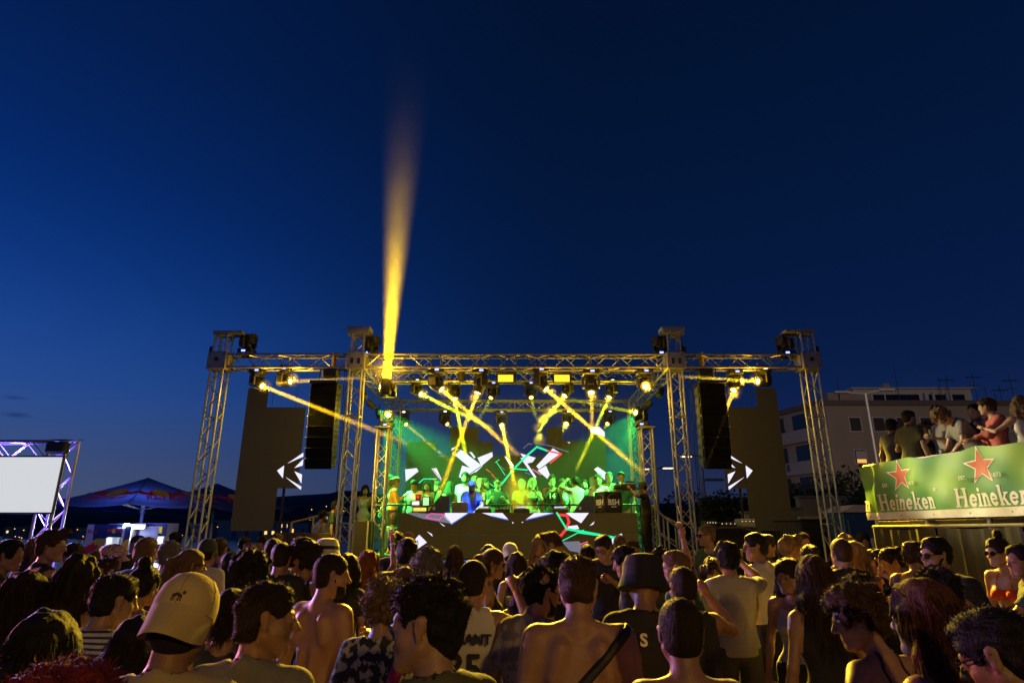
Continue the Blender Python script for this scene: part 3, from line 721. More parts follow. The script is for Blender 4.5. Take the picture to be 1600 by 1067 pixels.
def in_hand(root, which):
    q = Matrix.Rotation(root.rotation_euler.z, 4, 'Z'); return Vector(root.location) + q @ Vector(root['hand_' + which])
# ------------------------------------------------------------------ materials of the stage
ALU = mat('aluminium', (.40, .39, .37), .42, metal=.8, var=.12, vs=20)
ALU_D = mat('aluminium_plate', (.30, .30, .30), .5, metal=.6, var=.2, vs=12)
BLACK = mat('black_case', (.014, .014, .015), .45, var=.2, bump=.15)
BLACKF = mat('black_fabric', (.010, .010, .011), .9, bump=.3)
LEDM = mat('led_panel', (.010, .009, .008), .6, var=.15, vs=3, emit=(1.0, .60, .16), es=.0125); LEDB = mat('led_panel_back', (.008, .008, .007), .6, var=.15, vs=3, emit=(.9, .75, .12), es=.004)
WOODD = mat('dark_plank', (.05, .032, .018), .7, var=.4, vs=6, stretch=(1, 6, 6), bump=.2)
CABLE = mat('cable_black', (.012, .012, .012), .6)
GOLD = (1.0, .60, .035); LIME = (.74, .90, .03)
LENS = glow('lens_gold', (1.0, .74, .22), 9); LENS2 = glow('lens_lime', (1.0, .90, .22), 9); LENS_D = glow('lens_dim', (1.0, .66, .18), 3.2)
DISP = glow('display_blue', (.16, .22, 1.0), 5); DISPW = glow('display_white', (.75, .8, 1.0), 4)

_tube = MB().tube([(0, 0, 0), (0, 0, 1)], 1.0, 8).mesh('tube', True)
_tube5 = MB().tube([(0, 0, 0), (0, 0, 1)], 1.0, 5, False).mesh('brace', True)
def rod(name, a, b, r, m, parent, thin=False):
    me = (_tube5 if thin else _tube)
    key = me.name + m.name
    if key not in bpy.data.meshes:
        c = me.copy(); c.name = key; c.materials.append(m)
    me = bpy.data.meshes[key]
    a, b = Vector(a), Vector(b); d = b - a
    M = Matrix.Translation(a) @ d.to_track_quat('Z', 'Y').to_matrix().to_4x4() @ Matrix.Diagonal((r, r, d.length, 1))
    o = bpy.data.objects.new(name, me); COL.objects.link(o)
    if parent is not None: o.parent = parent
    o.matrix_local = M; return o
def truss(name, label, A, B, size=.29, side=(1, 0, 0), cat='truss', group=None, pitch=.29, plates=True, m=None, joints=()):
    """box truss from A to B: four chords, laced on all four faces"""
    m = m or ALU; A, B = Vector(A), Vector(B); d = (B - A); L = d.length; dn = d / L
    s = Vector(side); s = (s - dn * s.dot(dn)).normalized(); u = dn.cross(s); h = size / 2 - .024
    root = empty(name, A); tag(root, label, cat, group)
    C = [s * h + u * h, s * h - u * h, -s * h - u * h, -s * h + u * h]
    for c in C: rod('chord', c, c + d, .024, m, root)
    n = max(2, int(round(L / pitch)))
    for k in range(4):
        a, b = C[k], C[(k + 1) % 4]
        for i in range(n):
            p, q = (a, b) if (i + k) % 2 == 0 else (b, a)
            rod('brace', p + d * (i / n), q + d * ((i + 1) / n), .0095, m, root, True)
        for t in (0.0, 1.0) + tuple(joints): rod('end_bar', a + d * t, b + d * t, .014, m, root, True)
    return root
def pix(px, py, D): return P(px, py, D)

# stage frame -------------------------------------------------------
D0, D1, D2 = 12.5, 13.75, 17.1
ZB = 5.34
XT = [P(345, 565, D0).x, P(559, 565, D0).x, P(1053, 565, D0).x, P(1262, 565, D0).x]
ztop = {0: 5.92, 1: 5.98, 2: 5.98, 3: 5.95}
tl = ['aluminium truss tower at the sea end with a motor hook under its head', 'aluminium truss tower between a line array and the stage on the sea side',
      'aluminium truss tower between a line array and the stage on the house side', 'aluminium truss tower standing in front of the apartment block']
for i, x in enumerate(XT):
    t = truss('truss_tower', tl[i], (x, D0, 0.05), (x, D0, ztop[i]), .30, cat='truss tower', group='truss towers of the stage front', pitch=.27, joints=(.35, .7))
    z0 = 0
    MB().box((0, 0, -.03), (.75, .75, .03), bev=.008).build('base_plate', ALU_D, t)
    sl = MB(); sl.box((0, 0, 0), (.40, .40, .37), bev=.02)
    b = sl.build('sleeve_block', ALU_D, t, Matrix.Translation((0, 0, ZB - .05)))
    for sx in (-1, 1):
        for sz in (-1, 1): MB().tube([(sx * .13, -.198, sz * .12), (sx * .13, -.212, sz * .12)], .014, 6).build('bolt', BLACK, b)
    if i in (0, 3): MB().tube([(0, -.196, .02), (0, -.207, .02)], .045, 14).build('round_hole', BLACK, b)
    else:
        for sx in (-1, 1): MB().box((sx * .07, -.2035, -.02), (.055, .01, .12)).build('slot', BLACK, b)
    dirn = 1 if i == 0 else -1 if i == 3 else 0
    w = .62 if dirn else .48
    head = MB(); head.box((dirn * .14, 0, 0), (w, .34, .05), bev=.008)
    if dirn: head.box((0, 0, -.035), (.34, .3, .03))
    else: head.box((0, 0, -.06), (.44, .36, .07)).box((0, 0, .04), (.5, .30, .05), bev=.01)
    hd_ = head.build('head_beam', ALU_D, t, Matrix.Translation((0, 0, ztop[i] + .04 - .05)))
    if dirn:
        hk = MB(); hk.tube([(dirn * .36, 0, -.03), (dirn * .36, 0, -.12)], .012, 6)
        hk.tube([(dirn * .36 + .035 * math.cos(a), 0, -.155 + .035 * math.sin(a)) for a in np.linspace(1.6, 6.4, 9)], .011, 6); hk.build('hook', mat('hook_red', (.30, .03, .02), .5), hd_)
    MB().tube([(-.2 * (dirn or -1), .02, -.03), (-.21 * (dirn or -1), .02, -.45), (-.2 * (dirn or -1), .02, -.6)], .012, 5).build('chain', CABLE, hd_)
    MB().box((-.23 * (dirn or -1), .02, ZB + .22), (.09, .1, .16), bev=.02).build('chain_hoist', BLACK, t)
    if i in (0, 3):       # outrigger legs
        for sx in (-1, 1):
            for sy in (-1, 1): rod('outrigger', (sx * .15, sy * .15, .75), (sx * .62, sy * .55, .0), .022, ALU, t)
            rod('outrigger_foot', (sx * .62, -.55, .02), (sx * .62, .55, .02), .02, ALU, t)
truss('truss_beam', 'aluminium truss beam on the sea side of the stage, above the line array', (XT[0] + .2, D0, ZB), (XT[1] - .2, D0, ZB), .32, (0, 1, 0), 'truss', 'truss beams of the stage roof')
truss('truss_beam', 'long aluminium truss beam across the stage front, above the big moving heads', (XT[1] + .2, D0, ZB), (XT[2] - .2, D0, ZB), .32, (0, 1, 0), 'truss', 'truss beams of the stage roof', joints=(.25, .5, .75))
truss('truss_beam', 'aluminium truss beam on the house side of the stage, above the line array', (XT[2] + .2, D0, ZB), (XT[3] - .2, D0, ZB), .32, (0, 1, 0), 'truss', 'truss beams of the stage roof')
truss('truss_beam', 'aluminium truss beam one step behind the stage front, carrying two lit panels', (XT[1] + .16, D1, ZB), (XT[2] - .16, D1, ZB), .30, (0, 1, 0), 'truss', 'truss beams of the stage roof', joints=(.25, .5, .75))
truss('truss_beam', 'rear aluminium truss beam of the stage above the video wall', (XT[1] + .1, D2, ZB), (XT[2] - .1, D2, ZB), .30, (0, 1, 0), 'truss', 'truss beams of the stage roof', joints=(.5,))
truss('truss_beam', 'side truss beam running back from the stage front on the sea side', (XT[1], D0 + .2, ZB), (XT[1], D2 - .1, ZB), .30, (1, 0, 0), 'truss', 'truss beams of the stage roof')
truss('truss_beam', 'side truss beam running back from the stage front on the house side', (XT[2], D0 + .2, ZB), (XT[2], D2 - .1, ZB), .30, (1, 0, 0), 'truss', 'truss beams of the stage roof')
for i in (1, 2):
    truss('truss_tower', 'rear truss tower holding up the stage roof on the %s side' % ('sea' if i == 1 else 'house'), (XT[i], D2 + .05, .03), (XT[i], D2 + .05, ZB - .16), .29, cat='truss tower', group='rear truss towers')
TOT = [P(600, 670, 14.0), P(1009, 670, 14.0)]
for i, p in enumerate(TOT):
    t = truss('truss_tower', 'short truss tower topped by a lit moving head on the %s side of the stage' % ('sea' if i == 0 else 'house'), (p.x, p.y, .03), (p.x, p.y, p.z), .29, cat='truss tower', group='short truss towers beside the booth', pitch=.27, joints=(.6,))
    MB().box((0, 0, p.z - .03 + .02), (.36, .36, .03), bev=.006).build('top_plate', ALU_D, t)

# moving heads -------------------------------------------------------
def moving_head_proto():
    root = empty('moving_head')
    b = MB().box((0, 0, -.055), (.30, .26, .11), bev=.02).box((0, 0, .02), (.22, .05, .05)).build('base', BLACK, root)
    for sx in (-1, 1):
        MB().tube([(sx * .09, 0, .03), (sx * .09, 0, .085)], .02, 8).build('clamp', ALU_D, b)
        MB().tube([(sx * .155, 0, -.03), (sx * .185, 0, -.03), (sx * .185, 0, -.08), (sx * .155, 0, -.08)], .008, 5).build('handle', BLACK, b)
    MB().box((.02, -.1335, -.05), (.075, .006, .034)).build('display', DISP, b)
    y = MB(); y.tube([(0, 0, -.11), (0, 0, -.135)], .075, 14); y.box((0, 0, -.15), (.32, .10, .035), bev=.012)
    for sx in (-1, 1): y.prism([(sx * .155, -.14), (sx * .125, -.14), (sx * .125, -.33), (sx * .14, -.36), (sx * .165, -.34), (sx * .17, -.2)], -.06, .06)
    y.build('yoke', BLACK, root)
    h = MB(); h.lathe([(.05, -.145), (.085, -.135), (.105, -.09), (.110, .0), (.110, .07), (.100, .135), (.103, .15), (.103, .165), (.062, .165), (.056, .150), (.0, .149)], 18)
    h.box((0, .1, -.02), (.11, .04, .14), bev=.01)
    hd = h.build('head', BLACK, root, Matrix.Translation((0, 0, -.31)), True)
    MB().lathe([(.0, .156), (.03, .160), (.056, .154)], 18).build('lens', LENS, hd)
    return root
MH = moving_head_proto()
def moving_head(label, lens_px, D, target=None, scale=1.0, lens=LENS, disp=DISP, upright=False, group='moving heads hung under the truss', lit=True, front=False):
    """placed so that its head sits where the photograph shows the lens"""
    global MH_used
    r = copy_tree(MH)
    c = P(lens_px[0], lens_px[1], D)
    r.name = 'moving_head'; tag(r, label, 'stage light', group)
    sgn = -1 if upright else 1
    M = Matrix.Rotation(math.pi if upright else 0, 4, 'Y') @ Matrix.Scale(scale, 4)
    hc = c + Vector((0, .12 * scale, .05 * scale))           # pivot of the head, just behind the lens
    if front: M = Matrix.Rotation(R(-90), 4, 'X') @ Matrix.Scale(scale, 4); hc = c + Vector((0, 0, -.1))
    r.matrix_world = Matrix.Translation(hc + (Vector((0, .31 * scale, 0)) if front else Vector((0, 0, .31 * scale * sgn)))) @ M
    t = Vector(target) if target is not None else c + Vector((0, -1, -.6))
    d = (M.to_3x3().inverted() @ (t - hc)).normalized()
    pan = math.atan2(-d.x, d.y) if (abs(d.x) + abs(d.y)) > 1e-4 else 0
    for ch in r.children:
        nm = ch.name.split('.')[0]
        if nm == 'yoke': ch.rotation_euler = (0, 0, pan)
        if nm == 'head':
            q = d.to_track_quat('Z', 'Y'); ch.rotation_mode = 'QUATERNION'; ch.rotation_quaternion = q
            for g in ch.children:
                g.data = lens_mesh(lens if lit else BLACK)
        if nm == 'base':
            for g in ch.children:
                if g.name.split('.')[0] == 'display' and disp is not DISP: g.data = disp_mesh(disp)
    return r, hc
def lens_mesh(m):
    k = 'lens_' + m.name
    if k not in bpy.data.meshes:
        me = MB().lathe([(.0, .156), (.03, .160), (.056, .154)], 18).mesh(k); me.materials.append(m)
    return bpy.data.meshes[k]
def disp_mesh(m):
    k = 'disp_' + m.name
    if k not in bpy.data.meshes:
        me = MB().box((.02, -.1335, -.05), (.075, .006, .034)).mesh(k); me.materials.append(m)
    return bpy.data.meshes[k]
LK = 25.0
def spot(name, o, target, watts, col, half_deg, blend=.6, size=.05):
    l = bpy.data.lights.new(name, 'SPOT'); l.energy = watts * LK; l.color = col; l.spot_size = 2 * R(half_deg); l.spot_blend = blend; l.shadow_soft_size = size
    ob = bpy.data.objects.new(name, l); COL.objects.link(ob); o = Vector(o)
    ob.matrix_world = aim(o, Vector(target) - o); return ob
BD, BW_ = 1.3, 7.5
def beam(label, o, target, r0, half_deg, dens, watts, col, start=.03, blue=1.1, lump=2.2, power=.5):  # blue is absorbed, so part of the beam colour sits in the smoke
    """lit smoke along a lamp's ray: a closed cone of thin smoke, lit by the lamp at its root"""
    dens *= BD; o, target = Vector(o), Vector(target); d = target - o; L = d.length; dn = d.normalized(); hw = math.tan(R(half_deg))
    prof = [(start, r0 * 1.05 + start * hw), (L, r0 * 1.05 + L * hw)]
    M = Matrix.Translation(o) @ dn.to_track_quat('Z', 'Y').to_matrix().to_4x4()
    ob = MB().tube([(0, 0, z) for z, r in prof], [r for z, r in prof], 20).build('light_beam', fog('smoke_%.2f_%.1f' % (dens, L), dens, blue, (0, L, power), lump), None, M, True)
    tag(ob, label, 'light beam', 'light beams in the smoke', 'stuff')
    l = bpy.data.lights.new('beam_light', 'AREA'); l.shape = 'DISK'; l.size = 2 * r0; l.spread = 2 * R(half_deg); l.energy = watts * BW_; l.color = col
    lo_ = bpy.data.objects.new('beam_light', l); COL.objects.link(lo_); lo_.matrix_world = aim(o + dn * .01, dn)
    return ob
def lamp_halo(label, c, rad, dens):  # soft smoke ball added to make a glow around a lit lens
    o = MB().lathe([(0, -rad)] + [(rad * math.cos(a), rad * math.sin(a)) for a in np.linspace(-1.2, 1.2, 7)] + [(0, rad)], 14).build('lamp_halo', fog('haze_%.2f_%.2f' % (dens, rad), dens, 0, None, 0, rad), None, Matrix.Translation(c), True)
    tag(o, label, 'smoke', 'smoke balls added for the glow around the lamps', 'stuff')
# lamps: (lens px, depth, target, beam or None)
W = 60.0
def lamp(label, px, D, tgt, beamspec=None, lens=LENS, scale=1.0, disp=DISP, **kw):
    T3 = P(*tgt) if len(tgt) == 3 else Vector(tgt[0])
    r, hc = moving_head(label, px, D, T3, scale, lens, disp, **kw)
    d = (T3 - hc).normalized(); o = hc + d * .17 * scale
    if beamspec:
        bl, half, dens, watts, col = beamspec[:5]; kw2 = beamspec[5] if len(beamspec) > 5 else {}
        beam(bl, o, T3, kw2.pop('r0', .04), half * .5, dens, watts / 300.0, col, **kw2)
    if lens is not LENS_D:      # spill of the lit lens onto the rig around it
        l = bpy.data.lights.new('lens_spill', 'POINT'); l.energy = 34 if lens is LENS else 24; l.color = (1.0, .52, .02) if lens is LENS else (.95, .72, .02); l.shadow_soft_size = .06
        lo_ = bpy.data.objects.new('lens_spill', l); COL.objects.link(lo_); lo_.location = hc + d * .30 * scale + Vector((0, -.12, 0)); lamp_halo('added smoke glow around the ' + label[:48].rsplit(' ', 1)[0], hc + d * .28 * scale + Vector((0, -.14, 0)), .17 if not kw.get('front') else .5, .55)
    return o
f = 'moving heads under the front truss'
lamp('lit moving head on the sea side beam, nearest the outer tower', (397, 601), D0, (640, 694, 11.6), ('long dim amber beam slanting from the outer lamp across the line array', 1.5, .14, 330, GOLD), group=f)
lamp('lit moving head on the sea side beam, nearest the line array', (440, 598), D0, (575, 591, 12.0), ('short dim amber beam shooting level over the line array', 1.6, .12, 170, GOLD), group=f)
lamp('moving head at the stage corner throwing its beam straight up', (604, 598), 12.1, ((P(604, 598, 12.1).x + .03, 12.5, 18.5),), ('tall golden light beam rising into the night sky', 10.5, .11, 9500, (1.0, .62, .0), dict(r0=.08, blue=1.6, lump=.8, power=9.5)), group=f, scale=1.05, front=True)
lamp('big moving head on the front truss with an amber beam slanting towards the house', (680, 603), D0, (812, 712, 11.9), ('amber beam crossing a lime beam, from the second big lamp', 1.9, .16, 420, GOLD), group=f, scale=1.12)
lamp('big moving head on the front truss with an amber beam slanting towards the sea', (750, 604), D0, (684, 778, 12.2), ('amber beam falling steeply towards the guests by the colour boxes', 1.7, .16, 420, GOLD), group=f, scale=1.12)
lamp('big moving head on the front truss beside the lit panels with a long amber beam', (845, 602), D0, (1008, 742, 11.6), ('long amber beam slanting towards the short tower on the house side', 1.7, .16, 480, GOLD), group=f, scale=1.12)
lamp('big moving head on the front truss with its beam falling straight down', (925, 605), D0, (926, 690, 12.0), ('amber beam falling straight down over a white screen shape', 1.5, .13, 230, GOLD), group=f, scale=1.12)
lamp('big moving head by the house side tower, without a beam', (1010, 603), D0, (1190, 1010, 4.6), None, group=f, scale=1.05)
lamp('house side moving head with a beam falling past the line array', (1153, 603), D0, (1098, 735, 11.8), ('thin amber beam falling in front of the line array on the house side', 1.2, .15, 260, GOLD), group=f)
lamp('lit moving head on the house side beam, nearest the outer tower', (1198, 598), D0, (1062, 589, 12.0), ('level amber beam passing in front of the line array on the house side', 1.6, .16, 330, (1.0, .68, .03)), group=f)
g = 'moving heads under the second truss'
lamp('lamp on the second truss whose lime beam slants low over the guests', (650, 614), D1, (770, 670, 12.6), ('lime beam slanting from the second truss towards the video wall', 1.5, .17, 380, LIME), LENS2, .95, DISPW, group=g)
lamp('lamp on the second truss whose lime beam drops onto the dark video wall', (708, 616), D1, (730, 722, 13.3), ('lime beam dropping steeply in front of the dark video wall', 1.6, .20, 420, LIME), LENS2, .95, DISPW, group=g)
lamp('dim moving head on the second truss next to a lit panel, tipped aside', (770, 617), D1, (742, 668, 13.2), ('faint lime thread from the tipped lamp', 1.1, .10, 80, LIME), LENS_D, .9, group=g)
lamp('dim moving head on the second truss with a faint thread of light', (829, 617), D1, (838, 655, 13.2), ('faint thread of lime light under the second truss', .8, .14, 60, LIME), LENS_D, .9, group=g)
lamp('lamp on the second truss whose lime beam turns to rolling smoke', (888, 613), D1, (842, 672, 13.4), ('smoky lime beam slanting to the sea side', 1.4, .22, 330, LIME), LENS2, .95, DISPW, group=g)
lamp('lamp on the second truss near the rear tower with a lime beam', (957, 614), D1, (900, 735, 13.3), ('lime beam slanting down in front of the dark wall panels', 1.4, .15, 300, LIME), LENS2, .95, DISPW, group=g)
h = 'moving heads under the rear truss'
lamp('dim moving head on the rear truss nearest the sea', (629, 661), D2, (712, 728, 15.6), ('faint amber thread from the rear truss towards the crossed bars', 1.2, .10, 90, GOLD), LENS_D, 1.0, DISPW, group=h)
lamp('dim moving head on the rear truss above the crossed white bars', (694, 660), D2, (758, 722, 15.9), ('faint lime thread above the crossed white bars', 1.2, .10, 90, LIME), LENS_D, 1.0, DISPW, group=h)
lamp('bright moving head in the middle of the rear truss with a strong lime beam', (783, 661), D2, (806, 765, 15.2), ('strong lime beam falling from the middle of the rear truss to the smoke', 1.6, .26, 620, (.95, .82, .02)), LENS2, 1.0, group=h)
lamp('moving head on the rear truss with a short lime beam above the green outline', (888, 660), D2, (858, 706, 16.0), ('short lime beam above the green outline on the video wall', 1.5, .22, 300, LIME), LENS2, 1.0, DISPW, group=h)
lamp('dim moving head on the rear truss by the house side rear tower', (953, 660), D2, (905, 722, 15.6), ('faint lime thread beside the white corner shape', 1.2, .10, 110, LIME), LENS_D, 1.0, group=h)
# on top of the short towers
u = 'moving heads standing on the short towers'
lamp('lit moving head standing on the short tower of the sea side', (604, 649), 14.0, (640, 690, 10), None, LENS2, 1.0, upright=True, group=u)
lamp('lit moving head standing on the short tower of the house side', (1003, 648), 14.0, (885, 622, 13.0), ('faint lime beam running level from the short tower on the house side', 1.5, .10, 120, LIME), LENS2, 1.0, upright=True, group=u)
# dark heads standing on the beams beside the towers
v_ = 'dark moving heads standing on the truss'
for px, py, dx, lb in ((384, 532, 1, 'dark moving head standing on the beam beside the sea end tower'), (578, 535, 1, 'dark moving head standing on the beam beside the tower on the sea side'),
                       (1034, 535, -1, 'dark moving head standing on the beam beside the tower on the house side'), (1230, 535, -1, 'dark moving head standing on the beam beside the tower by the apartment block')):
    c = P(px, py, D0); moving_head(lb, (px, py), D0, c + Vector((dx * 2, -1, .2)), 1.05, LENS, DISP, True, v_, False)
# green spots on the side trusses and one assumed blue spot added for the performer
def par(label, px, D, tgt, m, col, watts, half, r=.07, group='small spot lamps'):
    c = P(*px, D); T3 = Vector(tgt); d = (T3 - c).normalized()
    root = empty('spot_lamp', c); tag(root, label, 'stage light', group)
    q = d.to_track_quat('Z', 'Y').to_matrix().to_4x4()
    MB().lathe([(r * .6, -.17), (r * .9, -.16), (r, -.10), (r, .06), (r * 1.05, .065), (r * 1.05, .08), (r * .9, .08)], 14).build('housing', BLACK, root, q, True)
    MB().lathe([(0, .064), (r * .9, .062)], 14).build('lens', m, root, q)
    b = MB(); b.tube([(r * 1.15, 0, -.02), (r * 1.15, 0, .16), (-r * 1.15, 0, .16), (-r * 1.15, 0, -.02)], .008, 5); b.tube([(0, 0, .16), (0, 0, .30)], .012, 6); b.build('bracket', BLACK, root)
    if watts: spot('par_light', c + d * .1, T3, watts, col, half, .8, .06)
GREEN = (.05, 1.0, .12); LG = glow('lens_green', (.08, 1.0, .35), 14); LB = glow('lens_blue', (.1, .2, 1.0), 12)
par('green spot lamp on the side truss of the sea side', (582, 634), 14.2, (-.6, 15.05, 2.75), LG, GREEN, 460, 22)
par('small green spot lamp deeper in on the sea side truss', (592, 648), 15.4, (-2.6, 15.2, 2.3), LG, GREEN, 230, 24)
par('green spot lamp on the side truss of the house side', (1010, 635), 14.2, (1.0, 15.05, 2.75), LG, GREEN, 460, 22)
par('small green spot lamp deeper in on the house side truss', (994, 645), 15.4, (2.4, 15.2, 2.4), LG, GREEN, 230, 24)
par('unlit black spot lamp on the side truss of the house side', (1031, 615), 13.4, (.9, 11, 1), BLACK, None, 0, 0)
par('unlit black spot lamp on the side truss of the sea side', (568, 617), 13.4, (-.9, 11, 1), BLACK, None, 0, 0)
par('assumed blue spot lamp added under the front truss, aimed at the performer', (722, 590), 12.75, (P(737, 790, 13.7)), LB, (.0, .06, 1.0), 1300, 5.5)
# lit panels (blinders)
for px, lb in ((790, 'lit rectangular panel lamp on the second truss beside the tipped lamp'), (878, 'lit rectangular panel lamp on the second truss above the smoky beam')):
    c = P(px, 591, D1 - .2); root = empty('panel_lamp', c); tag(root, lb, 'stage light', 'lit panel lamps')
    MB().box((0, .05, 0), (.40, .09, .22), bev=.015).build('housing', BLACK, root)
    MB().box((0, -.002, 0), (.34, .012, .16)).build('panel', glow('panel_amber', (1.0, .62, .03), 1.6), root)
    MB().tube([(-.21, .05, -.02), (-.21, .05, .16), (.21, .05, .16), (.21, .05, -.02)], .012, 5).build('bracket', BLACK, root)
# wash over the audience and stage from the lit lamps that face the crowd
for px, tx, ty, wt in ((604, -3.2, 6.0, 280), (845, 0.2, 6.0, 340), (1010, 2.4, 5.6, 760), (1153, 3.8, 6.0, 460), (680, -1.2, 5.0, 280), (1198, 5.7, 8.8, 300)):
    c = P(px, 606, D0) + Vector((0, -.2, -.05)); spot('wash_spot', c, (tx, ty, 1.0), wt, (1.0, .62, .04), 20 if px != 1010 else 9, .9, .08)
c = P(845, 606, D0) + Vector((0, -.25, -.05)); spot('wash_spot', c, (5.75, 8.3, 2.85), 120, (1.0, .84, .42), 9.5, .9, .08)  # second, whiter spot added at this lamp to brighten the banner
for px, tx in ((700, -1.4), (800, .2), (900, 1.8)):
    c = P(px, 606, D0) + Vector((0, .1, -.1)); spot('stage_spot', c, (tx, 12.9, 1.7), 8, (1.0, .72, .05), 30, .9, .08)
c = P(440, 604, D0) + Vector((0, -.2, -.05)); spot('stage_spot', c, (-2.8, 13.4, 2.6), 90, (1.0, .62, .04), 30, .9, .08)
def kill(o):
    for ch in list(o.children): kill(ch)
    bpy.data.objects.remove(o)
kill(MH)
# ------------------------------------------------------------------ line arrays
def line_array(label, px, s):
    top = P(px, 600, 12.35); root = empty('line_array', (top.x, top.y, 0)); tag(root, label, 'loudspeaker', 'hanging line arrays')
    grille = mat('grille', (.009, .009, .010), .9, bump=.4, bs=220, spec=.12); frm = mat('wave_side', (.10, .10, .10), .5)
    n = 8; h = (P(px, 600, 12.35).z - P(px, 733, 12.35).z) / n; z = top.z
    y = 0; ang = 0
    for i in range(n):
        ang += R(.4 + .45 * i); M = Matrix.Translation((0, y - .0, z - h / 2)) @ Matrix.Rotation(ang, 4, 'X')
        c = MB(); c.prism([(-.26, -h / 2 + .004), (.26, -h / 2 + .004), (.26, h / 2 - .004), (-.26, h / 2 - .004)], -.02, .36)
        cab = c.build('cabinet', BLACK, root, M)
        MB().box((0, -.026, 0), (.515, .008, h - .012), bev=.003).build('grille', grille, cab)
        for sx in (-1, 1):
            MB().prism([(.03, h * .36), (.30, h * .22), (.30, -h * .22), (.03, -h * .36)], 0, .012, Matrix.Translation((sx * .268 - .006, 0, 0)) @ Matrix.Rotation(R(90), 4, 'Z')).build('rigging_plate', frm, cab)
            MB().tube([(sx * .272, .10, h * .12), (sx * .286, .10, 0), (sx * .272, .10, -h * .12)], .012, 6).build('handle', ALU_D, cab)
            MB().tube([(sx * .268, -.005, h * .42), (sx * .28, -.005, h * .42)], .012, 6).build('pin', ALU, cab)
        z -= h * math.cos(ang); y += h * math.sin(ang) * .5
    fl = MB(); fl.box((0, .12, top.z + .03), (.56, .5, .05), bev=.01)
    for sx in (-.18, .18): fl.tube([(sx, .12, top.z + .05), (sx * .8, .14, ZB - .15)], .012, 6)
    fl.build('fly_frame', BLACK, root)
    MB().box((.08 * s, .12, top.z + .24), (.34, .22, .2), bev=.04).tube([(.08 * s, .12, top.z + .34), (.08 * s, .12, ZB - .12)], .03, 8).build('chain_hoist', BLACK, root)
    MB().tube([(.12 * s, .14, ZB + .2), (.12 * s, .14, ZB - .1)], .05, 8).build('strap', mat('strap_yellow', (.55, .35, .03), .7), root)
    cb = MB()
    for q in (.31, .35): cb.tube([(s * q, .3, ZB - .1), (s * (q + .02), .34, 3.4), (s * (q + .01), .34, 1.8)], .009, 5)
    cb.build('cable', CABLE, root)
line_array('black line array of eight speakers hanging on the sea side of the stage', 507, 1)
line_array('black line array of eight speakers hanging on the house side of the stage', 1112, -1)

# ------------------------------------------------------------------ video walls
SCRW = glow('screen_white', (.80, .78, 1.0), 1.15); SCRG = glow('screen_green', (.02, .9, .35), 1.1); SCRR = glow('screen_red', (1.0, .05, .06), 1.1)
SCRP = glow('screen_pink', (1.0, .12, .45), .9); SCRGR = glow('screen_grey', (.30, .30, .40), .6); SCRB = glow('screen_blue', (.08, .2, .9), .9)
def panels(root, Y, cells, m=None):
    """cells: (x0, x1, z0, z1) of one cabinet each"""
    for x0, x1, z0, z1 in cells:
        MB().box(((x0 + x1) / 2, .04, (z0 + z1) / 2), (x1 - x0 - .0015, .08, z1 - z0 - .0015), bev=.001).build('panel', m or LEDM, root)
def shape(root, Y, D, px, m, name='screen_graphic', off=.004):
    """outline drawn on the screen: photograph pixels met with the plane of the wall"""
    pts = [P(x, y, D) for x, y in px]
    o = MB().prism([(p.x - root.location.x, p.z) for p in pts], -off, -.001).build(name, m, root)
def stroke(root, D, px, w, m, off=.006):
    pts = [P(x, y, D) for x, y in px]; mb = MB()
    for a, b in zip(pts, pts[1:]):
        d = (b - a); n = Vector((-d.z, 0, d.x)).normalized() * w / 2; e = d.normalized() * w * .4
        q = [a - e + n, b + e + n, b + e - n, a - e - n]; mb.prism([(p.x - root.location.x, p.z) for p in q], -off, -.001)
    mb.build('screen_graphic', m, root)
DS = 15.5
for s_, lb in ((-1, 'stepped dark video screen on the sea side with white triangles on its edge'), (1, 'stepped dark video screen on the house side with white triangles on its edge')):
    root = empty('video_wall', (0, DS, 0)); tag(root, lb, 'video screen', 'stepped side video screens')
    t = .497; xo = 6.72; z0 = 2.0
    cells = []
    for i in range(3):
        for j in range(7):
            zz = z0 + j * t
            if j < 2 and i == 2: continue
            if j == 6 and i > 0: continue
            x = -(xo - i * t) if s_ < 0 else xo - (i + 1) * t
            cells.append((x, x + t, zz, zz + t))
    panels(root, DS, cells)
    mir = lambda pts: pts if s_ < 0 else [(1609 - x, y) for x, y in pts]
    for q in ([(433, 735), (444, 727), (442, 747)], [(449, 724), (474, 707), (474, 713)], [(460, 731), (474, 717), (473, 727)], [(460, 736), (472, 741), (471, 755)], [(446, 745), (471, 760), (470, 765)]):
        shape(root, DS, DS, mir(q), SCRW)
    fr = MB()
    for xx in (-6.1, -5.5): fr.tube([(s_ * -xx if s_ < 0 else -xx, .10, z0 + 6 * t), (s_ * -xx if s_ < 0 else -xx, .10, ZB + .5)], .006, 4)
    fr.build('hanging_cable', CABLE, root)
    sp = MB()
    for zz in (2.2, 3.9): sp.box(((-5.97 if s_ < 0 else 5.97), .14, zz), (1.4, .05, .05))
    for xx in (-6.4, -5.6):
        sp.box((xx if s_ < 0 else -xx, .17, 2.45), (.05, .05, 4.9))
    sp.build('support_frame', BLACK, root)
DW = 16.6
root = empty('video_wall', (0, DW, 0)); tag(root, 'stepped video wall behind the guests showing white bars and green outlines', 'video screen')
xq = [P(x, 720, DW).x for x in (635, 680, 702, 747, 770, 812, 855, 880, 922, 947)]
tops = [690, 712, 667, 690, 712, 712, 667, 688, 667]
zbot = 1.6
for i in range(9):
    zt = P(800, tops[i], DW).z; n = max(2, int(round((zt - zbot) / .45)))
    panels(root, DW, [(xq[i], xq[i + 1], zbot + (zt - zbot) * j / n, zbot + (zt - zbot) * (j + 1) / n) for j in range(n)], LEDB)
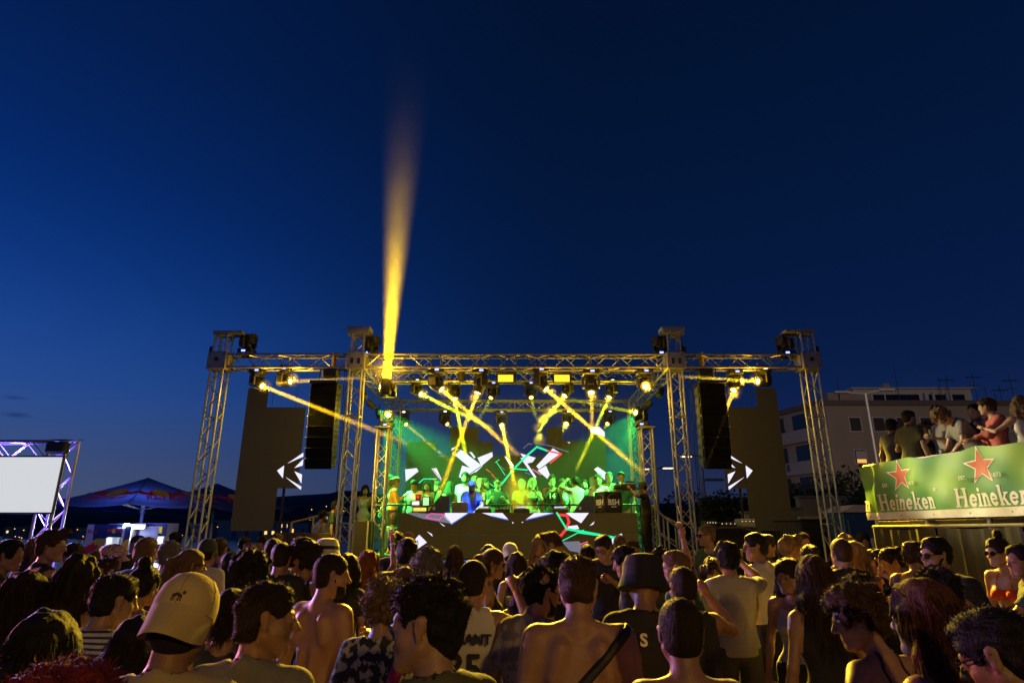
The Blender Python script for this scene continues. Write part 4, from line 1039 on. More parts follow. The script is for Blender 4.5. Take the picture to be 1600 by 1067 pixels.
WS = [[(711, 711), (720, 702), (754, 728), (743, 738)], [(746, 715), (769, 706), (770, 713), (752, 728)], [(717, 745), (722, 727), (739, 732), (744, 736), (723, 748)],
      [(633, 733), (651, 731), (654, 736), (634, 752)], [(674, 732), (682, 731), (690, 748), (689, 751)], [(813, 708), (837, 715), (832, 722), (823, 724)], [(838, 728), (864, 700), (876, 708), (842, 733)],
      [(840, 735), (853, 727), (862, 748), (858, 750)], [(813, 715), (818, 715), (838, 745), (836, 748)], [(928, 733), (934, 729), (947, 738), (945, 750)], [(922, 668), (936, 666), (945, 675), (945, 682), (923, 676)],
      [(788, 713), (791, 713), (803, 727), (800, 731)], [(733, 706), (737, 706), (743, 714), (741, 716)], [(706, 700), (711, 698), (709, 702), (705, 704)], [(886, 690), (891, 691), (890, 693)], [(845, 772), (853, 770), (852, 777), (842, 781)]]
for q in WS: shape(root, DW, DW, q, SCRW)
stroke(root, DW, [(783, 757), (803, 732), (824, 711), (839, 698), (855, 704)], .05, SCRG); stroke(root, DW, [(803, 732), (824, 734)], .035, SCRG)
stroke(root, DW, [(855, 704), (877, 709), (860, 723)], .04, SCRR); stroke(root, DW, [(832, 733), (845, 741)], .03, SCRP)
stroke(root, DW, [(838, 692), (862, 697), (888, 706)], .02, SCRGR); stroke(root, DW, [(818, 700), (826, 693), (831, 694)], .02, SCRGR)
stroke(root, DW, [(655, 754), (662, 748), (682, 748)], .03, SCRG); stroke(root, DW, [(678, 748), (684, 760)], .03, SCRR); stroke(root, DW, [(676, 733), (686, 744), (689, 751)], .025, SCRP)
for a, b, m in (((774, 722), (780, 718), SCRG), ((776, 722), (789, 742), SCRG), ((760, 733), (766, 737), SCRR), ((768, 740), (774, 747), SCRR), ((781, 727), (788, 734), SCRGR), ((765, 755), (772, 760), SCRG), ((820, 738), (828, 741), SCRB)): stroke(root, DW, [a, b], .018, m)
stroke(root, DW, [(752, 728), (723, 748)], .02, BLACK)
hc = MB()
for px in (627, 650, 668, 779, 911, 960): hc.tube([(P(px, 640, DW).x, .05, P(px, 690, DW).z), (P(px, 640, DW).x, .05, ZB)], .004, 4)
hc.build('hanging_cable', CABLE, root)

# ------------------------------------------------------------------ stage deck and booth
ZS = 1.5
root = empty('stage', (0, 12.75, 0)); tag(root, 'raised stage deck on scaffold legs with black skirting', 'stage')
for i in range(6):
    for j in range(3):
        x0 = -3.75 + i * 1.25; MB().box((x0 + .625, .9 + 1.9 * j, ZS - .05), (1.245, 1.895, .10), bev=.004).build('deck_board', WOODD, root)
for x in np.arange(-3.7, 3.8, 1.23):
    for y in (.12, 2.7, 5.4): MB().tube([(x, y, 0), (x, y, ZS - .1)], .025, 8).build('leg', ALU, root)
for x0 in (-3.75, 2.5):
    MB().box((x0 + .62, .0, .69), (1.2, .03, 1.38)).build('skirting', BLACKF, root)
MB().box((0, .0, .69), (4.9, .03, 1.38)).build('skirting', BLACKF, root)
MB().box((.1, -.03, ZS - .07), (4.9, .04, .05)).build('light_strip', glow('strip_blue', (.03, .12, .8), .55), root)
# the booth: a fascia of screen panels with a table top behind it
DB = 12.78
root = empty('dj_booth', (0, DB, 0)); tag(root, 'long booth with a lit screen front of white shards and a green outline', 'booth')
xa, xb = P(621, 830, DB).x, P(997, 830, DB).x; zt = P(800, 801, DB).z
n = 8
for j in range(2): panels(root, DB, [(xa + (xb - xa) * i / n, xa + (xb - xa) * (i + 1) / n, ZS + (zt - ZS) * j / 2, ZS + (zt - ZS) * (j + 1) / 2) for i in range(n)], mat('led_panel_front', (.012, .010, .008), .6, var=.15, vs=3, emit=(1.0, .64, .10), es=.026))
MB().box(((xa + xb) / 2, .52, zt - .03), (xb - xa, .86, .04), bev=.006).build('table_top', BLACK, root)
for x in np.linspace(xa + .1, xb - .1, 5): MB().tube([(x, .85, ZS), (x, .85, zt - .05)], .025, 8).build('leg', ALU_D, root)
for q in ([(695, 801), (731, 801), (705, 818), (694, 808)], [(753, 801), (785, 801), (794, 811), (768, 806)], [(835, 801), (864, 801), (822, 811)], [(884, 801), (920, 801), (908, 817), (893, 808)], [(634, 801), (694, 803), (706, 818), (660, 810)],
          [(646, 845), (655, 835), (667, 847), (653, 857)], [(667, 830), (675, 834), (676, 838)], [(686, 815), (696, 822), (692, 821)], [(956, 840), (971, 833), (974, 838), (956, 850)], [(921, 821), (929, 814), (927, 819)], [(800, 815), (803, 816), (801, 818)], [(815, 815), (818, 815), (816, 817)], [(886, 822), (902, 820), (905, 826), (884, 827)]):
    shape(root, DB, DB, q, SCRGR if q[0] in ((634, 801),) else SCRW)
stroke(root, DB, [(870, 801), (884, 824), (886, 827)], .035, SCRG, .012); stroke(root, DB, [(886, 826), (962, 840)], .045, SCRG, .012); stroke(root, DB, [(873, 804), (886, 805), (889, 815), (884, 827), (872, 842)], .05, SCRR, .008)
stroke(root, DB, [(665, 808), (673, 802), (695, 803), (686, 812), (665, 808)], .02, SCRP, .012)
stroke(root, DB, [(872, 848), (903, 832), (932, 836)], .018, SCRG, .008); stroke(root, DB, [(901, 830), (912, 828)], .016, SCRG, .01); stroke(root, DB, [(906, 850), (918, 846)], .018, SCRP, .008)
shape(root, DB, DB, [(878, 846), (905, 845), (915, 865), (890, 860)], SCRGR)
# shards get a blue edge below, as on the screen
stroke(root, DB, [(731, 802), (705, 819)], .018, SCRB, .008); stroke(root, DB, [(768, 806), (794, 812)], .018, SCRB, .008); stroke(root, DB, [(864, 802), (822, 812)], .018, SCRB, .008)

# things on the booth ------------------------------------------------
ztb = zt - .008
def deck(label, px, w=.32, kind='player'):
    c = P(px, 800, 13.15); r = empty('media_player' if kind == 'player' else 'mixer', (c.x, 13.2, ztb)); tag(r, label, 'player' if kind == 'player' else 'mixer', 'players and mixer on the booth')
    MB().box((0, 0, .05), (w, .36, .1), bev=.01).build('case', BLACK, r)
    if kind == 'player':
        MB().lathe([(.11, .10), (.11, .112), (.10, .116), (.03, .116), (0, .114)], 24).build('jog_wheel', ALU_D, r, Matrix.Translation((0, -.04, 0)), True)
        MB().box((0, .13, .125), (.2, .02, .05), Matrix.Rotation(R(-30), 3, 'X')).build('display', glow('deck_display', (.5, .6, 1.0), 1.2), r)
    else:
        for i in range(4):
            MB().box((-.11 + .07 * i, -.10, .105), (.02, .10, .01)).build('fader', ALU_D, r)
            for j in range(3): MB().tube([(-.11 + .07 * i, .02 + .05 * j, .10), (-.11 + .07 * i, .02 + .05 * j, .12)], .012, 8).build('knob', ALU_D, r)
deck('media player beside the laptop', 755); deck('media player between the mixer and the smoke', 815); deck('black mixer between the players', 785, .30, 'mixer'); deck('media player on the house side end of the booth', 875)
c = P(720, 800, 13.1); r = empty('laptop', (c.x - .02, 13.12, ztb)); tag(r, 'open laptop with a bright blue back in front of the performer', 'laptop')
MB().box((0, .12, .01), (.33, .23, .018), bev=.004).build('keyboard', ALU_D, r)
MB().box((0, 0, .125), (.33, .012, .22), Matrix.Rotation(R(12), 3, 'X'), bev=.004).build('lid', mat('laptop_lid', (.30, .31, .34), .4, metal=.4), r)
c = P(633, 800, 13.1)
for px0, px1, py0, py1, m, lb in ((644, 668, 791, 800, glow('box_yellow', (1.0, .75, .12), 1.1), 'lit yellow colour box at the foot of its stack'), (642, 657, 781, 790.5, glow('box_white', (.9, .9, 1.0), 1.2), 'lit white colour box beside the green one'),
                               (649, 657, 772, 780.5, glow('box_red', (1.0, .06, .03), 1.1), 'small lit red colour box on top of the white one'), (659, 672, 775, 791, glow('box_green', (.45, 1.0, .40), 1.2), 'lit green colour box, tallest of the stack')):
    a, b = P(px0, py1, 13.0), P(px1, py0, 13.0); cx, cz, w, h = (a.x + b.x) / 2, (a.z + b.z) / 2, b.x - a.x, b.z - a.z
    r = empty('colour_box', (cx, 13.0, a.z)); tag(r, lb, 'light box', 'stacked colour boxes on the booth')
    MB().box((0, .08, h / 2), (w - .004, .15, h - .004), bev=.006).build('frame', BLACK, r); MB().box((0, -.001, h / 2), (w - .045, .012, h - .045)).build('screen', m, r)
def wedge(label, px, s):
    c = P(px, 800, 13.15); r = empty('monitor_wedge', (c.x, 13.15, ztb)); tag(r, label, 'loudspeaker', 'wedge monitors on the booth')
    MB().prism([(-.28 * s, 0), (.16 * s, 0), (.16 * s, .34), (-.02 * s, .36)], -.16, .16).build('cabinet', mat('wedge_blue', (.02, .035, .12), .6), r)
    MB().box((-.14 * s, -.166, .1), (.05, .006, .06), bev=.004).build('badge', mat('badge_grey', (.4, .4, .45), .5), r)
wedge('blue wedge monitor beside the colour boxes', 690, 1); wedge('blue wedge monitor beside the black lettered case', 916, 1)
# lettered flight case with three big letters in a ring on each side
a, b = P(930, 801, 13.0), P(970, 768, 12.95); r = empty('lettered_case', (P(951, 800, 13.05).x, 13.05, ztb)); tag(r, 'black box with three white letters inside a ring on two faces', 'case')
RB = Matrix.Rotation(R(24), 4, 'Z'); hh = b.z - ztb; wd = .40
MB().box((0, 0, hh / 2), (wd, wd, hh), bev=.012).build('box', BLACK, r, RB)
TXT = mat('letter_pale', (.75, .72, .62), .6, emit=(1, .85, .4), es=.10)
for k in (0, 1):
    FM = RB @ Matrix.Rotation(R(-90 * k), 4, 'Z') @ Matrix.Translation((0, -wd / 2 - .004, hh / 2)) @ Matrix.Rotation(R(90), 4, 'X')
    text('lettering', 'BSH', .155, FM, TXT, r, .002, offset=.004)
    for q in range(6): MB().box((-.055 + .022 * q, -.085, 0), (.014, .02, .003)).build('small_mark', TXT, r, FM)
    ring = MB().tube([(.165 * math.cos(a_), .165 * math.sin(a_), 0) for a_ in np.linspace(0, 6.2832, 33)], .003, 5, False); ring.build('ring', mat('ring_gold', (.30, .22, .08), .6), r, FM)
# rail behind the booth
r = empty('stage_rail', (0, 14.55, ZS)); tag(r, 'thin black handrail between the performer and the guests', 'railing')
for x in np.linspace(-2.9, 2.9, 7): rod('post', (x, 0, 0), (x, 0, 1.05), .018, BLACK, r)
rod('top_rail', (-2.95, 0, 1.06), (2.95, 0, 1.06), .022, BLACK, r); rod('middle_rail', (-2.95, 0, .55), (2.95, 0, .55), .016, BLACK, r)
# rolling smoke over the booth and under the lime lamps
def puff(label, pxs, D, r, dens, lump=9.0):
    """drifting smoke: a row of soft-edged balls of uneven smoke"""
    pts = [P(x, y, D) for x, y in pxs]; rr = np.random.default_rng(len(label)); i = 0
    for a, b in zip(pts, pts[1:]):
        n = max(2, int((b - a).length / (r * .7)))
        for t in np.linspace(0, 1, n):
            c = a.lerp(b, t) + Vector(rr.normal(size=3) * r * .3); q = r * rr.uniform(.8, 1.5)
            o = MB().lathe([(0, -q)] + [(q * math.cos(w), q * math.sin(w)) for w in np.linspace(-1.2, 1.2, 6)] + [(0, q)], 12).build('smoke', fog('puff_%.2f_%.3f' % (dens, q), dens, 2.0, None, lump, q), None, Matrix.Translation(c), True)
            tag(o, label, 'smoke', label, 'stuff')
o = MB().box((0, 15.6, 3.55), (6.3, 2.7, 3.9)).build('stage_smoke', fog('stage_smoke', .013)); tag(o, 'thin smoke hanging over the whole stage', 'smoke', kind='stuff')
puff('column of lit yellow smoke rising in front of the guests', [(818, 800), (816, 778), (808, 755)], 13.6, .24, 3.2, 9.0)
puff('ragged wisp of lime smoke under the second truss', [(862, 640), (848, 652), (840, 668), (847, 690)], 13.5, .12, 5.0, 22)
# low smoke in front of the booth fascia
spot('smoke_spot', P(783, 661, D2) + Vector((.1, -.2, -.1)), P(815, 780, 13.6), 90, (.95, .75, .02), 6, .6, .05)
spot('smoke_spot', P(888, 613, D1) + Vector((0, -.2, -.1)), P(845, 665, 13.5), 40, (.86, .86, .03), 11, .6, .05)
# side wings: sub speakers, crates, stair rails and a side table
def crate(label, px0, px1, py0, D, m, cat='case', dep=.6, z0=0.0):
    a, b = P(px0, py0, D), P(px1, py0, D); r = empty('flight_case', ((a.x + b.x) / 2, D, z0)); tag(r, label, cat)
    w, h = b.x - a.x, a.z - z0
    MB().box((0, dep / 2, h / 2), (w, dep, h), bev=.015).build('shell', m, r)
    for sx in (-1, 1): MB().box((sx * (w / 2 - .02), -.004, h / 2), (.035, .012, h - .03)).build('edge_trim', ALU_D, r)
    MB().box((0, -.006, h * .62), (.16, .012, .10), bev=.003).build('handle_plate', ALU_D, r)
    return r
crate('black sub speaker case beside the green-lit dress', 551, 577, 813, 13.6, BLACK)
r = empty('plank_screen', (P(480, 840, 13.4).x, 13.4, 0)); tag(r, 'low dark plank screen below the side video screen', 'barrier')
x0 = P(432, 831, 13.4).x - r.location.x; x1 = P(515, 831, 13.4).x - r.location.x; zt_ = P(480, 831, 13.4).z
for i in range(9):
    w = (x1 - x0) / 9; MB().box((x0 + w * (i + .5), 0, zt_ / 2 - .01 * (i % 2)), (w - .008, .03, zt_ - .02), bev=.004).build('plank', WOODD, r)
MB().box(((x0 + x1) / 2, .04, zt_ * .8), (x1 - x0, .04, .08)).build('rail', WOODD, r)
def stair_rail(label, pts, D, m=ALU):
    q = [P(x, y, D) for x, y in pts]; r = empty('stair_rail', (q[0].x, D, 0)); tag(r, label, 'railing', 'stair rails beside the stage')
    L = [p - r.location for p in q]
    for a, b in zip(L, L[1:]): rod('handrail', a, b, .022, m, r)
    for a, b in zip(L, L[1:]): rod('lower_rail', a - Vector((0, 0, .4)), b - Vector((0, 0, .4)), .018, m, r)
    for a in L: rod('post', Vector((a.x, a.y, 0)), a, .022, m, r)
stair_rail('tall dark stair rail beside the line array on the sea side', [(456, 816), (490, 808), (528, 797)], 14.6, mat('rail_yellow_lit', (.35, .26, .05), .5))  # yellow stage light on this rail is put into its colour
stair_rail('steel stair rail climbing to the stage behind the short tower of the house side', [(1055, 816), (1036, 806), (1018, 790)], 13.6)
stair_rail('steel stair rail with a second flight beside the house side tower', [(1060, 826), (1043, 812), (1028, 800)], 12.9)
# side table with gear on the house side
a, b = P(1096, 823, 13.0), P(1182, 823, 13.0); r = empty('control_desk', ((a.x + b.x) / 2, 13.0, 0)); tag(r, 'long black draped control desk on the house side of the stage', 'desk')
MB().box((0, .35, a.z - .02), (b.x - a.x, .8, .04), bev=.006).build('table_top', BLACK, r); MB().box((0, 0, (a.z - .05) / 2), (b.x - a.x - .03, .02, a.z - .06)).build('drape', BLACKF, r)
for i, (px, w, h, lb) in enumerate(((1107, .22, .12, 'small console on the near end of the control desk'), (1133, .34, .09, 'wide mixing console with lit keys on the control desk'), (1163, .3, .16, 'grey equipment rack at the far end of the control desk'))):
    c = P(px, 822, 13.3); q = empty('mixing_console', (c.x, 13.25, a.z)); tag(q, lb, 'console', 'equipment on the control desk')
    MB().box((0, 0, h / 2), (w, .35, h), bev=.01).build('case', BLACK if i < 2 else ALU_D, q)
    for k in range(4): MB().box((-w / 2 + w * (k + .5) / 4, -.178, h * .7), (.012, .006, .012)).build('key_light', glow('key_white', (1, .9, .7), 1.6), q)
# ------------------------------------------------------------------ ground, sea, hills
GR = mat('paving', (.16, .15, .135), .8, var=.3, vs=3, bump=.3, bs=30)
JO = mat('joint_sand', (.05, .045, .04), .95, var=.3, vs=10)
v = [(-26, -30, 0), (40, -30, 0), (2600, 400, 0), (2600, 4200, 0), (60, 4200, 0), (60, 95, 0), (-26, 30, 0)]
g = MB().add(v, [tuple(range(len(v)))]).build('ground', JO); tag(g, kind='structure')
slab_me = MB().box((0, 0, .0075), (.492, .292, .021), bev=.006).mesh('paving_slab'); slab_me.materials.append(GR)
cells = []
for j in range(-6, 84):
    for i in range(-26, 27):
        x = (i + (.5 if j % 2 else 0)) * .5; y = j * .3 + .15
        if abs(x) < 1.2 + y * .95 and y > .6 or (abs(x) < 3 and -1.5 < y <= .6): cells.append((x, y))
# the slabs that show between the legs stand as single pieces, the rest as one mesh
near = sorted(cells, key=lambda c: (c[0] - 1.9) ** 2 * 2.2 + (c[1] - 4.9) ** 2 * .6)[:290]; ns = set(near)
for x, y in near:
    o = bpy.data.objects.new('paving_slab', slab_me); COL.objects.link(o); o.parent = g
    o.location = (x, y, random.uniform(-.002, .002)); o.rotation_euler = (random.uniform(-.006, .006), random.uniform(-.006, .006), 0)
mb = MB()
for x, y in cells:
    if (x, y) not in ns: mb.box((x, y, .0075 + random.uniform(-.002, .002)), (.492, .292, .021))
o = mb.build('paving_slabs', GR, g); o['kind'] = 'stuff'
WAT = mat('sea_water', (.012, .022, .035), .16, var=.2, vs=.05, bump=.5, bs=.9)
s_ = MB().add([(-3500, 24, -1.2), (900, 24, -1.2), (900, 4000, -1.2), (-3500, 4000, -1.2)], [(0, 1, 2, 3)]).build('sea', WAT); tag(s_, kind='structure')
def ridge(name, D, prof, m, depth, seed, amp):
    """hill line: (px, py) silhouette carried back as a rounded slope with rough ground"""
    r_ = np.random.default_rng(seed); xs = np.linspace(prof[0][0], prof[-1][0], 90); ys = np.interp(xs, [p[0] for p in prof], [p[1] for p in prof])
    ys = ys + amp * np.convolve(r_.normal(size=98), np.ones(9) / 3, 'valid')
    rows = 9; V = []; Fc = []
    for j in range(rows):
        t = j / (rows - 1)
        for i, (x, y) in enumerate(zip(xs, ys)):
            top = P(x, y, D); base = -1.5; k = math.sin(t * math.pi) ** .8 if t < .5 else math.sin(t * math.pi) ** .6
            yy = D - depth * (1 - 2 * t) ; sc = yy / D
            V.append((top.x * (1 if t >= .5 else sc + (1 - sc) * .6), yy, base + (top.z - base) * k * (1 + .04 * r_.normal() * (t != .5))))
    n = len(xs)
    for j in range(rows - 1):
        for i in range(n - 1): Fc.append((j * n + i, j * n + i + 1, (j + 1) * n + i + 1, (j + 1) * n + i))
    o = MB().add(V, Fc).build(name, m, None, None, True); tag(o, kind='structure'); return o
HILL = mat('far_hill', (.035, .045, .06), .95, var=.3, vs=.004); WOOD = mat('near_wood', (.018, .022, .016), .95, var=.5, vs=.03)
ridge('mountains', 9000, [(-300, 790), (60, 796), (200, 790), (330, 789), (440, 776), (520, 771), (560, 768), (620, 777), (700, 782), (900, 786), (1150, 790), (1400, 795), (1900, 800)], HILL, 1500, 3, 1.2)
ridge('headland', 900, [(-300, 800), (60, 799), (200, 800), (330, 802), (470, 792), (560, 789), (700, 792), (1000, 794), (1200, 798), (1500, 800), (1900, 800)], WOOD, 150, 5, 1.6)

# town across the bay: houses and lamps
HW = mat('house_wall', (.42, .38, .33), .85, var=.15); HR_ = mat('house_roof', (.14, .07, .05), .9); WG = mat('dark_glass', (.01, .012, .016), .15)
LITW = glow('window_lit', (1.0, .55, .18), 1.6); LAMPG = glow('lamp_orange', (1.0, .42, .08), 5)
def house(label, px, py, D, w, h, lit=0, rz=0):
    b = P(px, py, D); r = empty('house', (b.x, D, b.z - h), rz); tag(r, label, 'house', 'houses across the bay')
    MB().box((0, 0, h / 2 - 4), (w, w * .7, h + 8)).build('wall', HW, r)
    mb = MB(); mb.prism([(-w * .56, h), (0, h + w * .24), (w * .56, h)], -w * .4, w * .4); mb.build('roof', HR_, r)
    n = max(2, int(w / 3.2))
    for i in range(n):
        for j in range(max(1, int(h / 3.2))):
            q = MB().box((-w / 2 + w * (i + .5) / n, -w * .35 - .03, 1.6 + 3.0 * j), (1.1, .1, 1.4)).build('window', LITW if (i + j * 3) % 5 < lit else WG, r)
hs_ = [(355, 812, 380, 15, 6, 0), (320, 818, 330, 10, 5, 0), (395, 817, 300, 11, 4, 0), (445, 813, 300, 16, 7, 3), (470, 816, 280, 9, 5, 1), (520, 800, 520, 12, 6, 1), (495, 804, 480, 10, 6, 1), (545, 806, 430, 12, 6, 1), (30, 822, 420, 12, 5, 1), (95, 826, 420, 14, 5, 0), (590, 808, 420, 12, 6, 0), (140, 824, 390, 11, 4, 0)]
hl = ['pale gabled villa across the water behind the outrigger', 'low house beside the pale villa', 'long low house under the side screen', 'broad house with a row of lit windows across the bay', 'small house beside the one with the lit row', 'house high on the headland above the lit row',
      'small house with one lit window up on the headland', 'house on the headland behind the green-lit dress', 'waterside house seen below the bright projection screen', 'long waterside house next to the frame leg', 'house on the headland behind the stage', 'waterside house behind the navy parasol']
for (px, py, D, w, h, lit), lb in zip(hs_, hl): house(lb, px, py, D, w, h, lit, random.uniform(-.3, .3))
k = 0
for px, py, D in ((23, 826, 380), (37, 828, 380), (24, 838, 330), (54, 824, 420), (126, 826, 390), (132, 824, 390), (130, 838, 320), (30, 839, 330), (487, 796, 620), (505, 801, 560), (452, 806, 420), (510, 791, 800), (34, 840, 320), (537, 798, 600), (121, 827, 380), (340, 823, 300), (285, 836, 300), (392, 806, 460)):
    b = P(px, py, D); r = empty('quay_lamp', (b.x, b.y, -1.2)); tag(r, 'tiny orange lamp on a mast on the far shore', 'lamp', 'orange lamps on the far shore')
    rod('mast', (0, 0, 0), (0, 0, b.z + 1.2), .12, CABLE, r); MB().lathe([(0, -.35), (.34, -.1), (.34, .1), (0, .35)], 8).build('lantern', LAMPG, r, Matrix.Translation((0, 0, b.z + 1.2)) @ Matrix.Scale(D / 620, 4))

# ------------------------------------------------------------------ projection screen in its truss frame (sea side)
PUR = ALU
ctr = P(60, 760, 11.0)
a0, a1 = P(0, 704, 11.0), P(104, 704, 11.0)
xr = P(100, 700, 11.0).x; zt = P(100, 704, 11.0).z; xl = xr - 5.2
grp = 'truss frame of the projection screen'
truss('truss_tower', 'truss leg of the projection screen frame next to the navy parasol, lit violet', (xr, 11, .03), (xr, 11, zt + .17), .34, cat='truss tower', group=grp, pitch=.3)
truss('truss_tower', 'truss leg of the projection screen frame away from the stage', (xl, 11, .03), (xl, 11, zt + .17), .34, cat='truss tower', group=grp, pitch=.3)
truss('truss_beam', 'top truss of the projection screen frame, lit violet', (xl + .17, 11, zt), (xr - .17, 11, zt), .34, (0, 1, 0), 'truss', grp, pitch=.3)
za, zb = P(40, 714, 10.78).z, P(40, 800, 10.78).z; xs1 = P(87, 755, 10.78).x
r = empty('projection_screen', ((xl + xs1) / 2 + .1, 10.80, 0)); tag(r, 'blank bright projection screen hanging in a violet-lit truss frame', 'screen')
w = xs1 - (xl + .2)
MB().box((0, 0, (za + zb) / 2), (w, .03, za - zb)).build('screen', glow('projection_white', (.74, .76, .80), .88), r)
MB().box((0, .03, (za + zb) / 2), (w + .06, .02, za - zb + .06)).build('border', BLACK, r)
for sx in (-1, 1): rod('hanging_cable', (sx * w * .4, .04, za), (sx * w * .4, .04, zt - .1), .006, CABLE, r, True)
PURC = (.16, .10, 1.0)
def uplight(label, p, tgt, watts, half, col, lm):
    r = empty('frame_lamp', p); tag(r, label, 'stage light', 'violet lamps inside the frame')
    d = (Vector(tgt) - Vector(p)).normalized(); q = d.to_track_quat('Z', 'Y').to_matrix().to_4x4()
    MB().lathe([(.05, -.1), (.07, -.09), (.075, .06), (.065, .06)], 12).build('housing', BLACK, r, q, True); MB().lathe([(0, .05), (.06, .05)], 12).build('lens', lm, r, q)
    MB().tube([(.09, 0, 0), (.09, 0, -.12), (-.09, 0, -.12), (-.09, 0, 0)], .008, 5).build('bracket', BLACK, r)
    spot('frame_spot', Vector(p) + d * .08, tgt, watts, col, half, .9, .05)
LV = glow('lens_violet', (.35, .25, 1.0), 9)
uplight('violet lamp at the foot of the frame leg, shining up', (xr, 11.0, .25), (xr, 11, 4), 380, 20, PURC, LV)
uplight('violet lamp in the corner of the frame, shining down the leg', (xr, 11.0, zt + .02), (xr, 11, 0), 420, 25, PURC, LV)
uplight('violet lamp inside the frame leg, shining along the top truss', (xr - .02, 10.98, zt - .02), (xl, 11, zt + .02), 420, 20, PURC, LV)
uplight('assumed magenta lamp, out of view at the far end of the top truss, shining over the crowd', (xl + .3, 10.7, zt - .25), (-1.6, 2.2, 1.5), 220, 30, (1.0, .25, .35), glow('lens_magenta', (1, .2, .4), 9))  # unseen lamp, assumed from the pink rims on the hair
uplight('assumed blue-violet lamp, out of view on the frame, shining over the crowd', (xr - 1.75, 10.72, zt + .02), (-1.2, 3.0, 1.5), 170, 34, (.42, .35, 1.0), LV)  # lamp added beyond the view to tint the crowd blue-violet
r = empty('floodlight', (P(105, 703, 11).x, 10.75, zt + .02)); tag(r, 'black floodlight housing in the corner of the frame', 'stage light')
MB().box((0, 0, 0), (.34, .16, .2), bev=.03).build('housing', BLACK, r); MB().tube([(-.19, 0, .02), (-.19, .1, .14), (.19, .1, .14), (.19, 0, .02)], .012, 6).build('bracket', BLACK, r)

# ------------------------------------------------------------------ navy parasols with printed emblem and lettering
NAVY = mat('parasol_navy', (.022, .04, .25), .75, var=.15, bump=.15)
_t = NAVY.node_tree; _tr = _t.nodes.new('ShaderNodeBsdfTranslucent'); _tr.inputs[0].default_value = (.03, .06, .42, 1); _ms = _t.nodes.new('ShaderNodeMixShader'); _ms.inputs[0].default_value = .035      # thin cloth lets the lamp below shine through
_t.links.new(_t.nodes['Principled BSDF'].outputs[0], _ms.inputs[1]); _t.links.new(_tr.outputs[0], _ms.inputs[2]); _t.links.new(_ms.outputs[0], _t.nodes['Material Output'].inputs[0])
PRED = mat('print_red', (.55, .02, .03), .7); PYEL = mat('print_yellow', (.75, .45, .03), .7)
BULL = [(0, .0), (.06, .10), (.16, .14), (.30, .15), (.42, .20), (.50, .19), (.56, .27), (.60, .20), (.66, .17), (.72, .20), (.78, .14), (.70, .10), (.66, .05), (.60, .0), (.62, -.10), (.56, -.16), (.50, -.08), (.42, -.04), (.30, -.06), (.24, -.14), (.14, -.17), (.16, -.08), (.08, -.06), (.02, -.12), (-.06, -.10)]
def emblem(parent, M, w):
    """round yellow disc between two charging red animals"""
    k = w / 2.0
    MB().prism([(k * .34 * math.cos(a), k * .34 * math.sin(a)) for a in np.linspace(0, 6.2832, 25)[:-1]], 0, .004).build('emblem_disc', PYEL, parent, M)
    MB().prism([((x - .86) * k * 1.15, z * k * 1.25) for x, z in BULL], -.004, .002).build('emblem_animal', PRED, parent, M)
    MB().prism([((.86 - x) * k * 1.15, z * k * 1.25) for x, z in BULL], -.004, .002).build('emblem_animal', PRED, parent, M)
def parasol(label, apex, half, rim_z, ang, logos=True):
    r = empty('parasol', (apex.x, apex.y, 0), ang); tag(r, label, 'parasol', 'navy parasols by the drinks stand')
    n = 8; ring = [Vector((half * math.cos(2 * math.pi * (i + .5) / n), half * math.sin(2 * math.pi * (i + .5) / n), rim_z)) for i in range(n)]
    top = Vector((0, 0, apex.z)); steps = 7
    for i in range(n):
        a, b = ring[i], ring[(i + 1) % n]; V = []; Fc = []
        for j in range(steps + 1):
            t = j / steps
            for kx in range(7):
                u = kx / 6; p = top.lerp(a.lerp(b, u), t) - Vector((0, 0, .16 * t * (1 - t))) - Vector((0, 0, .07 * t * math.sin(math.pi * u)))
                V.append(p)
        for j in range(steps):
            for kx in range(6): Fc.append((j * 7 + kx, j * 7 + kx + 1, (j + 1) * 7 + kx + 1, (j + 1) * 7 + kx))
        pn = MB().add(V, Fc).build('canopy_panel', NAVY, r, None, True)
        MB().add([V[steps * 7 + q] for q in range(7)] + [V[steps * 7 + q] - Vector((0, 0, .05)) for q in range(7)], [(q, q + 1, q + 8, q + 7) for q in range(6)]).build('valance', NAVY, pn)
        mdir = ((a + b) / 2 - top)
        if logos:
            ctr = top + mdir * .62 - Vector((0, 0, .16 * .62 * .38 + .07 * .62)); xd = (b - a).normalized(); yd = -mdir.normalized(); nrm = xd.cross(yd).normalized()
            if nrm.z < 0: xd = -xd; nrm = -nrm
            FM = frame(ctr + nrm * .035, xd, yd)
            emblem(pn, FM @ Matrix.Translation((0, .12, 0)) @ Matrix.Diagonal((1, 1.8, 1, 1)) @ Matrix.Rotation(R(90), 4, 'X'), 1.05)
            text('lettering', 'Red Bull', .27, FM @ Matrix.Translation((0, -.36, .012)) @ Matrix.Diagonal((1, 1.8, 1, 1)), PRED, pn, .001, .25, offset=.006)
        rod('rib', Vector((0, 0, apex.z - .08)), a - Vector((0, 0, .04)), .014, ALU, r); rod('strut', Vector((0, 0, rim_z - .12)), top.lerp(a, .55) - Vector((0, 0, .09)), .013, ALU, r)
    rod('pole', (0, 0, 0), (0, 0, apex.z), .04, mat('pole_white', (.6, .6, .6), .5), r); MB().lathe([(.07, rim_z - .2), (.07, rim_z - .06), (.05, rim_z - .02)], 12).build('hub', ALU, r)
    MB().box((0, 0, .06), (.8, .8, .12), bev=.02).build('base', mat('concrete', (.3, .3, .29), .9), r)
ap = P(232, 746, 17.0); parasol('navy parasol with a red and yellow emblem over the drinks fridges', ap, 2.35, P(232, 796, 17.0).z + .10, R(0))
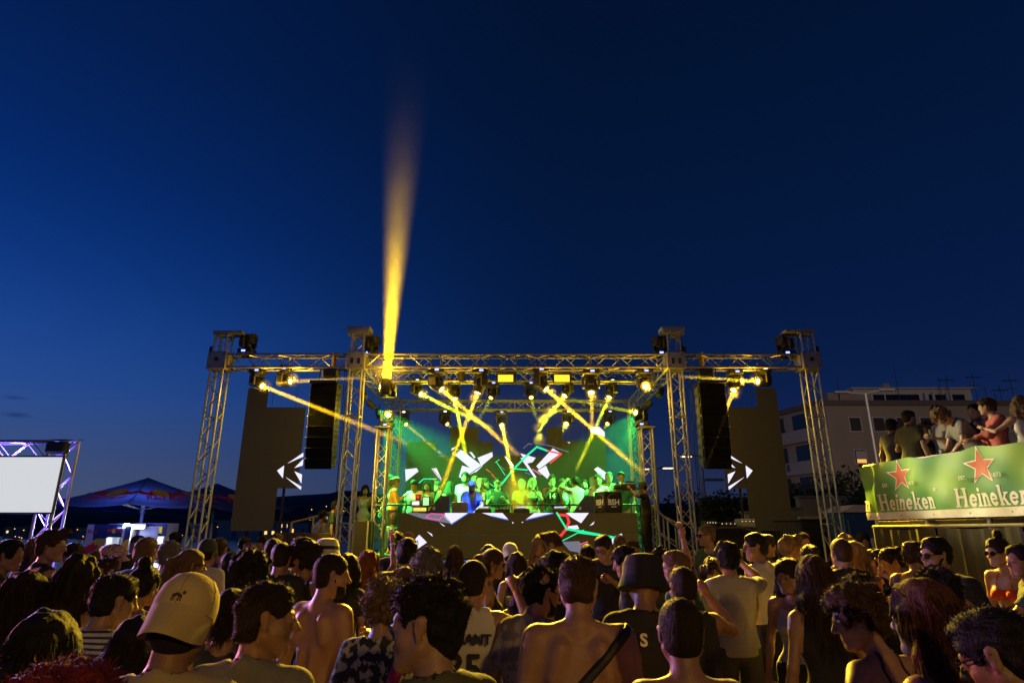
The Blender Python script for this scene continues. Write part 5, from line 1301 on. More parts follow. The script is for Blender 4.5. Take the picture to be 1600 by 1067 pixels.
ap = P(340, 755, 20.5); parasol('navy parasol standing behind the outer truss tower', ap, 2.4, P(232, 798, 20.5).z + .08, R(5))
# lamp under the first parasol: a lit white strip over the fridges
p = P(216, 823, 16.0); r = empty('strip_lamp', p); tag(r, 'short white strip lamp between the two fridges', 'lamp')
MB().box((0, 0, 0), (.28, .06, .08), bev=.01).build('tube', glow('strip_white', (.85, .92, 1.0), 10), r); MB().box((0, .05, .02), (.34, .05, .14), bev=.01).build('housing', ALU_D, r)
l = bpy.data.lights.new('strip_light', 'AREA'); l.energy = 210; l.size = .5; l.color = (.8, .9, 1.0); lo_ = bpy.data.objects.new('strip_light', l); COL.objects.link(lo_); lo_.matrix_world = aim(p + Vector((0, -.2, .05)), Vector((0, -.35, 1)))
l2 = bpy.data.lights.new('strip_light', 'AREA'); l2.energy = 60; l2.size = .5; l2.color = (.8, .88, 1.0); lo2 = bpy.data.objects.new('strip_light', l2); COL.objects.link(lo2); lo2.matrix_world = aim(p + Vector((0, -.2, -.05)), Vector((0.1, -1, -.35)))
# drinks stand: printed panel and two fridges
FW = mat('fridge_white', (.62, .63, .66), .45); FR_N = mat('fridge_navy', (.02, .03, .10), .5)
def fridge(label, x0, x1, py, D, head, lit):
    a, b = P(x0, py, D), P(x1, py, D); r = empty('fridge', ((a.x + b.x) / 2, D, 0)); tag(r, label, 'fridge', 'drinks fridges')
    w, h = b.x - a.x, a.z
    sh_ = MB(); sh_.box((0, .55, h / 2), (w, .04, h)); 
    for sx in (-1, 1): sh_.box((sx * (w / 2 - .02), .28, h / 2), (.04, .52, h))
    sh_.box((0, .28, h - .02), (w - .08, .52, .04)).box((0, .28, .12), (w - .08, .52, .24)); sh_.build('cabinet', FW, r)
    hd = MB().box((0, -.01, h - .16), (w, .04, .30), bev=.006).build('header', FR_N, r)
    if head == 'emblem': emblem(hd, Matrix.Translation((0, -.036, h - .16)), .34)
    else: MB().box((0, -.034, h - .16), (w * .62, .01, .16)).build('header_plate', glow('plate_yellow', (.9, .7, .12), .5), hd)
    MB().box((0, .50, (h - .3 + .25) / 2), (w - .1, .02, h - .6)).build('back_light', glow('fridge_glow', (.80, .90, 1.0), lit), r)
    for j in range(5):
        z = .42 + j * (h - .9) / 4.6; sf = MB().box((0, .28, z), (w - .1, .4, .02)).build('shelf', ALU_D, r)
        for i in range(6): MB().tube([(-w / 2 + .09 + (w - .18) * i / 5, .16, z + .012), (-w / 2 + .09 + (w - .18) * i / 5, .16, z + .15)], .026, 8).build('can', mat('can_blue' if (i + j) % 2 else 'can_silver', (.03, .08, .35) if (i + j) % 2 else (.5, .5, .55), .35, .5), sf)
    MB().box((w / 2 - .035, -.03, h * .5), (.02, .03, .5), bev=.006).build('handle', ALU, r)
    fr = MB()
    for sx in (-1, 1): fr.box((sx * (w / 2 - .02), -.005, (h - .32) / 2), (.04, .03, h - .34))
    fr.build('door_frame', FW, r)
fridge('tall lit drinks fridge with a round emblem on its header', 169, 194, 818, 15.6, 'emblem', 1.6)
fridge('tall lit drinks fridge with a yellow plate on its header', 230, 262, 817, 16.2, 'plate', 1.4)
a, b = P(138, 819, 15.8), P(170, 819, 15.8); r = empty('advert_panel', ((a.x + b.x) / 2, 15.8, 0)); tag(r, 'printed panel with a red animal and a yellow disc beside the fridge', 'sign')
w, h = b.x - a.x, a.z
MB().box((0, 0, h / 2), (w, .04, h), bev=.004).build('board', FW, r); MB().prism([(-.08, h), (w / 2, h), (w / 2, 0), (-w / 2, 0), (-w / 2, .4), (-.05, h - .5)], -.026, -.021).build('navy_print', FR_N, r)
MB().prism([(.12 + .28 * math.cos(t) if .12 + .28 * math.cos(t) < w / 2 else w / 2, h - .62 + .30 * math.sin(t)) for t in np.linspace(0, 6.28, 24)[:-1]], -.032, -.027).build('yellow_disc', PYEL, r)
MB().prism([((x - .75) * .62 + .1, h - .66 + z * 1.0) for x, z in BULL], -.038, -.033).build('red_animal', PRED, r)
text('lettering', 'Red', .15, Matrix.Translation((-w / 2 + .16, -.03, h - .17)) @ Matrix.Rotation(R(90), 4, 'X'), PRED, r, .002)
a, b = P(194, 820, 15.7), P(207, 820, 15.7); r = empty('advert_panel', ((a.x + b.x) / 2, 15.7, 0)); tag(r, 'narrow printed panel with a yellow half disc between the fridges', 'sign')
w, h = b.x - a.x, a.z; MB().box((0, 0, h / 2), (w, .04, h), bev=.004).build('board', FR_N, r)
MB().prism([(w / 2 - .004, h - .95), (w / 2 - .004, h - .3), (.0, h - .35), (-w / 2 + .01, h - .5), (-w / 2 + .005, h - .75), (0, h - .92)], -.026, -.021).build('yellow_disc', PYEL, r)
r = empty('drinks_counter', (P(216, 880, 15.9).x, 15.9, 0)); tag(r, 'white counter between the two drinks fridges', 'counter')
MB().box((0, .2, .55), (.44, .4, 1.1), bev=.02).build('body', FW, r); MB().box((0, .17, 1.115), (.48, .48, .03), bev=.006).build('top', ALU_D, r)
MB().box((0, .25, 1.95), (.46, .03, .3), bev=.005).build('sign_board', FW, r); rod('sign_post', (-.2, .25, 1.13), (-.2, .25, 1.85), .02, ALU, r); rod('sign_post', (.2, .25, 1.13), (.2, .25, 1.85), .02, ALU, r)

# ------------------------------------------------------------------ apartment block on the house side
BW = mat('render_wall', (.30, .24, .19), .9, var=.2, vs=.4, bump=.2, bs=3); BW2 = mat('render_pale', (.44, .42, .40), .9, var=.15, vs=.5); SHUT = mat('shutter', (.045, .03, .025), .6); BALC = mat('balcony_wall', (.36, .31, .26), .9, var=.15)
A_ = Vector((29.6, 59, 0)); zr = P(1400, 634, 59).z; Bx = 56.0; Wd = Vector((-1.9, 6.2, 0)).normalized()
r = empty('apartment_building', A_); tag(r, 'tan apartment block with side balconies and roof aerials behind the platform', 'building')
L = Bx - A_.x; dep = 9.0; s1 = Wd * dep
V = [(0, 0, 0), (L, 0, 0), (L + s1.x * 0, s1.y, 0), (s1.x, s1.y, 0)]; V += [(x, y, zr) for x, y, _ in V]
MB().add(V, [(0, 1, 5, 4), (1, 2, 6, 5), (2, 3, 7, 6), (3, 0, 4, 7), (4, 5, 6, 7)]).build('wall', BW, r)
V = [(-.3, -.3, zr), (L + .3, -.3, zr), (L + .3, s1.y + .3, zr), (s1.x - .35, s1.y + .3, zr)]; V += [(x, y, zr + .5) for x, y, _ in V]
MB().add(V, [(0, 1, 5, 4), (1, 2, 6, 5), (2, 3, 7, 6), (3, 0, 4, 7), (4, 5, 6, 7), (0, 3, 2, 1)]).build('parapet', mat('parapet_dark', (.12, .10, .085), .9), r)
for j in range(4):
    for i, px in enumerate((1336, 1373, 1410, 1447, 1486, 1526, 1566)):
        z = P(px, 663, 59).z - j * 3.05
        if z < 1.5: continue
        x = P(px, 663, 59).x - A_.x; lit = (i, j) == (0, 1)
        wn = MB().box((x, -.03, z), (1.05, .08, 1.25)).build('window', SHUT if not lit else WG, r)
        MB().box((x, -.10, z - .70), (1.35, .22, .10)).build('sill', BW2, wn)
        fr = MB()
        for sx in (-.56, .56): fr.box((x + sx, -.06, z), (.09, .09, 1.42))
        fr.box((x, -.06, z + .67), (1.03, .09, .09)); fr.build('frame', BW2, wn)
        if lit:
            MB().box((x + .05, -.08, z - .40), (.85, .02, .34)).build('lit_pane', glow('pane_orange', (1.0, .42, .10), 1.2), wn); MB().box((x + .05, -.075, z + .18), (.92, .02, .72)).build('blind', BW2, wn)
side = Matrix(((Wd.x, -Wd.y, 0, 0), (Wd.y, Wd.x, 0, 0), (0, 0, 1, 0), (0, 0, 0, 1)))
for j in range(4):
    z0 = zr - 3.05 * (j + 1)
    bl = MB(); bl.box((4.4, .55, z0 + .55), (6.4, .12, 1.1)); bl.box((1.2, .28, z0 + .55), (.12, .55, 1.1)); bl.box((7.6, .28, z0 + .55), (.12, .55, 1.1)); bl.box((4.4, .3, z0 - .05), (6.6, .7, .16))
    bb = bl.build('balcony', BALC, r, side)
    MB().box((2.9, .02, z0 + 1.5), (1.9, .06, 2.4)).build('balcony_door', WG, bb); MB().box((6.1, .02, z0 + 1.5), (1.9, .06, 2.4)).build('balcony_door', SHUT, bb)
    if j == 2: MB().box((2.2, .62, z0 + .75), (.3, .04, .9)).build('laundry', mat('laundry', (.5, .5, .55), .9), bb)
    if j == 1: MB().box((4.6, .62, z0 + .6), (.4, .04, .7)).build('laundry', mat('laundry_dark', (.05, .1, .12), .9), bb)
# set-back top floor
ph = MB(); x0 = P(1286, 615, 62).x - A_.x; x1 = P(1520, 615, 62).x - A_.x; zp = P(1400, 611, 62).z
ph.box(((x0 + x1) / 2 + 1.6, 5.2, (zr + zp) / 2 + .2), (x1 - x0 - 3.2, 4, zp - zr + .1)); p1 = ph.build('top_floor', BW2, r)
MB().box((x0 + 2.3, 3.0, (zr + zp) / 2 - .1), (4.4, 1.2, zp - zr - .4)).build('roof_room', BW, p1)
MB().box(((x0 + x1) / 2 + 1.6, 5.1, zp + .28), (x1 - x0 - 2.6, 4.6, .14)).build('roof_slab', BW2, p1)
for px, w in ((1375, 1.1), (1393, .9), (1418, 2.6), (1466, 1.6), (1500, 1.2)): MB().box((P(px, 622, 62).x - A_.x, 3.17, P(px, 623, 62).z), (w, .06, .95)).build('window', WG, p1)
for px in (1440, 1452, 1474): MB().box((P(px, 618, 62).x - A_.x, 2.4, zr + 1.0), (.18, .18, 1.6)).build('pillar', BW2, p1)
MB().box((P(1402, 604, 62).x - A_.x, 5, zp + .7), (.6, .5, 1.0)).build('chimney', BW, p1)
for px, py, kind in ((1307, 590, 0), (1396, 572, 0), (1465, 589, 0), (1477, 586, 1), (1518, 582, 2), (1538, 604, 0), (1560, 602, 1), (1576, 587, 2), (1554, 615, 0)):
    b = P(px, py, 61); an = MB(); x = b.x - A_.x; an.tube([(x, 2, zr + .3), (x, 2, b.z)], .035, 5)
    if kind: an.tube([(x - .8, 2, b.z - .5), (x + .8, 2, b.z - .5)], .025, 4)
    if kind:
        for q in np.linspace(-.7, .7, 5): an.tube([(x + q, 1.6, b.z - .5), (x + q, 2.4, b.z - .5)], .018, 4)
    if kind == 2: an.tube([(x - .5, 2, b.z - 1.3), (x + .5, 2, b.z - 1.3)], .025, 4)
    an.build('aerial', mat('aerial_grey', (.06, .06, .06), .5, .5), r)
# street lamps
def street_lamp(label, top, D, arms, lit, h=None):
    p = P(*top, D); r = empty('street_lamp', (p.x, D, 0)); tag(r, label, 'street lamp')
    rod('pole', (0, 0, 0), (0, 0, p.z), .07, mat('lamp_grey', (.28, .28, .30), .5, .3), r)
    for sx, L_, rise in arms:
        MB().tube([(0, 0, p.z), (sx * L_ * .5, 0, p.z + rise * .6), (sx * L_, 0, p.z + rise)], .05, 6).build('arm', mat('lamp_grey'), r)
        hd = MB().box((sx * (L_ + .35), 0, p.z + rise + .02), (.8, .28, .10), bev=.03).build('lamp_head', mat('lamp_grey'), r)
        if lit: MB().box((sx * (L_ + .35), 0, p.z + rise - .045), (.5, .2, .02)).build('lamp_glass', glow('lamp_amber', (1.0, .75, .4), 6), hd)
street_lamp('unlit double arm street lamp in front of the apartment block', (1352, 615), 30, ((-1, .8, .05), (1, .7, .16)), False)
street_lamp('lit street lamp with one arm seen between the line array and the tower', (1095, 712), 32, ((-1, .4, .0),), True)
street_lamp('lit double arm street lamp seen behind the short tower of the house side', (1025, 733), 34, ((-1, .3, .05), (1, .3, .1)), True)
street_lamp('slim unlit street lamp behind the hedge', (1098, 750), 26, ((1, .1, .0),), False)
# hedge, walls and fences on the house side
LEAF = mat('leaf_dark', (.022, .036, .012), .7, var=.5, vs=3); BARK = mat('bark', (.05, .04, .03), .9, bump=.5, bs=20)
def foliage(name, blobs, n, size, seed):
    r_ = np.random.default_rng(seed); V = []; T = []
    w = sum(b[3] ** 2 for b in blobs)
    for (cx, cy, cz, rad, *sq) in blobs:
        k = int(n * rad ** 2 / w); sq = sq[0] if sq else (1, 1, 1)
        d = r_.normal(size=(k, 3)); d /= np.linalg.norm(d, axis=1)[:, None]; rr = rad * (1 - .55 * r_.random(k) ** 2.2) * (1 + .18 * np.sin(d[:, 0] * 9 + seed) * np.sin(d[:, 2] * 7 + d[:, 1] * 5))
        c = np.array((cx, cy, cz)) + d * rr[:, None] * np.array(sq)
        a = r_.normal(size=(k, 3)); a /= np.linalg.norm(a, axis=1)[:, None]; b = np.cross(a, r_.normal(size=(k, 3))); b /= np.linalg.norm(b, axis=1)[:, None]
        s = size * r_.uniform(.6, 1.3, (k, 1)); o = sum(len(x) for x in V)
        V += [c - a * s, c + b * s * .45, c + a * s, c - b * s * .45]
        i = np.arange(k) + o; T.append(np.stack([i, i + k, i + 2 * k, i + 3 * k], 1))
    return np_mesh(name, np.concatenate(V), np.concatenate(T), LEAF)
def tree(label, px, py_top, D, w, trunk_h, n=5000, seed=1, size=.10, cat='tree', blobs=None):
    p = P(px, py_top, D); r = empty('tree' if cat == 'tree' else 'bush', (p.x, D, 0)); tag(r, label, cat, 'trees on the house side' if cat == 'tree' else None)
    H_ = p.z; r_ = np.random.default_rng(seed)
    bl = blobs or [(r_.uniform(-.35, .35) * w, r_.uniform(-.3, .3) * w, trunk_h + (H_ - trunk_h) * r_.uniform(.2, .75), w * r_.uniform(.28, .42)) for _ in range(7)]
    hi = max(b[2] + b[3] for b in bl); bl = [(a, b, c * H_ / hi, d) for a, b, c, d in bl]
    link('crown', foliage('crown', bl, n, size, seed), r)
    t = MB(); t.tube([(0, 0, 0), (.05, .02, trunk_h * .6), (.0, 0, trunk_h + .5)], [.16, .12, .07], 8)
    for a, b, c, d in bl[:5]: t.tube([(0, 0, trunk_h * .8), (a * .5, b * .5, (trunk_h + c) / 2), (a, b, c)], [.07, .05, .02], 5)
    t.build('trunk', BARK, r, None, True)
tree('dark round tree in front of the apartment block beside the banner', 1325, 728, 20, 2.4, 1.2, 5200, 11, .09)
tree('dark bushy tree behind the outer tower on the house side', 1288, 742, 24, 3.0, 1.2, 5200, 12, .10)
tree('low dark tree at the foot of the apartment block balconies', 1248, 757, 27, 2.6, 1.4, 4200, 13, .10)
tree('dark tree showing behind the control desk, tallest of the hedge', 1150, 764, 21, 2.0, .9, 4600, 14, .09)
for i, (px, py) in enumerate(((1095, 774), (1117, 772), (1132, 775))):
    tree(('clipped bush in the hedge by the tower', 'clipped bush in the middle of the hedge', 'clipped bush in the hedge next to the taller tree')[i], px, py, 20.5, 1.2, .5, 2600, 20 + i, .08, 'bush')
tree('dark shrub growing against the blue cabin', 1338, 752, 17.5, 1.5, .7, 3600, 31, .08, 'bush')
tree('broad dark tree far behind the stage on the house side', 1065, 770, 42, 5, 1.6, 3000, 32, .2)
WALLM = mat('yard_wall', (.34, .27, .18), .9, var=.3, vs=1.2, bump=.3, bs=8)
def wall(label, px0, px1, py, D, m, cat='wall', name='wall', th=.25):
    a, b = P(px0, py, D), P(px1, py, D); r = empty(name, ((a.x + b.x) / 2, D, 0)); tag(r, label, cat, kind='thing')
    MB().box((0, 0, a.z / 2), (b.x - a.x, th, a.z), bev=.01).build('panel', m, r); MB().box((0, 0, a.z + .03), (b.x - a.x + .06, th + .08, .06), bev=.01).build('coping', mat('coping', (.25, .22, .18), .9), r); return r, b.x - a.x, a.z
r, w, h = wall('tan yard wall behind the outer tower with dark scrawled paint', 1245, 1325, 778, 19.0, WALLM)
gp = MB()
for cx, cz, rr in ((w * .28, h - .35, .16), (w * .36, h - .42, .12), (w * .22, h - .55, .14)): gp.tube([(cx + rr * math.cos(t), -.128, cz + rr * .8 * math.sin(t)) for t in np.linspace(.3, 5.8, 12)], .018, 4)
gp.build('painted_scrawl', mat('paint_dark', (.12, .05, .04), .8), r)
wall('low tan wall next to the control desk', 1211, 1250, 796, 18.0, WALLM)
wall('grey wall between the hedge and the control desk', 1160, 1184, 802, 17.5, mat('wall_grey', (.35, .33, .30), .9))
wall('black hoarding behind the outer tower on the house side', 1250, 1345, 811, 15.0, BLACKF, 'hoarding', 'hoarding', .05)
a, b = P(1208, 812, 14.6), P(1252, 812, 14.6); r = empty('metal_fence', (a.x, 14.6, 0)); tag(r, 'black barred metal fence beside the control desk', 'fence')
for i in range(12): rod('bar', ((b.x - a.x) * i / 11, 0, 0), ((b.x - a.x) * i / 11, 0, a.z), .011, BLACK, r)
for z in (.15, a.z - .03): rod('rail', (0, 0, z), (b.x - a.x, 0, z), .016, BLACK, r)
# blue portable cabin
a, b = P(1339, 800, 14.2), P(1362, 800, 14.2); r = empty('portable_cabin', ((a.x + b.x) / 2, 14.2, 0)); tag(r, 'blue portable toilet cabin beside the banner', 'cabin')
w, h = .95, a.z; BLU = mat('cabin_blue', (.02, .07, .20), .5)
MB().box((0, .5, h / 2), (w, .95, h), bev=.02).build('body', BLU, r); MB().prism([(-w / 2 - .05, h), (-w * .2, h + .16), (w * .2, h + .16), (w / 2 + .05, h)], 0, 1.0).build('roof', mat('cabin_roof', (.45, .47, .5), .6), r)
MB().box((0, .0, h / 2), (w - .16, .03, h - .3), bev=.01).build('door', BLU, r); MB().lathe([(.22, 0), (.22, .008), (0, .009)], 20).build('emblem', mat('cabin_white', (.6, .62, .65), .6), r, Matrix.Translation((.12, -.02, h - .75)) @ Matrix.Rotation(R(90), 4, 'X'))

# small dark clouds low over the sea
for px, py, w, h, lb in ((26, 648, 27, 4.5, 'thin dark cloud low over the sea'), (22, 621, 26, 2.5, 'faint streak of cloud above the thin dark one'), (126, 687, 9, 1.5, 'tiny dark cloud above the projection screen frame')):
    c = P(px, py, 7000); k = 7000 / F
    o = MB().lathe([(0, -1)] + [(math.cos(a), math.sin(a)) for a in np.linspace(-1.2, 1.2, 6)] + [(0, 1)], 16).build('cloud', fog('cloud_%d' % px, .0, .0 + 1.6 / (w * k), None, 1.7, 1.0, (.25, .35, .5)), None, Matrix.Translation(c) @ Matrix.Diagonal((w * k, w * k, h * k, 1)), True); tag(o, lb, 'cloud', kind='stuff')
# ------------------------------------------------------------------ raised guest platform with its printed green banner
PA = P(1343, 726, 10.0); PB = P(1600, 688, 7.25)
dirv = Vector((PB.x - PA.x, PB.y - PA.y, 0)); Lb = dirv.length; dirv.normalize()       # along the banner, towards the camera
nrm = Vector((dirv.y, -dirv.x, 0)); nrm = nrm if nrm.x < 0 else -nrm                        # faces the crowd
zb0 = P(1360, 812, 9.9).z; ztop_ = PA.z; Hb = ztop_ - zb0
ext = 2.2; LT = Lb + ext
FLOOR = zb0 - .02
r = empty('guest_platform', (PA.x, PA.y, 0)); tag(r, 'raised scaffold platform for guests with olive drapes below', 'platform')
def Lp(u, n, z): return Vector((dirv.x * u + nrm.x * n, dirv.y * u + nrm.y * n, z))
MP = Matrix(((dirv.x, -nrm.x, 0, 0), (dirv.y, -nrm.y, 0, 0), (0, 0, 1, 0), (0, 0, 0, 1)))     # x along, y into the platform
for i in range(5):
    for j in range(2): MB().box((LT * (i + .5) / 5, .15 + .9 * (j + .5), FLOOR - .04), (LT / 5 - .006, .894, .08), bev=.004).build('deck_board', WOODD, r, MP)
for i in range(6):
    u = .05 + (LT - .1) * i / 5
    for n_ in (.1, 1.9): rod('post', MP @ Vector((u, n_, 0)), MP @ Vector((u, n_, FLOOR - .08 if n_ > 1 else ztop_ - .02)), .024, ALU, r)
for z in (zb0 - .10, ztop_ - .03): rod('rail', MP @ Vector((0, .06, z)), MP @ Vector((LT, .06, z)), .022, mat('rail_pale', (.26, .21, .09), .5) if z < 2.3 else ALU, r)
rod('rail', MP @ Vector((0, .1, ztop_ - .03)), MP @ Vector((0, 1.9, ztop_ - .03)), .022, ALU, r)
# olive drapes hang in folds below the rail, one cloth per bay
OLV = mat('drape_olive', (.050, .046, .024), .9, var=.2, vs=4, bump=.2, bs=120)
nb = 4
for bay in range(nb):
    V = []; Fc = []; nu, nv = 26, 8; u0, u1 = LT * bay / nb + .02, LT * (bay + 1) / nb - .05
    for j in range(nv + 1):
        for i in range(nu + 1):
            t = i / nu; z = (zb0 - .13) * (1 - j / nv) + .02; z -= .035 * math.sin(math.pi * t) * (1 - j / nv)
            V.append((u0 + (u1 - u0) * t, .05 - (.02 + .05 * j / nv) * (.5 + .5 * math.sin(t * 19 + bay * 2 + .5 * math.sin(j * .6))) - .015 * math.sin(t * 43 + bay), z))
    for j in range(nv):
        for i in range(nu): q = j * (nu + 1) + i; Fc.append((q, q + 1, q + nu + 2, q + nu + 1))
    MB().add(V, Fc).build('drape', OLV, r, MP, True)
V = []; Fc = []
for j in range(7):
    for i in range(19): t = i / 18; V.append((-.03 - .03 * math.sin(t * 17), .06 + 1.8 * t, (zb0 - .13) * (1 - j / 6) + .02))
for j in range(6):
    for i in range(18): q = j * 19 + i; Fc.append((q, q + 1, q + 20, q + 19))
MB().add(V, Fc).build('drape', OLV, r, MP, True)
# banner: one cloth, sagging between its ties; print follows the folds
def disp(u, w):
    """how far the cloth stands out at u along and w up"""
    return .016 * math.sin(u * 5.1 + w * 2.2) + .012 * math.sin(u * 9.3 - w * 6 + 1) + .014 * math.sin((u * .7 + w) * 11) * (1 - w / Hb) + .02 * math.exp(-((u - .30) / .05) ** 2)
def top_sag(u): return .035 * (.5 + .5 * math.sin(u * 4.6 + 1.0)) + .012 * math.sin(u * 11)
b = empty('banner', (PA.x, PA.y, 0)); tag(b, 'green printed banner with red stars tied along the guest platform', 'banner')
GRN = mat('banner_green', (.035, .23, .055), .55, var=.12, vs=2.0); 
t_ = GRN.node_tree; n_ = t_.nodes.new('ShaderNodeTexNoise'); n_.inputs['Scale'].default_value = 1.6; n_.inputs['Detail'].default_value = 1; tc = t_.nodes.new('ShaderNodeTexCoord'); t_.links.new(tc.outputs['Object'], n_.inputs['Vector'])
rp = t_.nodes.new('ShaderNodeValToRGB'); e = rp.color_ramp.elements; e[0].position = .35; e[0].color = (.025, .20, .06, 1); e[1].position = .72; e[1].color = (.22, .42, .03, 1)
t_.links.new(n_.outputs['Fac'], rp.inputs[0]); t_.links.new(rp.outputs[0], t_.nodes['Principled BSDF'].inputs['Base Color'])
V = []; Fc = []; nu, nv = 120, 22
for j in range(nv + 1):
    for i in range(nu + 1):
        u = LT * i / nu; w = Hb * j / nv; k = j / nv
        V.append(MP @ Vector((u + (.03 * (1 - k) if i == 0 else 0), .0 - disp(u, w), zb0 + w - top_sag(u) * k ** 3)))
for j in range(nv):
    for i in range(nu): q = j * (nu + 1) + i; Fc.append((q, q + 1, q + nu + 2, q + nu + 1))
MB().add(V, Fc).build('cloth', GRN, b, None, True)
def on_cloth(name, polys, m, lift=.006):
    """flat print: small facets laid on the folds"""
    bm = bmesh.new()
    for pts in polys:
        f = bm.faces.new([bm.verts.new((u, w, 0)) for u, w in pts])
    bmesh.ops.triangulate(bm, faces=bm.faces[:])
    bmesh.ops.subdivide_edges(bm, edges=[e for e in bm.edges if e.calc_length() > .05], cuts=2, use_grid_fill=False)
    bmesh.ops.triangulate(bm, faces=bm.faces[:])
    for v in bm.verts:
        u, w = v.co.x, v.co.y; v.co = MP @ Vector((u, -disp(u, w) - lift, zb0 + w - top_sag(u) * (w / Hb) ** 3))
    me = bpy.data.meshes.new(name); bm.to_mesh(me); bm.free(); me.materials.append(m); return link(name, me, b)
WPR = mat('print_white', (.80, .77, .66), .6); SRED = mat('star_red', (.50, .085, .035), .55)
hw = .105
on_cloth('white_hem', [[(LT * i / 60, .0), (LT * (i + 1) / 60, .0), (LT * (i + 1) / 60, hw), (LT * i / 60, hw)] for i in range(60)], WPR, .004)
def rect(x0, y0, x1, y1): return [(x0, y0), (x1, y0), (x1, y1), (x0, y1)]
def arc(cx, cy, ro, ri, a0, a1, sx=1.0, n=14):
    out = []
    for i in range(n):
        s, e = R(a0 + (a1 - a0) * i / n), R(a0 + (a1 - a0) * (i + 1) / n)
        out.append([(cx + sx * ro * math.cos(s), cy + ro * math.sin(s)), (cx + sx * ro * math.cos(e), cy + ro * math.sin(e)), (cx + sx * ri * math.cos(e), cy + ri * math.sin(e)), (cx + sx * ri * math.cos(s), cy + ri * math.sin(s))])
    return out
def glyph(ch):
    """slab-serif letters, x-height 1, cap height 1.5"""
    t = .30; sf = .12; sw = .12
    def stem(x, y0, y1, top=True, bot=True):
        q = [rect(x, y0, x + t, y1)]
        if top: q.append(rect(x - sw, y1 - sf, x + t * .5, y1))
        if bot: q.append(rect(x - sw, y0, x + t + sw, y0 + sf))
        return q
    if ch == 'H': return [*stem(.12, 0, 1.55), rect(.12, 1.43, .54, 1.55), rect(.42, .72, .95, .90), *stem(.95, 0, 1.55), rect(.83, 1.43, 1.37, 1.55)], 1.50
    if ch == 'e': return [*arc(.50, .5, .52, .24, 28, 330, .92), rect(.10, .44, .92, .60), [(.70, .60), (.97, .60), (.93, .76), (.72, .72)]], 1.08
    if ch == 'i': return [*stem(.14, 0, 1.02), *arc(.29, 1.32, .17, .0, 0, 360)], .62
    if ch == 'n': return [*stem(.14, 0, 1.02), *arc(.62, .62, .40, .12, 0, 150, .95), rect(.72, 0, 1.0, .64), rect(.62, 0, 1.10, sf)], 1.22
    if ch == 'k': return [*stem(.14, 0, 1.55), [(.42, .42), (.80, .95), (1.05, .95), (.58, .40)], [(.50, .58), (.72, .68), (1.15, .0), (.80, .0)], rect(.68, .88, 1.14, 1.0), rect(.72, 0, 1.22, sf)], 1.24
    return [], .5
def word(u0, w0, sc, txt, st=1.18):
    polys = []; x = u0
    for ch in txt:
        g, adv = glyph(ch)
        for p in g: polys.append([(x + a * sc * st, w0 + b_ * sc) for a, b_ in p])
        x += adv * sc * st
    return polys, x
def U(px, py):   # along the banner for a photograph pixel column
    best = min(np.linspace(0, LT, 600), key=lambda u: abs((lambda q: F * q.x / (q.y * math.cos(PITCH) + (q.z - CAM_H) * math.sin(PITCH)) + 800)(Vector((PA.x, PA.y, 0)) + MP @ Vector((u, 0, 2.5))) - px)); return float(best)
def word_between(pxa, pxb, sc, txt, name):
    ua, ub = U(pxa, 0), U(pxb, 0); _, e = word(0, 0, sc, txt, 1.0); st = (ub - ua) / e
    on_cloth(name, word(ua, hw + .02, sc, txt, st)[0], WPR)
    return ua, ub
sc = .155
ua, ub = word_between(1374, 1459, sc, 'Heineken', 'lettering'); u2a, u2b = word_between(1491, 1606, sc, 'Heineken', 'lettering')
st = (ub - ua) / word(0, 0, sc, 'Heineken', 1.0)[1]
pl, e_ = word(0, hw + .02, sc, 'n', st); on_cloth('lettering', [[(u + U(1349, 0), w) for u, w in p] for p in pl], WPR)
def star(u, w, ro, m, name, lift, sx=1.0):
    pts = []
    for i in range(10): a = R(90 + 36 * i); rr = ro if i % 2 == 0 else ro * .40; pts.append((u + sx * rr * math.cos(a), w + rr * math.sin(a)))
    c = (u, w); on_cloth(name, [[c, pts[i], pts[(i + 1) % 10]] for i in range(10)], m, lift)
for px in (1410, 1538):
    u = U(px, 0); star(u, Hb * .72, .245, WPR, 'star_outline', .006, 1.05); star(u, Hb * .72, .205, SRED, 'star', .011, 1.03)
    for tx, du in (('EST.', -.24), ('1873', .24)):
        q = Vector((PA.x, PA.y, 0)); M4 = frame(MP @ Vector((u + du, -.055, zb0 + Hb * .57)), dirv, (0, 0, 1)); text('small_lettering', tx, .07, M4, WPR, b, .001)
on_cloth('registered_mark', arc(ub + .03, hw + .02 + 1.62 * sc, .022, .013, 0, 360), WPR)
for i in range(9): on_cloth('eyelet', arc(.12 + LT * i / 8.6, .05, .011, .004, 0, 360, n=8), BLACK, .008)
# high tables with cups, on the ground in front of the drapes
def high_table(label, pos, h=1.08, rad=.34):
    r = empty('high_table', pos); tag(r, label, 'table', 'high tables by the drapes')
    MB().lathe([(rad, h - .03), (rad, h), (0, h + .001)], 24).build('top', mat('table_top', (.20, .17, .09), .4), r, None, True); rod('column', (0, 0, .03), (0, 0, h - .03), .035, ALU_D, r); MB().lathe([(.24, .0), (.24, .02), (.05, .04), (.04, .05)], 20).build('foot', ALU_D, r)
    return r
cupm = mat('cup_plastic', (.60, .55, .42), .15); cupm.node_tree.nodes['Principled BSDF'].inputs['Transmission Weight'].default_value = .75
drk = mat('drink_amber', (.45, .26, .05), .1)
def cup(label, p, fill=.6, s=1.0, group='plastic cups'):
    r = empty('plastic_cup', p); tag(r, label, 'cup', group)
    MB().lathe([(.030 * s, 0), (.043 * s, .125 * s), (.046 * s, .127 * s), (.041 * s, .125 * s), (.029 * s, .004)], 16).build('cup', cupm, r, None, True)
    MB().lathe([(.0285 * s, .006), (.029 * s + .012 * s * fill, .12 * s * fill), (0, .12 * s * fill)], 14).build('drink', drk, r, None, True)
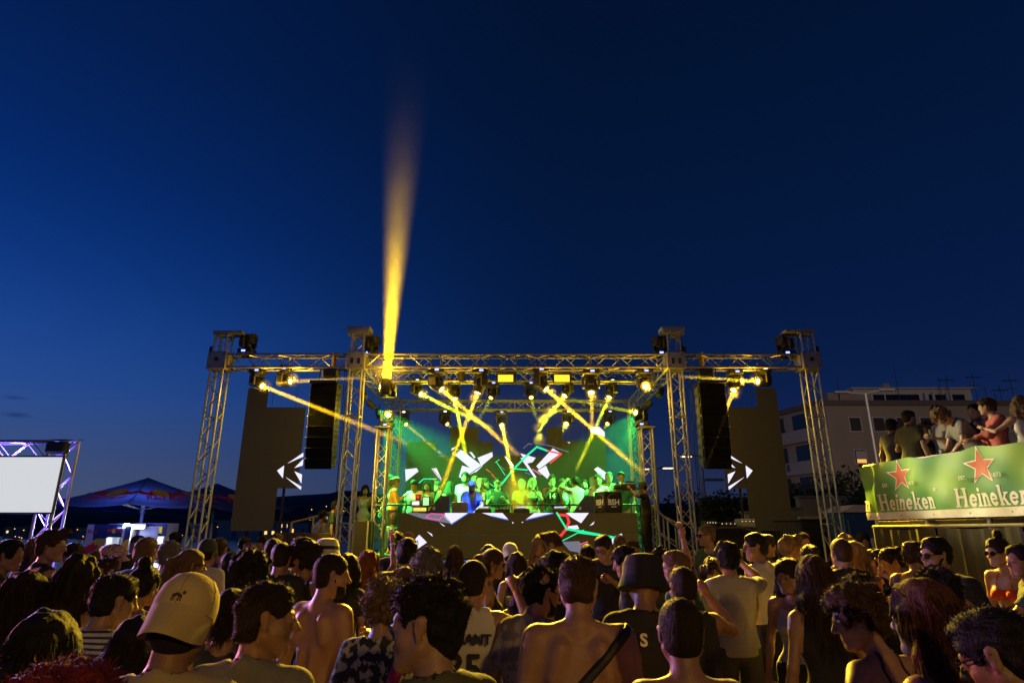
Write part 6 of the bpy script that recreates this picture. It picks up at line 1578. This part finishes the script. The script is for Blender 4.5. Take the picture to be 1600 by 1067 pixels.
p = P(1375, 905, 5.9); high_table('round high table where a person leans with a hand to the forehead', (p.x, 5.9, 0)); cup('dark cup on the high table with the leaning person', Vector((p.x - .1, 5.8, 1.08)), .8)
p = P(1530, 935, 4.9); high_table('round high table with three plastic cups near the drapes', (p.x, 4.9, 0), 1.10, .42)
for i, (px, lb) in enumerate(((1517, 'half full plastic cup on the high table, first of three'), (1531, 'plastic cup of pale drink in the middle of the three'), (1556, 'tall nearly empty plastic cup beside the red top'))): q = P(px, 930, 4.75 + .1 * i); cup(lb, Vector((q.x, q.y, 1.10)), (.55, .6, .35)[i], 1.0 + .25 * (i == 2))
# ------------------------------------------------------------------ clothes
def cl(n, c, var=.18, vs=9): return mat('cloth_' + n, c, .85, var=var, vs=vs, bump=.25, bs=70)
K = cl('black', (.014, .014, .016)); GY = cl('grey', (.15, .145, .14)); WH = cl('white', (.50, .48, .45)); NV = cl('navy', (.02, .025, .06)); OL = cl('olive', (.075, .072, .035)); BG = cl('beige', (.36, .29, .18))
SB = cl('slate', (.10, .12, .16)); DG = cl('darkgreen', (.02, .055, .03)); RD = cl('red', (.42, .03, .02)); CO = cl('coral', (.42, .10, .09)); YE = cl('mustard', (.42, .27, .03)); BLUE = cl('blue', (.025, .07, .28)); CH = cl('charcoal', (.045, .045, .05)); LG_ = cl('lightgrey', (.30, .29, .28)); PK = cl('magenta', (.35, .03, .14)); ORG = cl('redtop', (.50, .05, .02))
STR = two_tone('stripes', (.50, .47, .42), (.03, .03, .035), 'stripe', 13.0, .60); PAT = two_tone('print_mono', (.015, .015, .016), (.34, .31, .25), 'noise', 22, .54); PAT2 = two_tone('print_dark', (.02, .02, .025), (.10, .10, .11), 'noise', 26, .52); PAT3 = two_tone('print_beige', (.17, .14, .10), (.30, .26, .20), 'noise', 16, .5)
capmat['person'] = None
capmat['Person'] = None
TANC = mat('cap_tan', (.50, .38, .17), .9, var=.10, vs=6, bump=.25, bs=160)
GA = 'people in the crowd'
def c(label, px, py, D, hd, **k):
    D *= float(np.interp(D, (0, 4, 8, 12), (1.32, 1.30, 1.16, 1.05)))
    return person(label, at=(px, py, D), hd=hd, group=k.pop('group', GA), **k)
def hold_cup(r, which, label, group='plastic cups'):
    p = in_hand(r, which); cup(label, p + Vector((0, 0, -.02)), .6)
def phone(r, which, label, face=0):
    p = in_hand(r, which); q = empty('phone', p, face); tag(q, label, 'phone', 'phones held up'); MB().box((0, 0, .06), (.07, .009, .145), bev=.004).build('body', K, q); MB().box((0, -.0055, .06), (.062, .001, .13)).build('screen', glow('phone_screen', (.7, .8, 1.0), .8), q)

# --- foreground -----------------------------------------------------
capmat['tan'] = TANC
c('person in a beige shirt with a tan cap worn backwards', 296, 897, 1.68, 8, hr=7, hp=4, top='tee', tm=BG, hair='cap', hc='dark', ex=('cap_back',), skin='b')
c('person in a plain grey shirt looking towards the house side, beside the tan cap', 424, 905, 1.95, -8, hy=-62, hp=2, top='tee', tm=GY, hair='fade', hc='dark', skin='b', lean=6, wide=1.05)
c('person in an olive shirt in profile looking towards the sea', 668, 893, 1.62, 38, hy=42, hp=3, top='tee', tm=OL, hair='crop', hc='black', skin='a')
r1 = c('shirtless person with a black strap across the back', 902, 864, 2.45, -2, hy=-8, top='none', hair='fade', hc='brown', skin='a', ex=('strap',), wide=1.10, hp=8, Hr=(1.6, 1.98))
c('shirtless person with cropped hair standing right behind the black bucket hat', 1060, 936, 2.0, 0, hy=-6, top='none', hair='buzz', hc='dark', skin='b')
c('person in glasses and a brown top bowing the head', 1540, 932, 1.55, 28, hy=14, hp=16, top='tee', tm=CH, hair='fade', hc='black', skin='b', ex=('glasses',), lean=8)
c('person with long straight auburn hair and dark glasses pushed up', 1432, 903, 1.9, 22, hy=10, hp=4, sex='f', top='halter', tm=K, hair='long', hc='auburn', hairdrop=.36, skin='a', ex=('glasses_up',), bot='skirt')
c('person in a black halter top with the hand on the hip and a bracelet', 1328, 903, 2.35, 22, hy=55, hp=10, sex='f', top='halter', tm=K, hair='curly', hc='brown', skin='a', arms=('hip', 'down'), ex=('wristband',), lean=10, bot='shorts')
c('person in a dark top with very long straight hair, next to the pink-tinted curls', 82, 952, 1.75, 6, hp=10, sex='f', top='tee', tm=K, hair='long', hc='black', hairdrop=.5, strands=3200)
c('person with dark curly hair tinted for pink lamplight, low in the crowd', 116, 1032, 1.38, -10, hp=6, sex='f', top='tee', tm=K, hair='afro', hc='pink', strands=7000, Hr=(1.5, 1.95))
c('person in a dark top bending forward beside the tan cap', 222, 958, 2.0, 15, hp=20, sex='f', top='tee', tm=K, hair='halfup', hc='black', hairdrop=.3)
c('person in a black and white striped shirt with the head bowed', 188, 892, 2.65, -16, hy=-24, hp=10, top='tee', tm=STR, hair='fade', hc='black', skin='a')
c('person in a dark top with long hair, nearest the sea wall', 48, 896, 3.1, 8, hp=4, sex='f', top='tee', tm=K, hair='wavy', hc='dark', hairdrop=.46)
c('person in a dark top with long wavy hair behind the striped shirt', 128, 870, 3.2, 6, sex='f', top='tank', tm=K, hair='wavy', hc='dark', hairdrop=.5, hp=0)
c('person in a white top with a pointed hair knot', 233, 872, 3.6, -10, hp=8, sex='f', top='tank', tm=WH, hair='topbun', hc='black')
c('person with a long braid down the back', 366, 918, 2.95, -6, sex='f', top='tank', tm=CH, hair='braid', hc='dark', hairdrop=.4)
c('person in a dark shirt with a round cloud of dark hair', 396, 860, 4.0, 0, top='tee', tm=NV, hair='afro', hc='black')
c('shirtless bearded person with a shaven head looking towards the house side', 522, 866, 3.3, -28, hy=-40, top='none', hair='buzz', hc='dark', skin='a', beard='black', hp=6, arms=('down', 'hold'))
c('person in a black and white flowered shirt with a magenta scarf', 600, 905, 2.85, -10, hy=25, top='tee', tm=PAT, hair='curly', hc='light', ex=())
c('person in a blue jersey with a printed shoulder, back of the head cropped short', 637, 838, 4.6, 10, top='tee', tm=BLUE, hair='fade', hc='black', ex=('glasses_up',), wide=1.1, Hr=(1.6, 2.0))
c('person in a dark shirt with short greying hair', 669, 857, 3.25, 6, top='tee', tm=CH, hair='short', hc='grey')
c('person wearing a pale hairband between the flowered shirt and the greying head', 632, 885, 3.05, 30, hy=20, sex='f', top='tank', tm=K, hair='bun', hc='light', ex=('headband',))
jr = c('person in a white basketball shirt with a black number, one arm bent up', 741, 876, 3.2, -8, hy=-8, top='jersey', tm=WH, hair='buzz', hc='dark', skin='a', arms=('down', 'fist'))
c('person in dark glasses and a beige printed shirt beside the white basketball shirt', 848, 878, 3.0, -38, hy=-30, hp=12, top='tee', tm=PAT3, hair='crop', hc='black', skin='a', ex=('sunglasses',), beard='black', lean=6)
c('person in a black shirt with pale letters and a black bucket hat', 1003, 866, 2.9, -10, hp=10, top='tee', tm=K, hair='none', ex=('bucket',), skin='b')
bf = c('person in a black vest with a shaven head raising a fist', 1064, 886, 3.4, 6, hy=8, hp=6, top='tank', tm=K, hair='buzz', hc='dark', skin='b', arms=('down', 'fist'))
c('person in a green shirt in profile with cropped fair hair, beside the raised fist', 1053, 858, 4.3, 50, hy=28, top='tee', tm=DG, hair='fade', hc='light')
gt = c('person in a grey shirt and dark shorts seen down to the knees, holding something up', 1134, 845, 4.6, 2, hy=-8, hp=0, top='tee', tm=LG_, hair='short', hc='black', bot='shorts', bm_=CH, arms=('phone', 'lift'))
c('person in a black vest with long brown hair behind the grey shirt', 1268, 870, 3.25, -6, hp=4, sex='f', top='tank', tm=K, hair='wavy', hc='brown', hairdrop=.38, bot='shorts', bm_=CH)
c('person in a pale waistcoat half turned to the camera', 1228, 871, 4.1, 150, hy=-20, hp=8, sex='f', top='tank', tm=LG_, hair='long', hc='dark', hairdrop=.3, skin='b')
c('person in a dark top with thick dark curls beside the auburn hair', 1455, 888, 3.0, 12, top='tee', tm=K, hair='curly', hc='black')
c('person in a dark shirt hidden behind the hand on the hip', 1336, 893, 3.3, -8, top='tee', tm=K, hair='curly', hc='black')
# --- middle of the crowd, sea side -----------------------------------
c('person in a dark printed shirt in profile by the sea wall', 20, 843, 4.9, -55, hy=-25, top='tee', tm=PAT2, hair='short', hc='black')
c('person in a black shirt with a high quiff, looking along the shore', 88, 824, 5.0, -40, hy=-42, top='tee', tm=K, hair='quiff', hc='brown', Hr=(1.6, 1.98))
c('person in a dark top with long fair hair beside the high quiff', 66, 838, 5.6, -10, sex='f', top='tee', tm=NV, hair='long', hc='light', hairdrop=.45)
c('person in a pale blouse looking down with the face lit warm', 116, 845, 6.3, 172, hp=24, sex='f', top='tee', tm=PAT3, hair='long', hc='dark', hairdrop=.3, arms=('phone', 'hold'))
c('small person in a brown top peering past the flat cap', 146, 861, 8.6, 175, sex='f', top='tee', tm=CH, hair='long', hc='brown', hairdrop=.25, Hr=(1.5, 1.9))
c('person in a red chequered flat cap and glasses', 181, 849, 6.0, -70, hy=-15, top='tee', tm=CH, hair='fade', hc='dark', ex=('flatcap', 'glasses'))
c('person in a dark shirt with loose curls in front of the flat cap', 169, 868, 5.4, 160, hp=10, top='tee', tm=CH, hair='crop', hc='brown', Hr=(1.5, 1.9))
c('person in a black shirt with folded arms at the drinks stand', 216, 835, 9.6, 60, hy=25, top='tee', tm=K, hair='fade', hc='dark', arms=('cross', 'cross'))
c('person in a slate shirt standing square to the lit fridges', 232, 838, 5.0, -4, top='tee', tm=SB, hair='fade', hc='light', wide=1.1)
c('person in a grey sleeveless shirt beside the slate shirt', 269, 845, 5.5, -6, top='tank', tm=GY, hair='short', hc='grey')
c('person in glasses with a long fair ponytail', 303, 857, 4.5, -24, hy=-30, sex='f', top='tank', tm=K, hair='ponytail', hc='light', hairdrop=.5, ex=('glasses',))
c('person in a green cap and a white shirt', 327, 842, 6.0, -4, top='tee', tm=WH, hair='cap', hc='dark', ex=('cap_front',))
c('person in a dark shirt close behind the green cap', 345, 839, 6.8, 0, top='tee', tm=CH, hair='fade', hc='brown')
c('person in a black shirt by the outer tower looking over the shoulder', 275, 827, 12.0, 150, hy=-40, top='tee', tm=K, hair='short', hc='dark')
c('person in a dark top with long dark hair in front of the white shirt', 362, 862, 6.4, 4, sex='f', top='tank', tm=K, hair='long', hc='black', hairdrop=.4)
c('person in a dark top with a small hair knot by the shore', 354, 848, 10.5, 0, sex='f', top='tank', tm=CH, hair='topbun', hc='dark')
c('person in a white shirt walking by the shore', 384, 838, 11.8, -10, top='tee', tm=WH, hair='short', hc='dark')
c('person in a pale top with bushy red curls by the shore', 393, 848, 8.0, 0, sex='f', top='tank', tm=BG, hair='curly', hc='red')
c('person facing the camera in a dark shirt with a warm light on the face', 411, 834, 9.0, 165, hp=8, top='tee', tm=CH, hair='crop', hc='dark')
c('person in a brown shirt with fair curls behind the lit face', 434, 831, 9.4, 20, top='tee', tm=OL, hair='crop', hc='light')
c('person in a black shirt with cropped hair in front of the sports vest', 442, 848, 4.9, 4, top='tee', tm=K, hair='buzz', hc='dark')
c('person in a grey shirt with cropped hair, a step behind the black shirt', 430, 840, 5.7, 10, top='tee', tm=GY, hair='fade', hc='dark')
c('person in a black sports vest with white piping and loose curls', 474, 841, 5.0, 150, hy=-60, hp=4, top='jersey', tm=K, hair='afro', hc='dark')
c('person in a white bucket hat with a black band', 512, 842, 5.2, 15, hp=4, top='tee', tm=CH, hair='none', ex=('bucket_white',))
c('person in a black shirt with dark hair beside the shaven back', 546, 864, 4.8, -12, sex='f', top='tee', tm=K, hair='long', hc='dark', hairdrop=.26)
c('person with orange curls raising an arm beside the short tower', 577, 860, 5.9, 8, sex='f', top='tank', tm=K, hair='wavy', hc='red', hairdrop=.32, arms=('hold', 'up'), ex=('watch',))
c('person in a dark shirt in front of the booth corner', 621, 828, 7.0, -6, top='tee', tm=K, hair='short', hc='black')
c('person with fair hair showing behind the booth corner shirt', 638, 826, 8.6, 4, top='tee', tm=OL, hair='short', hc='blond')
c('person far along the quay in a dark jacket', 64, 833, 12.5, 160, top='tee', tm=K, hair='fade', hc='dark')
# --- middle of the crowd, centre ---------------------------------------
c('person with long brown hair alone in front of the plain booth panel', 711, 851, 8.0, 0, sex='f', top='tank', tm=K, hair='long', hc='brown', hairdrop=.36)
pt = c('person in a black vest, dark glasses and a ponytail holding a cup', 772, 856, 5.0, -85, hy=-12, hp=8, sex='f', top='tank', tm=K, hair='ponytail', hc='brown', ex=('sunglasses',), arms=('down', 'hold'))
c('person in a dark shirt behind the ponytail', 764, 850, 6.6, 5, top='tee', tm=K, hair='short', hc='black')
c('person in a white cap turned backwards', 797, 848, 7.0, 0, top='tee', tm=GY, hair='cap', hc='dark', ex=('cap_back',))
c('person in a brown top with long dark hair behind the dark glasses', 808, 862, 5.9, -4, sex='f', top='tank', tm=CH, hair='long', hc='dark', hairdrop=.42)
c('person in an amber top facing the camera with fair hair lit yellow', 842, 836, 8.2, 180, hy=-6, hp=4, sex='f', top='tank', tm=YE, hair='wavy', hc='blond', hairdrop=.3)
c('person in a printed shirt bowing towards the amber top', 862, 825, 8.0, 50, hy=35, hp=22, top='tee', tm=PAT2, hair='quiff', hc='brown', Hr=(1.6, 2.0))
c('person with round dark hair in front of the bowing person', 866, 857, 4.4, 2, top='tee', tm=K, hair='curly', hc='black')
c('person with long dark hair low beside the beige printed shirt', 826, 893, 3.7, -4, sex='f', top='tank', tm=K, hair='long', hc='dark', hairdrop=.34)
ph_ = c('person in a black shirt and glasses looking down at a phone', 942, 831, 6.4, 165, hy=-18, hp=24, top='tee', tm=K, hair='fade', hc='black', ex=('glasses',), arms=('phone', 'hold'))
c('person with a shaven head against the bright shard of the booth', 968, 836, 8.0, 0, top='tee', tm=CH, hair='buzz', hc='light')
c('person with cropped hair and a lit cheek beside the shaven head', 989, 843, 8.4, -40, hy=-30, top='tee', tm=CH, hair='fade', hc='brown')
c('person with a small bun in front of the green outline', 917, 849, 7.6, 5, sex='f', top='tank', tm=K, hair='bun', hc='dark')
c('person in a dark shirt in profile, head bowed beside the bucket hat', 975, 852, 4.9, 60, hy=25, hp=14, top='tee', tm=K, hair='short', hc='black')
c('person with dark curls and one open hand raised beside the tower', 1030, 855, 5.4, 0, hy=8, top='tee', tm=K, hair='curly', hc='black', arms=('down', 'up'))
# --- house side ---------------------------------------------------------
st_ = c('person in a dark green shirt and dark glasses, tall in front of the tower', 1102, 820, 8.0, 120, hy=-20, hp=2, top='tee', tm=DG, hair='buzz', hc='light', ex=('sunglasses',), arms=('hold', 'down'), Hr=(1.6, 2.06))
c('person crouching low between the fist and the grey shirt, face turned aside', 1112, 872, 5.6, 150, hy=20, sex='f', top='tank', tm=K, hair='wavy', hc='dark', hairdrop=.25, Hr=(1.5, 1.9))
gl = c('person in glasses and a white shirt looking back over the shoulder', 1177, 831, 5.6, 35, hy=50, hp=4, top='tee', tm=WH, hair='fade', hc='black', skin='b', ex=('glasses',))
c('person in a dark shirt in profile behind the glasses and white shirt', 1196, 834, 7.4, -60, hy=-20, top='tee', tm=OL, hair='short', hc='dark')
c('person in a yellow-lit shirt with a combed quiff in strong light', 1233, 833, 6.4, -60, hy=-22, hp=6, top='tee', tm=WH, hair='quiff', hc='light')
c('person looking out between the quiff and the dark bun', 1254, 830, 8.8, 175, sex='f', top='tank', tm=K, hair='bun', hc='brown')
c('person with a dark bun in front of the bright shirt', 1263, 850, 5.8, 0, sex='f', top='tank', tm=CH, hair='bun', hc='black')
c('person in a black shirt with cropped hair beside long fair hair', 1311, 842, 5.2, 2, top='tee', tm=K, hair='buzz', hc='brown')
c('person with long straight fair hair beside the black shirt', 1333, 846, 5.4, -8, sex='f', top='tank', tm=CH, hair='long', hc='blond', hairdrop=.45)
c('person in a pale top standing in the dark by the cabin', 1345, 819, 11.0, 170, sex='f', top='tank', tm=LG_, hair='long', hc='dark', hairdrop=.25)
c('person with lit fair curls behind the cropped head', 1319, 836, 6.8, -20, sex='f', top='tank', tm=YE, hair='curly', hc='blond')
c('person leaning on the high table with a hand to the forehead', 1388, 847, 5.6, 75, hy=12, hp=8, sex='f', top='tank', tm=YE, hair='bun', hc='dark', arms=('cross', 'head'), lean=18, ex=('glasses_up',))
c('person in a mustard vest bowing at the high table', 1424, 842, 5.2, -20, hy=-20, hp=10, top='tank', tm=YE, hair='short', hc='brown', lean=8)
c('person in a black shirt behind the high table', 1366, 856, 6.2, 30, top='tee', tm=K, hair='short', hc='dark')
bk = c('bearded person in a black shirt and dark glasses holding a cup', 1456, 837, 4.25, 120, hy=-24, hp=4, top='tee', tm=K, hair='fade', hc='black', beard='black', skin='a', ex=('sunglasses',), arms=('cup', 'down'))
c('person in a red bikini top and dark glasses in front of the drapes', 1552, 832, 5.5, 112, hy=-10, hp=6, sex='f', top='bikini', tm=ORG, hair='topbun', hc='dark', ex=('sunglasses',), skin='c')
c('person in a dark green shirt with short hair by the three cups', 1588, 849, 4.5, 60, hy=30, top='tee', tm=DG, hair='fade', hc='black', skin='b', arms=('rail', 'down'))

# cups and phones in hands ------------------------------------------------
hold_cup(pt, 'r', 'cup held by the person with the ponytail'); hold_cup(bk, 'l', 'cup held by the bearded person in black', ); hold_cup(gt, 'r', 'bottle-green cup raised by the person in the grey shirt'); hold_cup(st_, 'l', 'cup held by the tall person in dark green')
phone(ph_, 'l', 'phone held low by the person in the black shirt and glasses', R(180))
p = in_hand(gl, 'r'); 
# lettering on shirts -------------------------------------------------------
def back_text(root, body, size, dz, m, off=.03, dx=0.0, depth=-.155):
    M = Matrix.Translation((dx, depth - off, dz)) @ Matrix.Rotation(R(90), 4, 'X'); text('lettering', body, size, M, m, root, .002, offset=.003)
BLKP = mat('print_black', (.012, .012, .014), .7)
s = jr['_s']; off_y = -.135
back_text(jr, 'DURANT', .075, 1.335 * s, BLKP, .018, 0, off_y); back_text(jr, '35', .21, 1.18 * s, BLKP, .018, 0, off_y)
for q, d in PEOPLE:
    if 'pale letters' in q['label']: back_text(q, 'S', .085, 1.36 * q['_s'], WPR, .02, -.02, -.125)
# the scarf and the printed shoulder
for q, d in PEOPLE:
    if 'magenta scarf' in q['label']:
        s = q['_s']; MB().tube([(.13, -.06, 1.46 * s), (.16, -.10, 1.40 * s), (.14, -.15, 1.30 * s), (.10, -.155, 1.20 * s)], [.03, .036, .034, .02], 8).build('scarf', PK, q, None, True)
    if 'printed shoulder' in q['label']:
        s = q['_s']; MB().tube([(-.10, -.02, 1.475 * s), (-.18, -.01, 1.46 * s), (-.235, -.01, 1.38 * s)], [.028, .05, .045], 8).build('shoulder_print', PAT, q, None, True)

# --- guests and the performer on the stage ------------------------------------
SG = 'guests on the stage'
def g_(label, px, py, D, hd, **k): return person(label, at=(px, py, D), hd=hd, group=SG, floor=ZS, Hr=(1.5, 1.9), **k)
person('performer in a blue-lit shirt bending over the booth', at=(737, 762, 13.75), hd=178, H=1.72, floor=ZS - .12, hp=26, lean=16, top='polo', tm=cl('blue_lit', (.10, .14, .32)), hair='buzz', hc='light', arms=('rail', 'rail'), bot='pants', beard='dark', group=SG)  # shirt cloth tinted blue to carry the blue lamplight
g_('guest in a pale shirt behind the black skirt, lit green', 609, 741, 15.6, 150, sex='f', top='tank', tm=WH, hair='long', hc='dark', hairdrop=.3, bot='pants', bm_=LG_)
g_('guest in a yellow top and black skirt at the end of the rail', 620, 744, 15.0, -70, hp=10, sex='f', top='long', tm=YE, hair='ponytail', hc='light', bot='skirt', bm_=K, arms=('phone', 'phone'))
g_('guest in a pale shirt looking down beside the white bar', 647, 748, 15.2, 170, hp=24, top='tee', tm=WH, hair='short', hc='black', bot='pants')
g_('guest in a light top with long dark hair behind the colour boxes', 668, 749, 15.3, 170, sex='f', top='bikini', tm=LG_, hair='long', hc='dark', hairdrop=.3)
g_('guest in a green shirt turned towards the long dark hair', 684, 751, 15.2, 100, top='tee', tm=DG, hair='short', hc='dark', bot='pants')
g_('guest with very long dark hair seen from behind', 703, 752, 15.1, 10, sex='f', top='tank', tm=CH, hair='wavy', hc='dark', hairdrop=.42)
g_('tall guest in a printed white shirt behind the performer', 727, 737, 15.4, 172, top='tee', tm=WH, hair='short', hc='black', beard='black', bot='pants')
g_('guest with fair hair between the printed shirt and the vest', 742, 743, 15.9, 175, top='tee', tm=YE, hair='short', hc='blond')
g_('guest in a pale vest leaning on the rail', 751, 746, 15.1, 195, sex='f', top='tank', tm=WH, hair='bun', hc='blond', arms=('down', 'rail'))
g_('guest in a dark shirt turned towards the house side', 759, 746, 15.8, -120, top='tee', tm=CH, hair='short', hc='brown')
g_('guest in a black shirt and dark glasses behind the rail', 778, 746, 14.95, 180, top='tee', tm=K, hair='buzz', hc='dark', ex=('sunglasses',), arms=('hold', 'hold'))
g_('guest half hidden by the yellow smoke', 815, 748, 15.4, 170, top='tee', tm=YE, hair='short', hc='blond')
g_('guest in a dark bikini top drinking, with long fair hair', 832, 746, 15.0, 178, sex='f', top='bikini', tm=K, hair='long', hc='blond', hairdrop=.34, arms=('mouth', 'down'), bot='shorts', bm_=LG_)
bj = g_('guest in a dark basketball vest with a pale number', 862, 741, 15.0, 175, top='jersey', tm=K, hair='quiff', hc='brown')
g_('guest in a pale dress beside the basketball vest', 878, 747, 15.2, 160, sex='f', top='dress', tm=WH, hair='long', hc='brown', hairdrop=.24, bot='none')
g_('guest in a white shirt raising both hands to film', 898, 744, 14.9, 35, top='tee', tm=WH, hair='short', hc='dark', arms=('head', 'lift'), bot='pants', bm_=LG_)
g_('guest in a green printed shirt in front of the dark wall', 913, 748, 15.4, 175, top='tee', tm=DG, hair='fade', hc='black', beard='black')
g_('guest with fair hair peeping out behind the white shirt with glasses', 926, 744, 15.9, 170, sex='f', top='tank', tm=YE, hair='bun', hc='blond')
g_('guest in a white shirt with dark glasses hung at the neck', 934, 740, 15.0, 165, hp=8, top='tee', tm=WH, hair='short', hc='dark')
g_('guest in a lime-lit shirt behind the lettered case', 951, 737, 15.5, 170, top='tee', tm=YE, hair='buzz', hc='dark')
g_('tall guest in a dark green shirt with a hand to the mouth', 970, 736, 15.0, 172, top='tee', tm=DG, hair='fade', hc='black', arms=('down', 'mouth'), bot='pants', bm_=LG_)
cm = person('camera operator in black beside the house side tower', at=(1003, 752, 13.6), hd=75, group=SG, floor=ZS, Hr=(1.45, 1.8), hp=6, top='tee', tm=K, hair='cap', hc='black', ex=('cap_front',), arms=('lift', 'lift'), bot='pants', bm_=K)
p = (in_hand(cm, 'l') + in_hand(cm, 'r')) / 2; r = empty('video_camera', p + Vector((-.05, 0, .02))); tag(r, 'black video camera held up beside the tower', 'camera')
MB().box((0, 0, .02), (.30, .12, .14), bev=.02).build('body', BLACK, r); MB().lathe([(.045, 0), (.05, .02), (.05, .14), (.042, .15)], 14).build('lens_barrel', BLACK, r, Matrix.Translation((-.14, 0, .02)) @ Matrix.Rotation(R(-90), 4, 'Y'), True); MB().box((.05, 0, .13), (.18, .03, .03), bev=.01).build('handle', BLACK, r)
g_('guest in a bright dress lit green beside the sea side tower', 571, 757, 16.2, -160, hp=6, sex='f', top='dress', tm=WH, hair='long', hc='black', hairdrop=.3, bot='none', arms=('hold', 'down'))
person('guest in a patterned shirt on the steps below the side screen', at=(506, 796, 14.4), hd=-40, group=SG, floor=.75, Hr=(1.5, 1.85), top='tee', tm=PAT3, hair='short', hc='dark', bot='pants', bm_=LG_)
person('guest in a green shirt with a red bag on the steps', at=(526, 781, 14.2), hd=-70, group=SG, floor=.95, Hr=(1.5, 1.85), top='tee', tm=DG, hair='fade', hc='black', bot='pants', bm_=LG_)
r = empty('stage_steps', (P(512, 850, 14.3).x, 14.3, 0)); tag(r, 'wooden steps up to the stage on the sea side', 'steps')
for i in range(4): MB().box((-.42 + .42 * i + .1, .3, .1125 + .225 * i), (.44, 1.3, .22), bev=.005).build('step', WOODD, r); MB().box((-.42 + .42 * i + .1, .3, .11 * i), (.40, 1.2, max(.02, .22 * i)), bev=.005).build('riser', BLACK, r)
MB().box((.1, .3, .72 - .03), (1.9, 1.3, .05), bev=.005).build('landing', WOODD, r)
M = Matrix.Translation((0, .135, 1.28 * bj['_s'])) @ Matrix.Rotation(R(180), 4, 'Z') @ Matrix.Rotation(R(90), 4, 'X')
text('lettering', '14', .16, M, WPR, bj, .002, offset=.004)

# --- guests on the platform ---------------------------------------------------
PG = 'guests on the raised platform'
def plat_depth(px, off):
    best = min(np.linspace(0, LT, 500), key=lambda u: abs((lambda q: F * q.x / (q.y * math.cos(PITCH) + (3.2 - CAM_H) * math.sin(PITCH)) + 800)(Vector((PA.x, PA.y, 0)) + MP @ Vector((u, off, 0))) - px))
    return (Vector((PA.x, PA.y, 0)) + MP @ Vector((float(best), off, 0))).y
def b_(label, px, py, D, hd, **k):
    D = plat_depth(px, D); return person(label, at=(px, py, D), hd=hd, group=PG, floor=FLOOR, Hr=(1.45, 1.9), **k)
b_('platform guest in a dark shirt drinking from a cup', 1392, 654, .45, -70, hp=4, top='tee', tm=NV, hair='short', hc='black', arms=('down', 'mouth'), skin='b')
b_('platform guest in a green shirt with a hand on the banner edge', 1418, 640, .33, -70, hy=-12, top='tee', tm=OL, hair='fade', hc='dark', arms=('hold', 'down'), skin='c')
w1 = b_('platform guest in a white shirt with a black cord, looking to the sea', 1461, 633, .50, 80, hy=10, hp=-6, top='tee', tm=WH, hair='short', hc='dark', skin='c', arms=('hold', 'down'))
b_('platform guest behind two raised cups, face hidden', 1447, 661, .75, 60, hp=10, top='tee', tm=CH, hair='curly', hc='light', arms=('mouth', 'hold'), skin='c')
w2 = person('platform guest in a grey shirt leaning over the banner with a cup', at=(1471, 648, plat_depth(1471, .12)), hd=78, group=PG, floor=FLOOR, H=1.62, lean=32, hp=22, hy=8, top='tee', tm=GY, hair='curly', hc='light', arms=('rail', 'rail'), skin='c')
b_('platform guest in a coral long sleeved shirt holding the rail', 1538, 621, .36, 80, hy=-40, hp=4, top='long', tm=CO, hair='short', hc='brown', arms=('rail', 'cross'), skin='c')
b_('platform guest looking out from behind the coral shirt', 1520, 630, .85, 110, top='tee', tm=K, hair='fade', hc='dark', skin='c')
b_('platform guest in a white vest seen from behind, with long fair hair', 1592, 622, .35, -25, hy=-20, sex='f', top='tank', tm=WH, hair='long', hc='light', hairdrop=.28, arms=('side', 'down'), skin='c')
cup('paper cup raised by the platform guest in white', in_hand(w1, 'l') + Vector((0, 0, -.02)), .4); cup('paper cup held over the banner by the leaning guest', in_hand(w2, 'r') + Vector((0, 0, -.02)), .4)
# assumed floodlight behind the crowd, out of view, added to light the backs amber
r = empty('floodlight', (2.4, -6.0, 0)); tag(r, 'assumed amber floodlight, out of view on a pole behind the crowd', 'lamp')
rod('pole', (0, 0, 0), (0, 0, 4.2), .05, ALU_D, r); MB().box((0, .08, 4.3), (.5, .16, .36), bev=.02).build('housing', BLACK, r); MB().box((0, .165, 4.3), (.44, .01, .30)).build('glass', glow('added_flood_amber', (1.0, .6, .2), 4), r)
spot('added_flood_spot', (2.4, -5.75, 4.3), (.6, 3.6, 1.2), 30, (1.0, .56, .07), 48, .9, .15)
r = empty('floodlight', (9.0, -6.0, 0)); tag(r, 'added warm floodlight, out of view behind the crowd, brightening the apartment block', 'lamp')  # unseen lamp added in place of street and stage light on the block
rod('pole', (0, 0, 0), (0, 0, 5.2), .05, ALU_D, r); MB().box((0, .08, 5.3), (.5, .16, .36), bev=.02).build('housing', BLACK, r); MB().box((0, .165, 5.3), (.44, .01, .30)).build('glass', glow('added_flood_amber', (1.0, .6, .2), 4), r)
spot('added_flood_spot', (9.0, -5.75, 5.3), (38, 59, 8.0), 1050, (1.0, .72, .44), 24, .9, .15)
texts_to_meshes()
# the narrow smoke cones are lit by the beams; the wide lamps would only add noise to them
lk = bpy.data.collections.new('beam_smoke')
for o in [o for o in COL.objects if o.name.startswith('light_beam')]: lk.objects.link(o)
for q in lk.collection_objects: q.light_linking.link_state = 'EXCLUDE'
for o in COL.objects:
    if o.type == 'LIGHT' and not o.name.startswith('beam_light'): o.light_linking.receiver_collection = lk
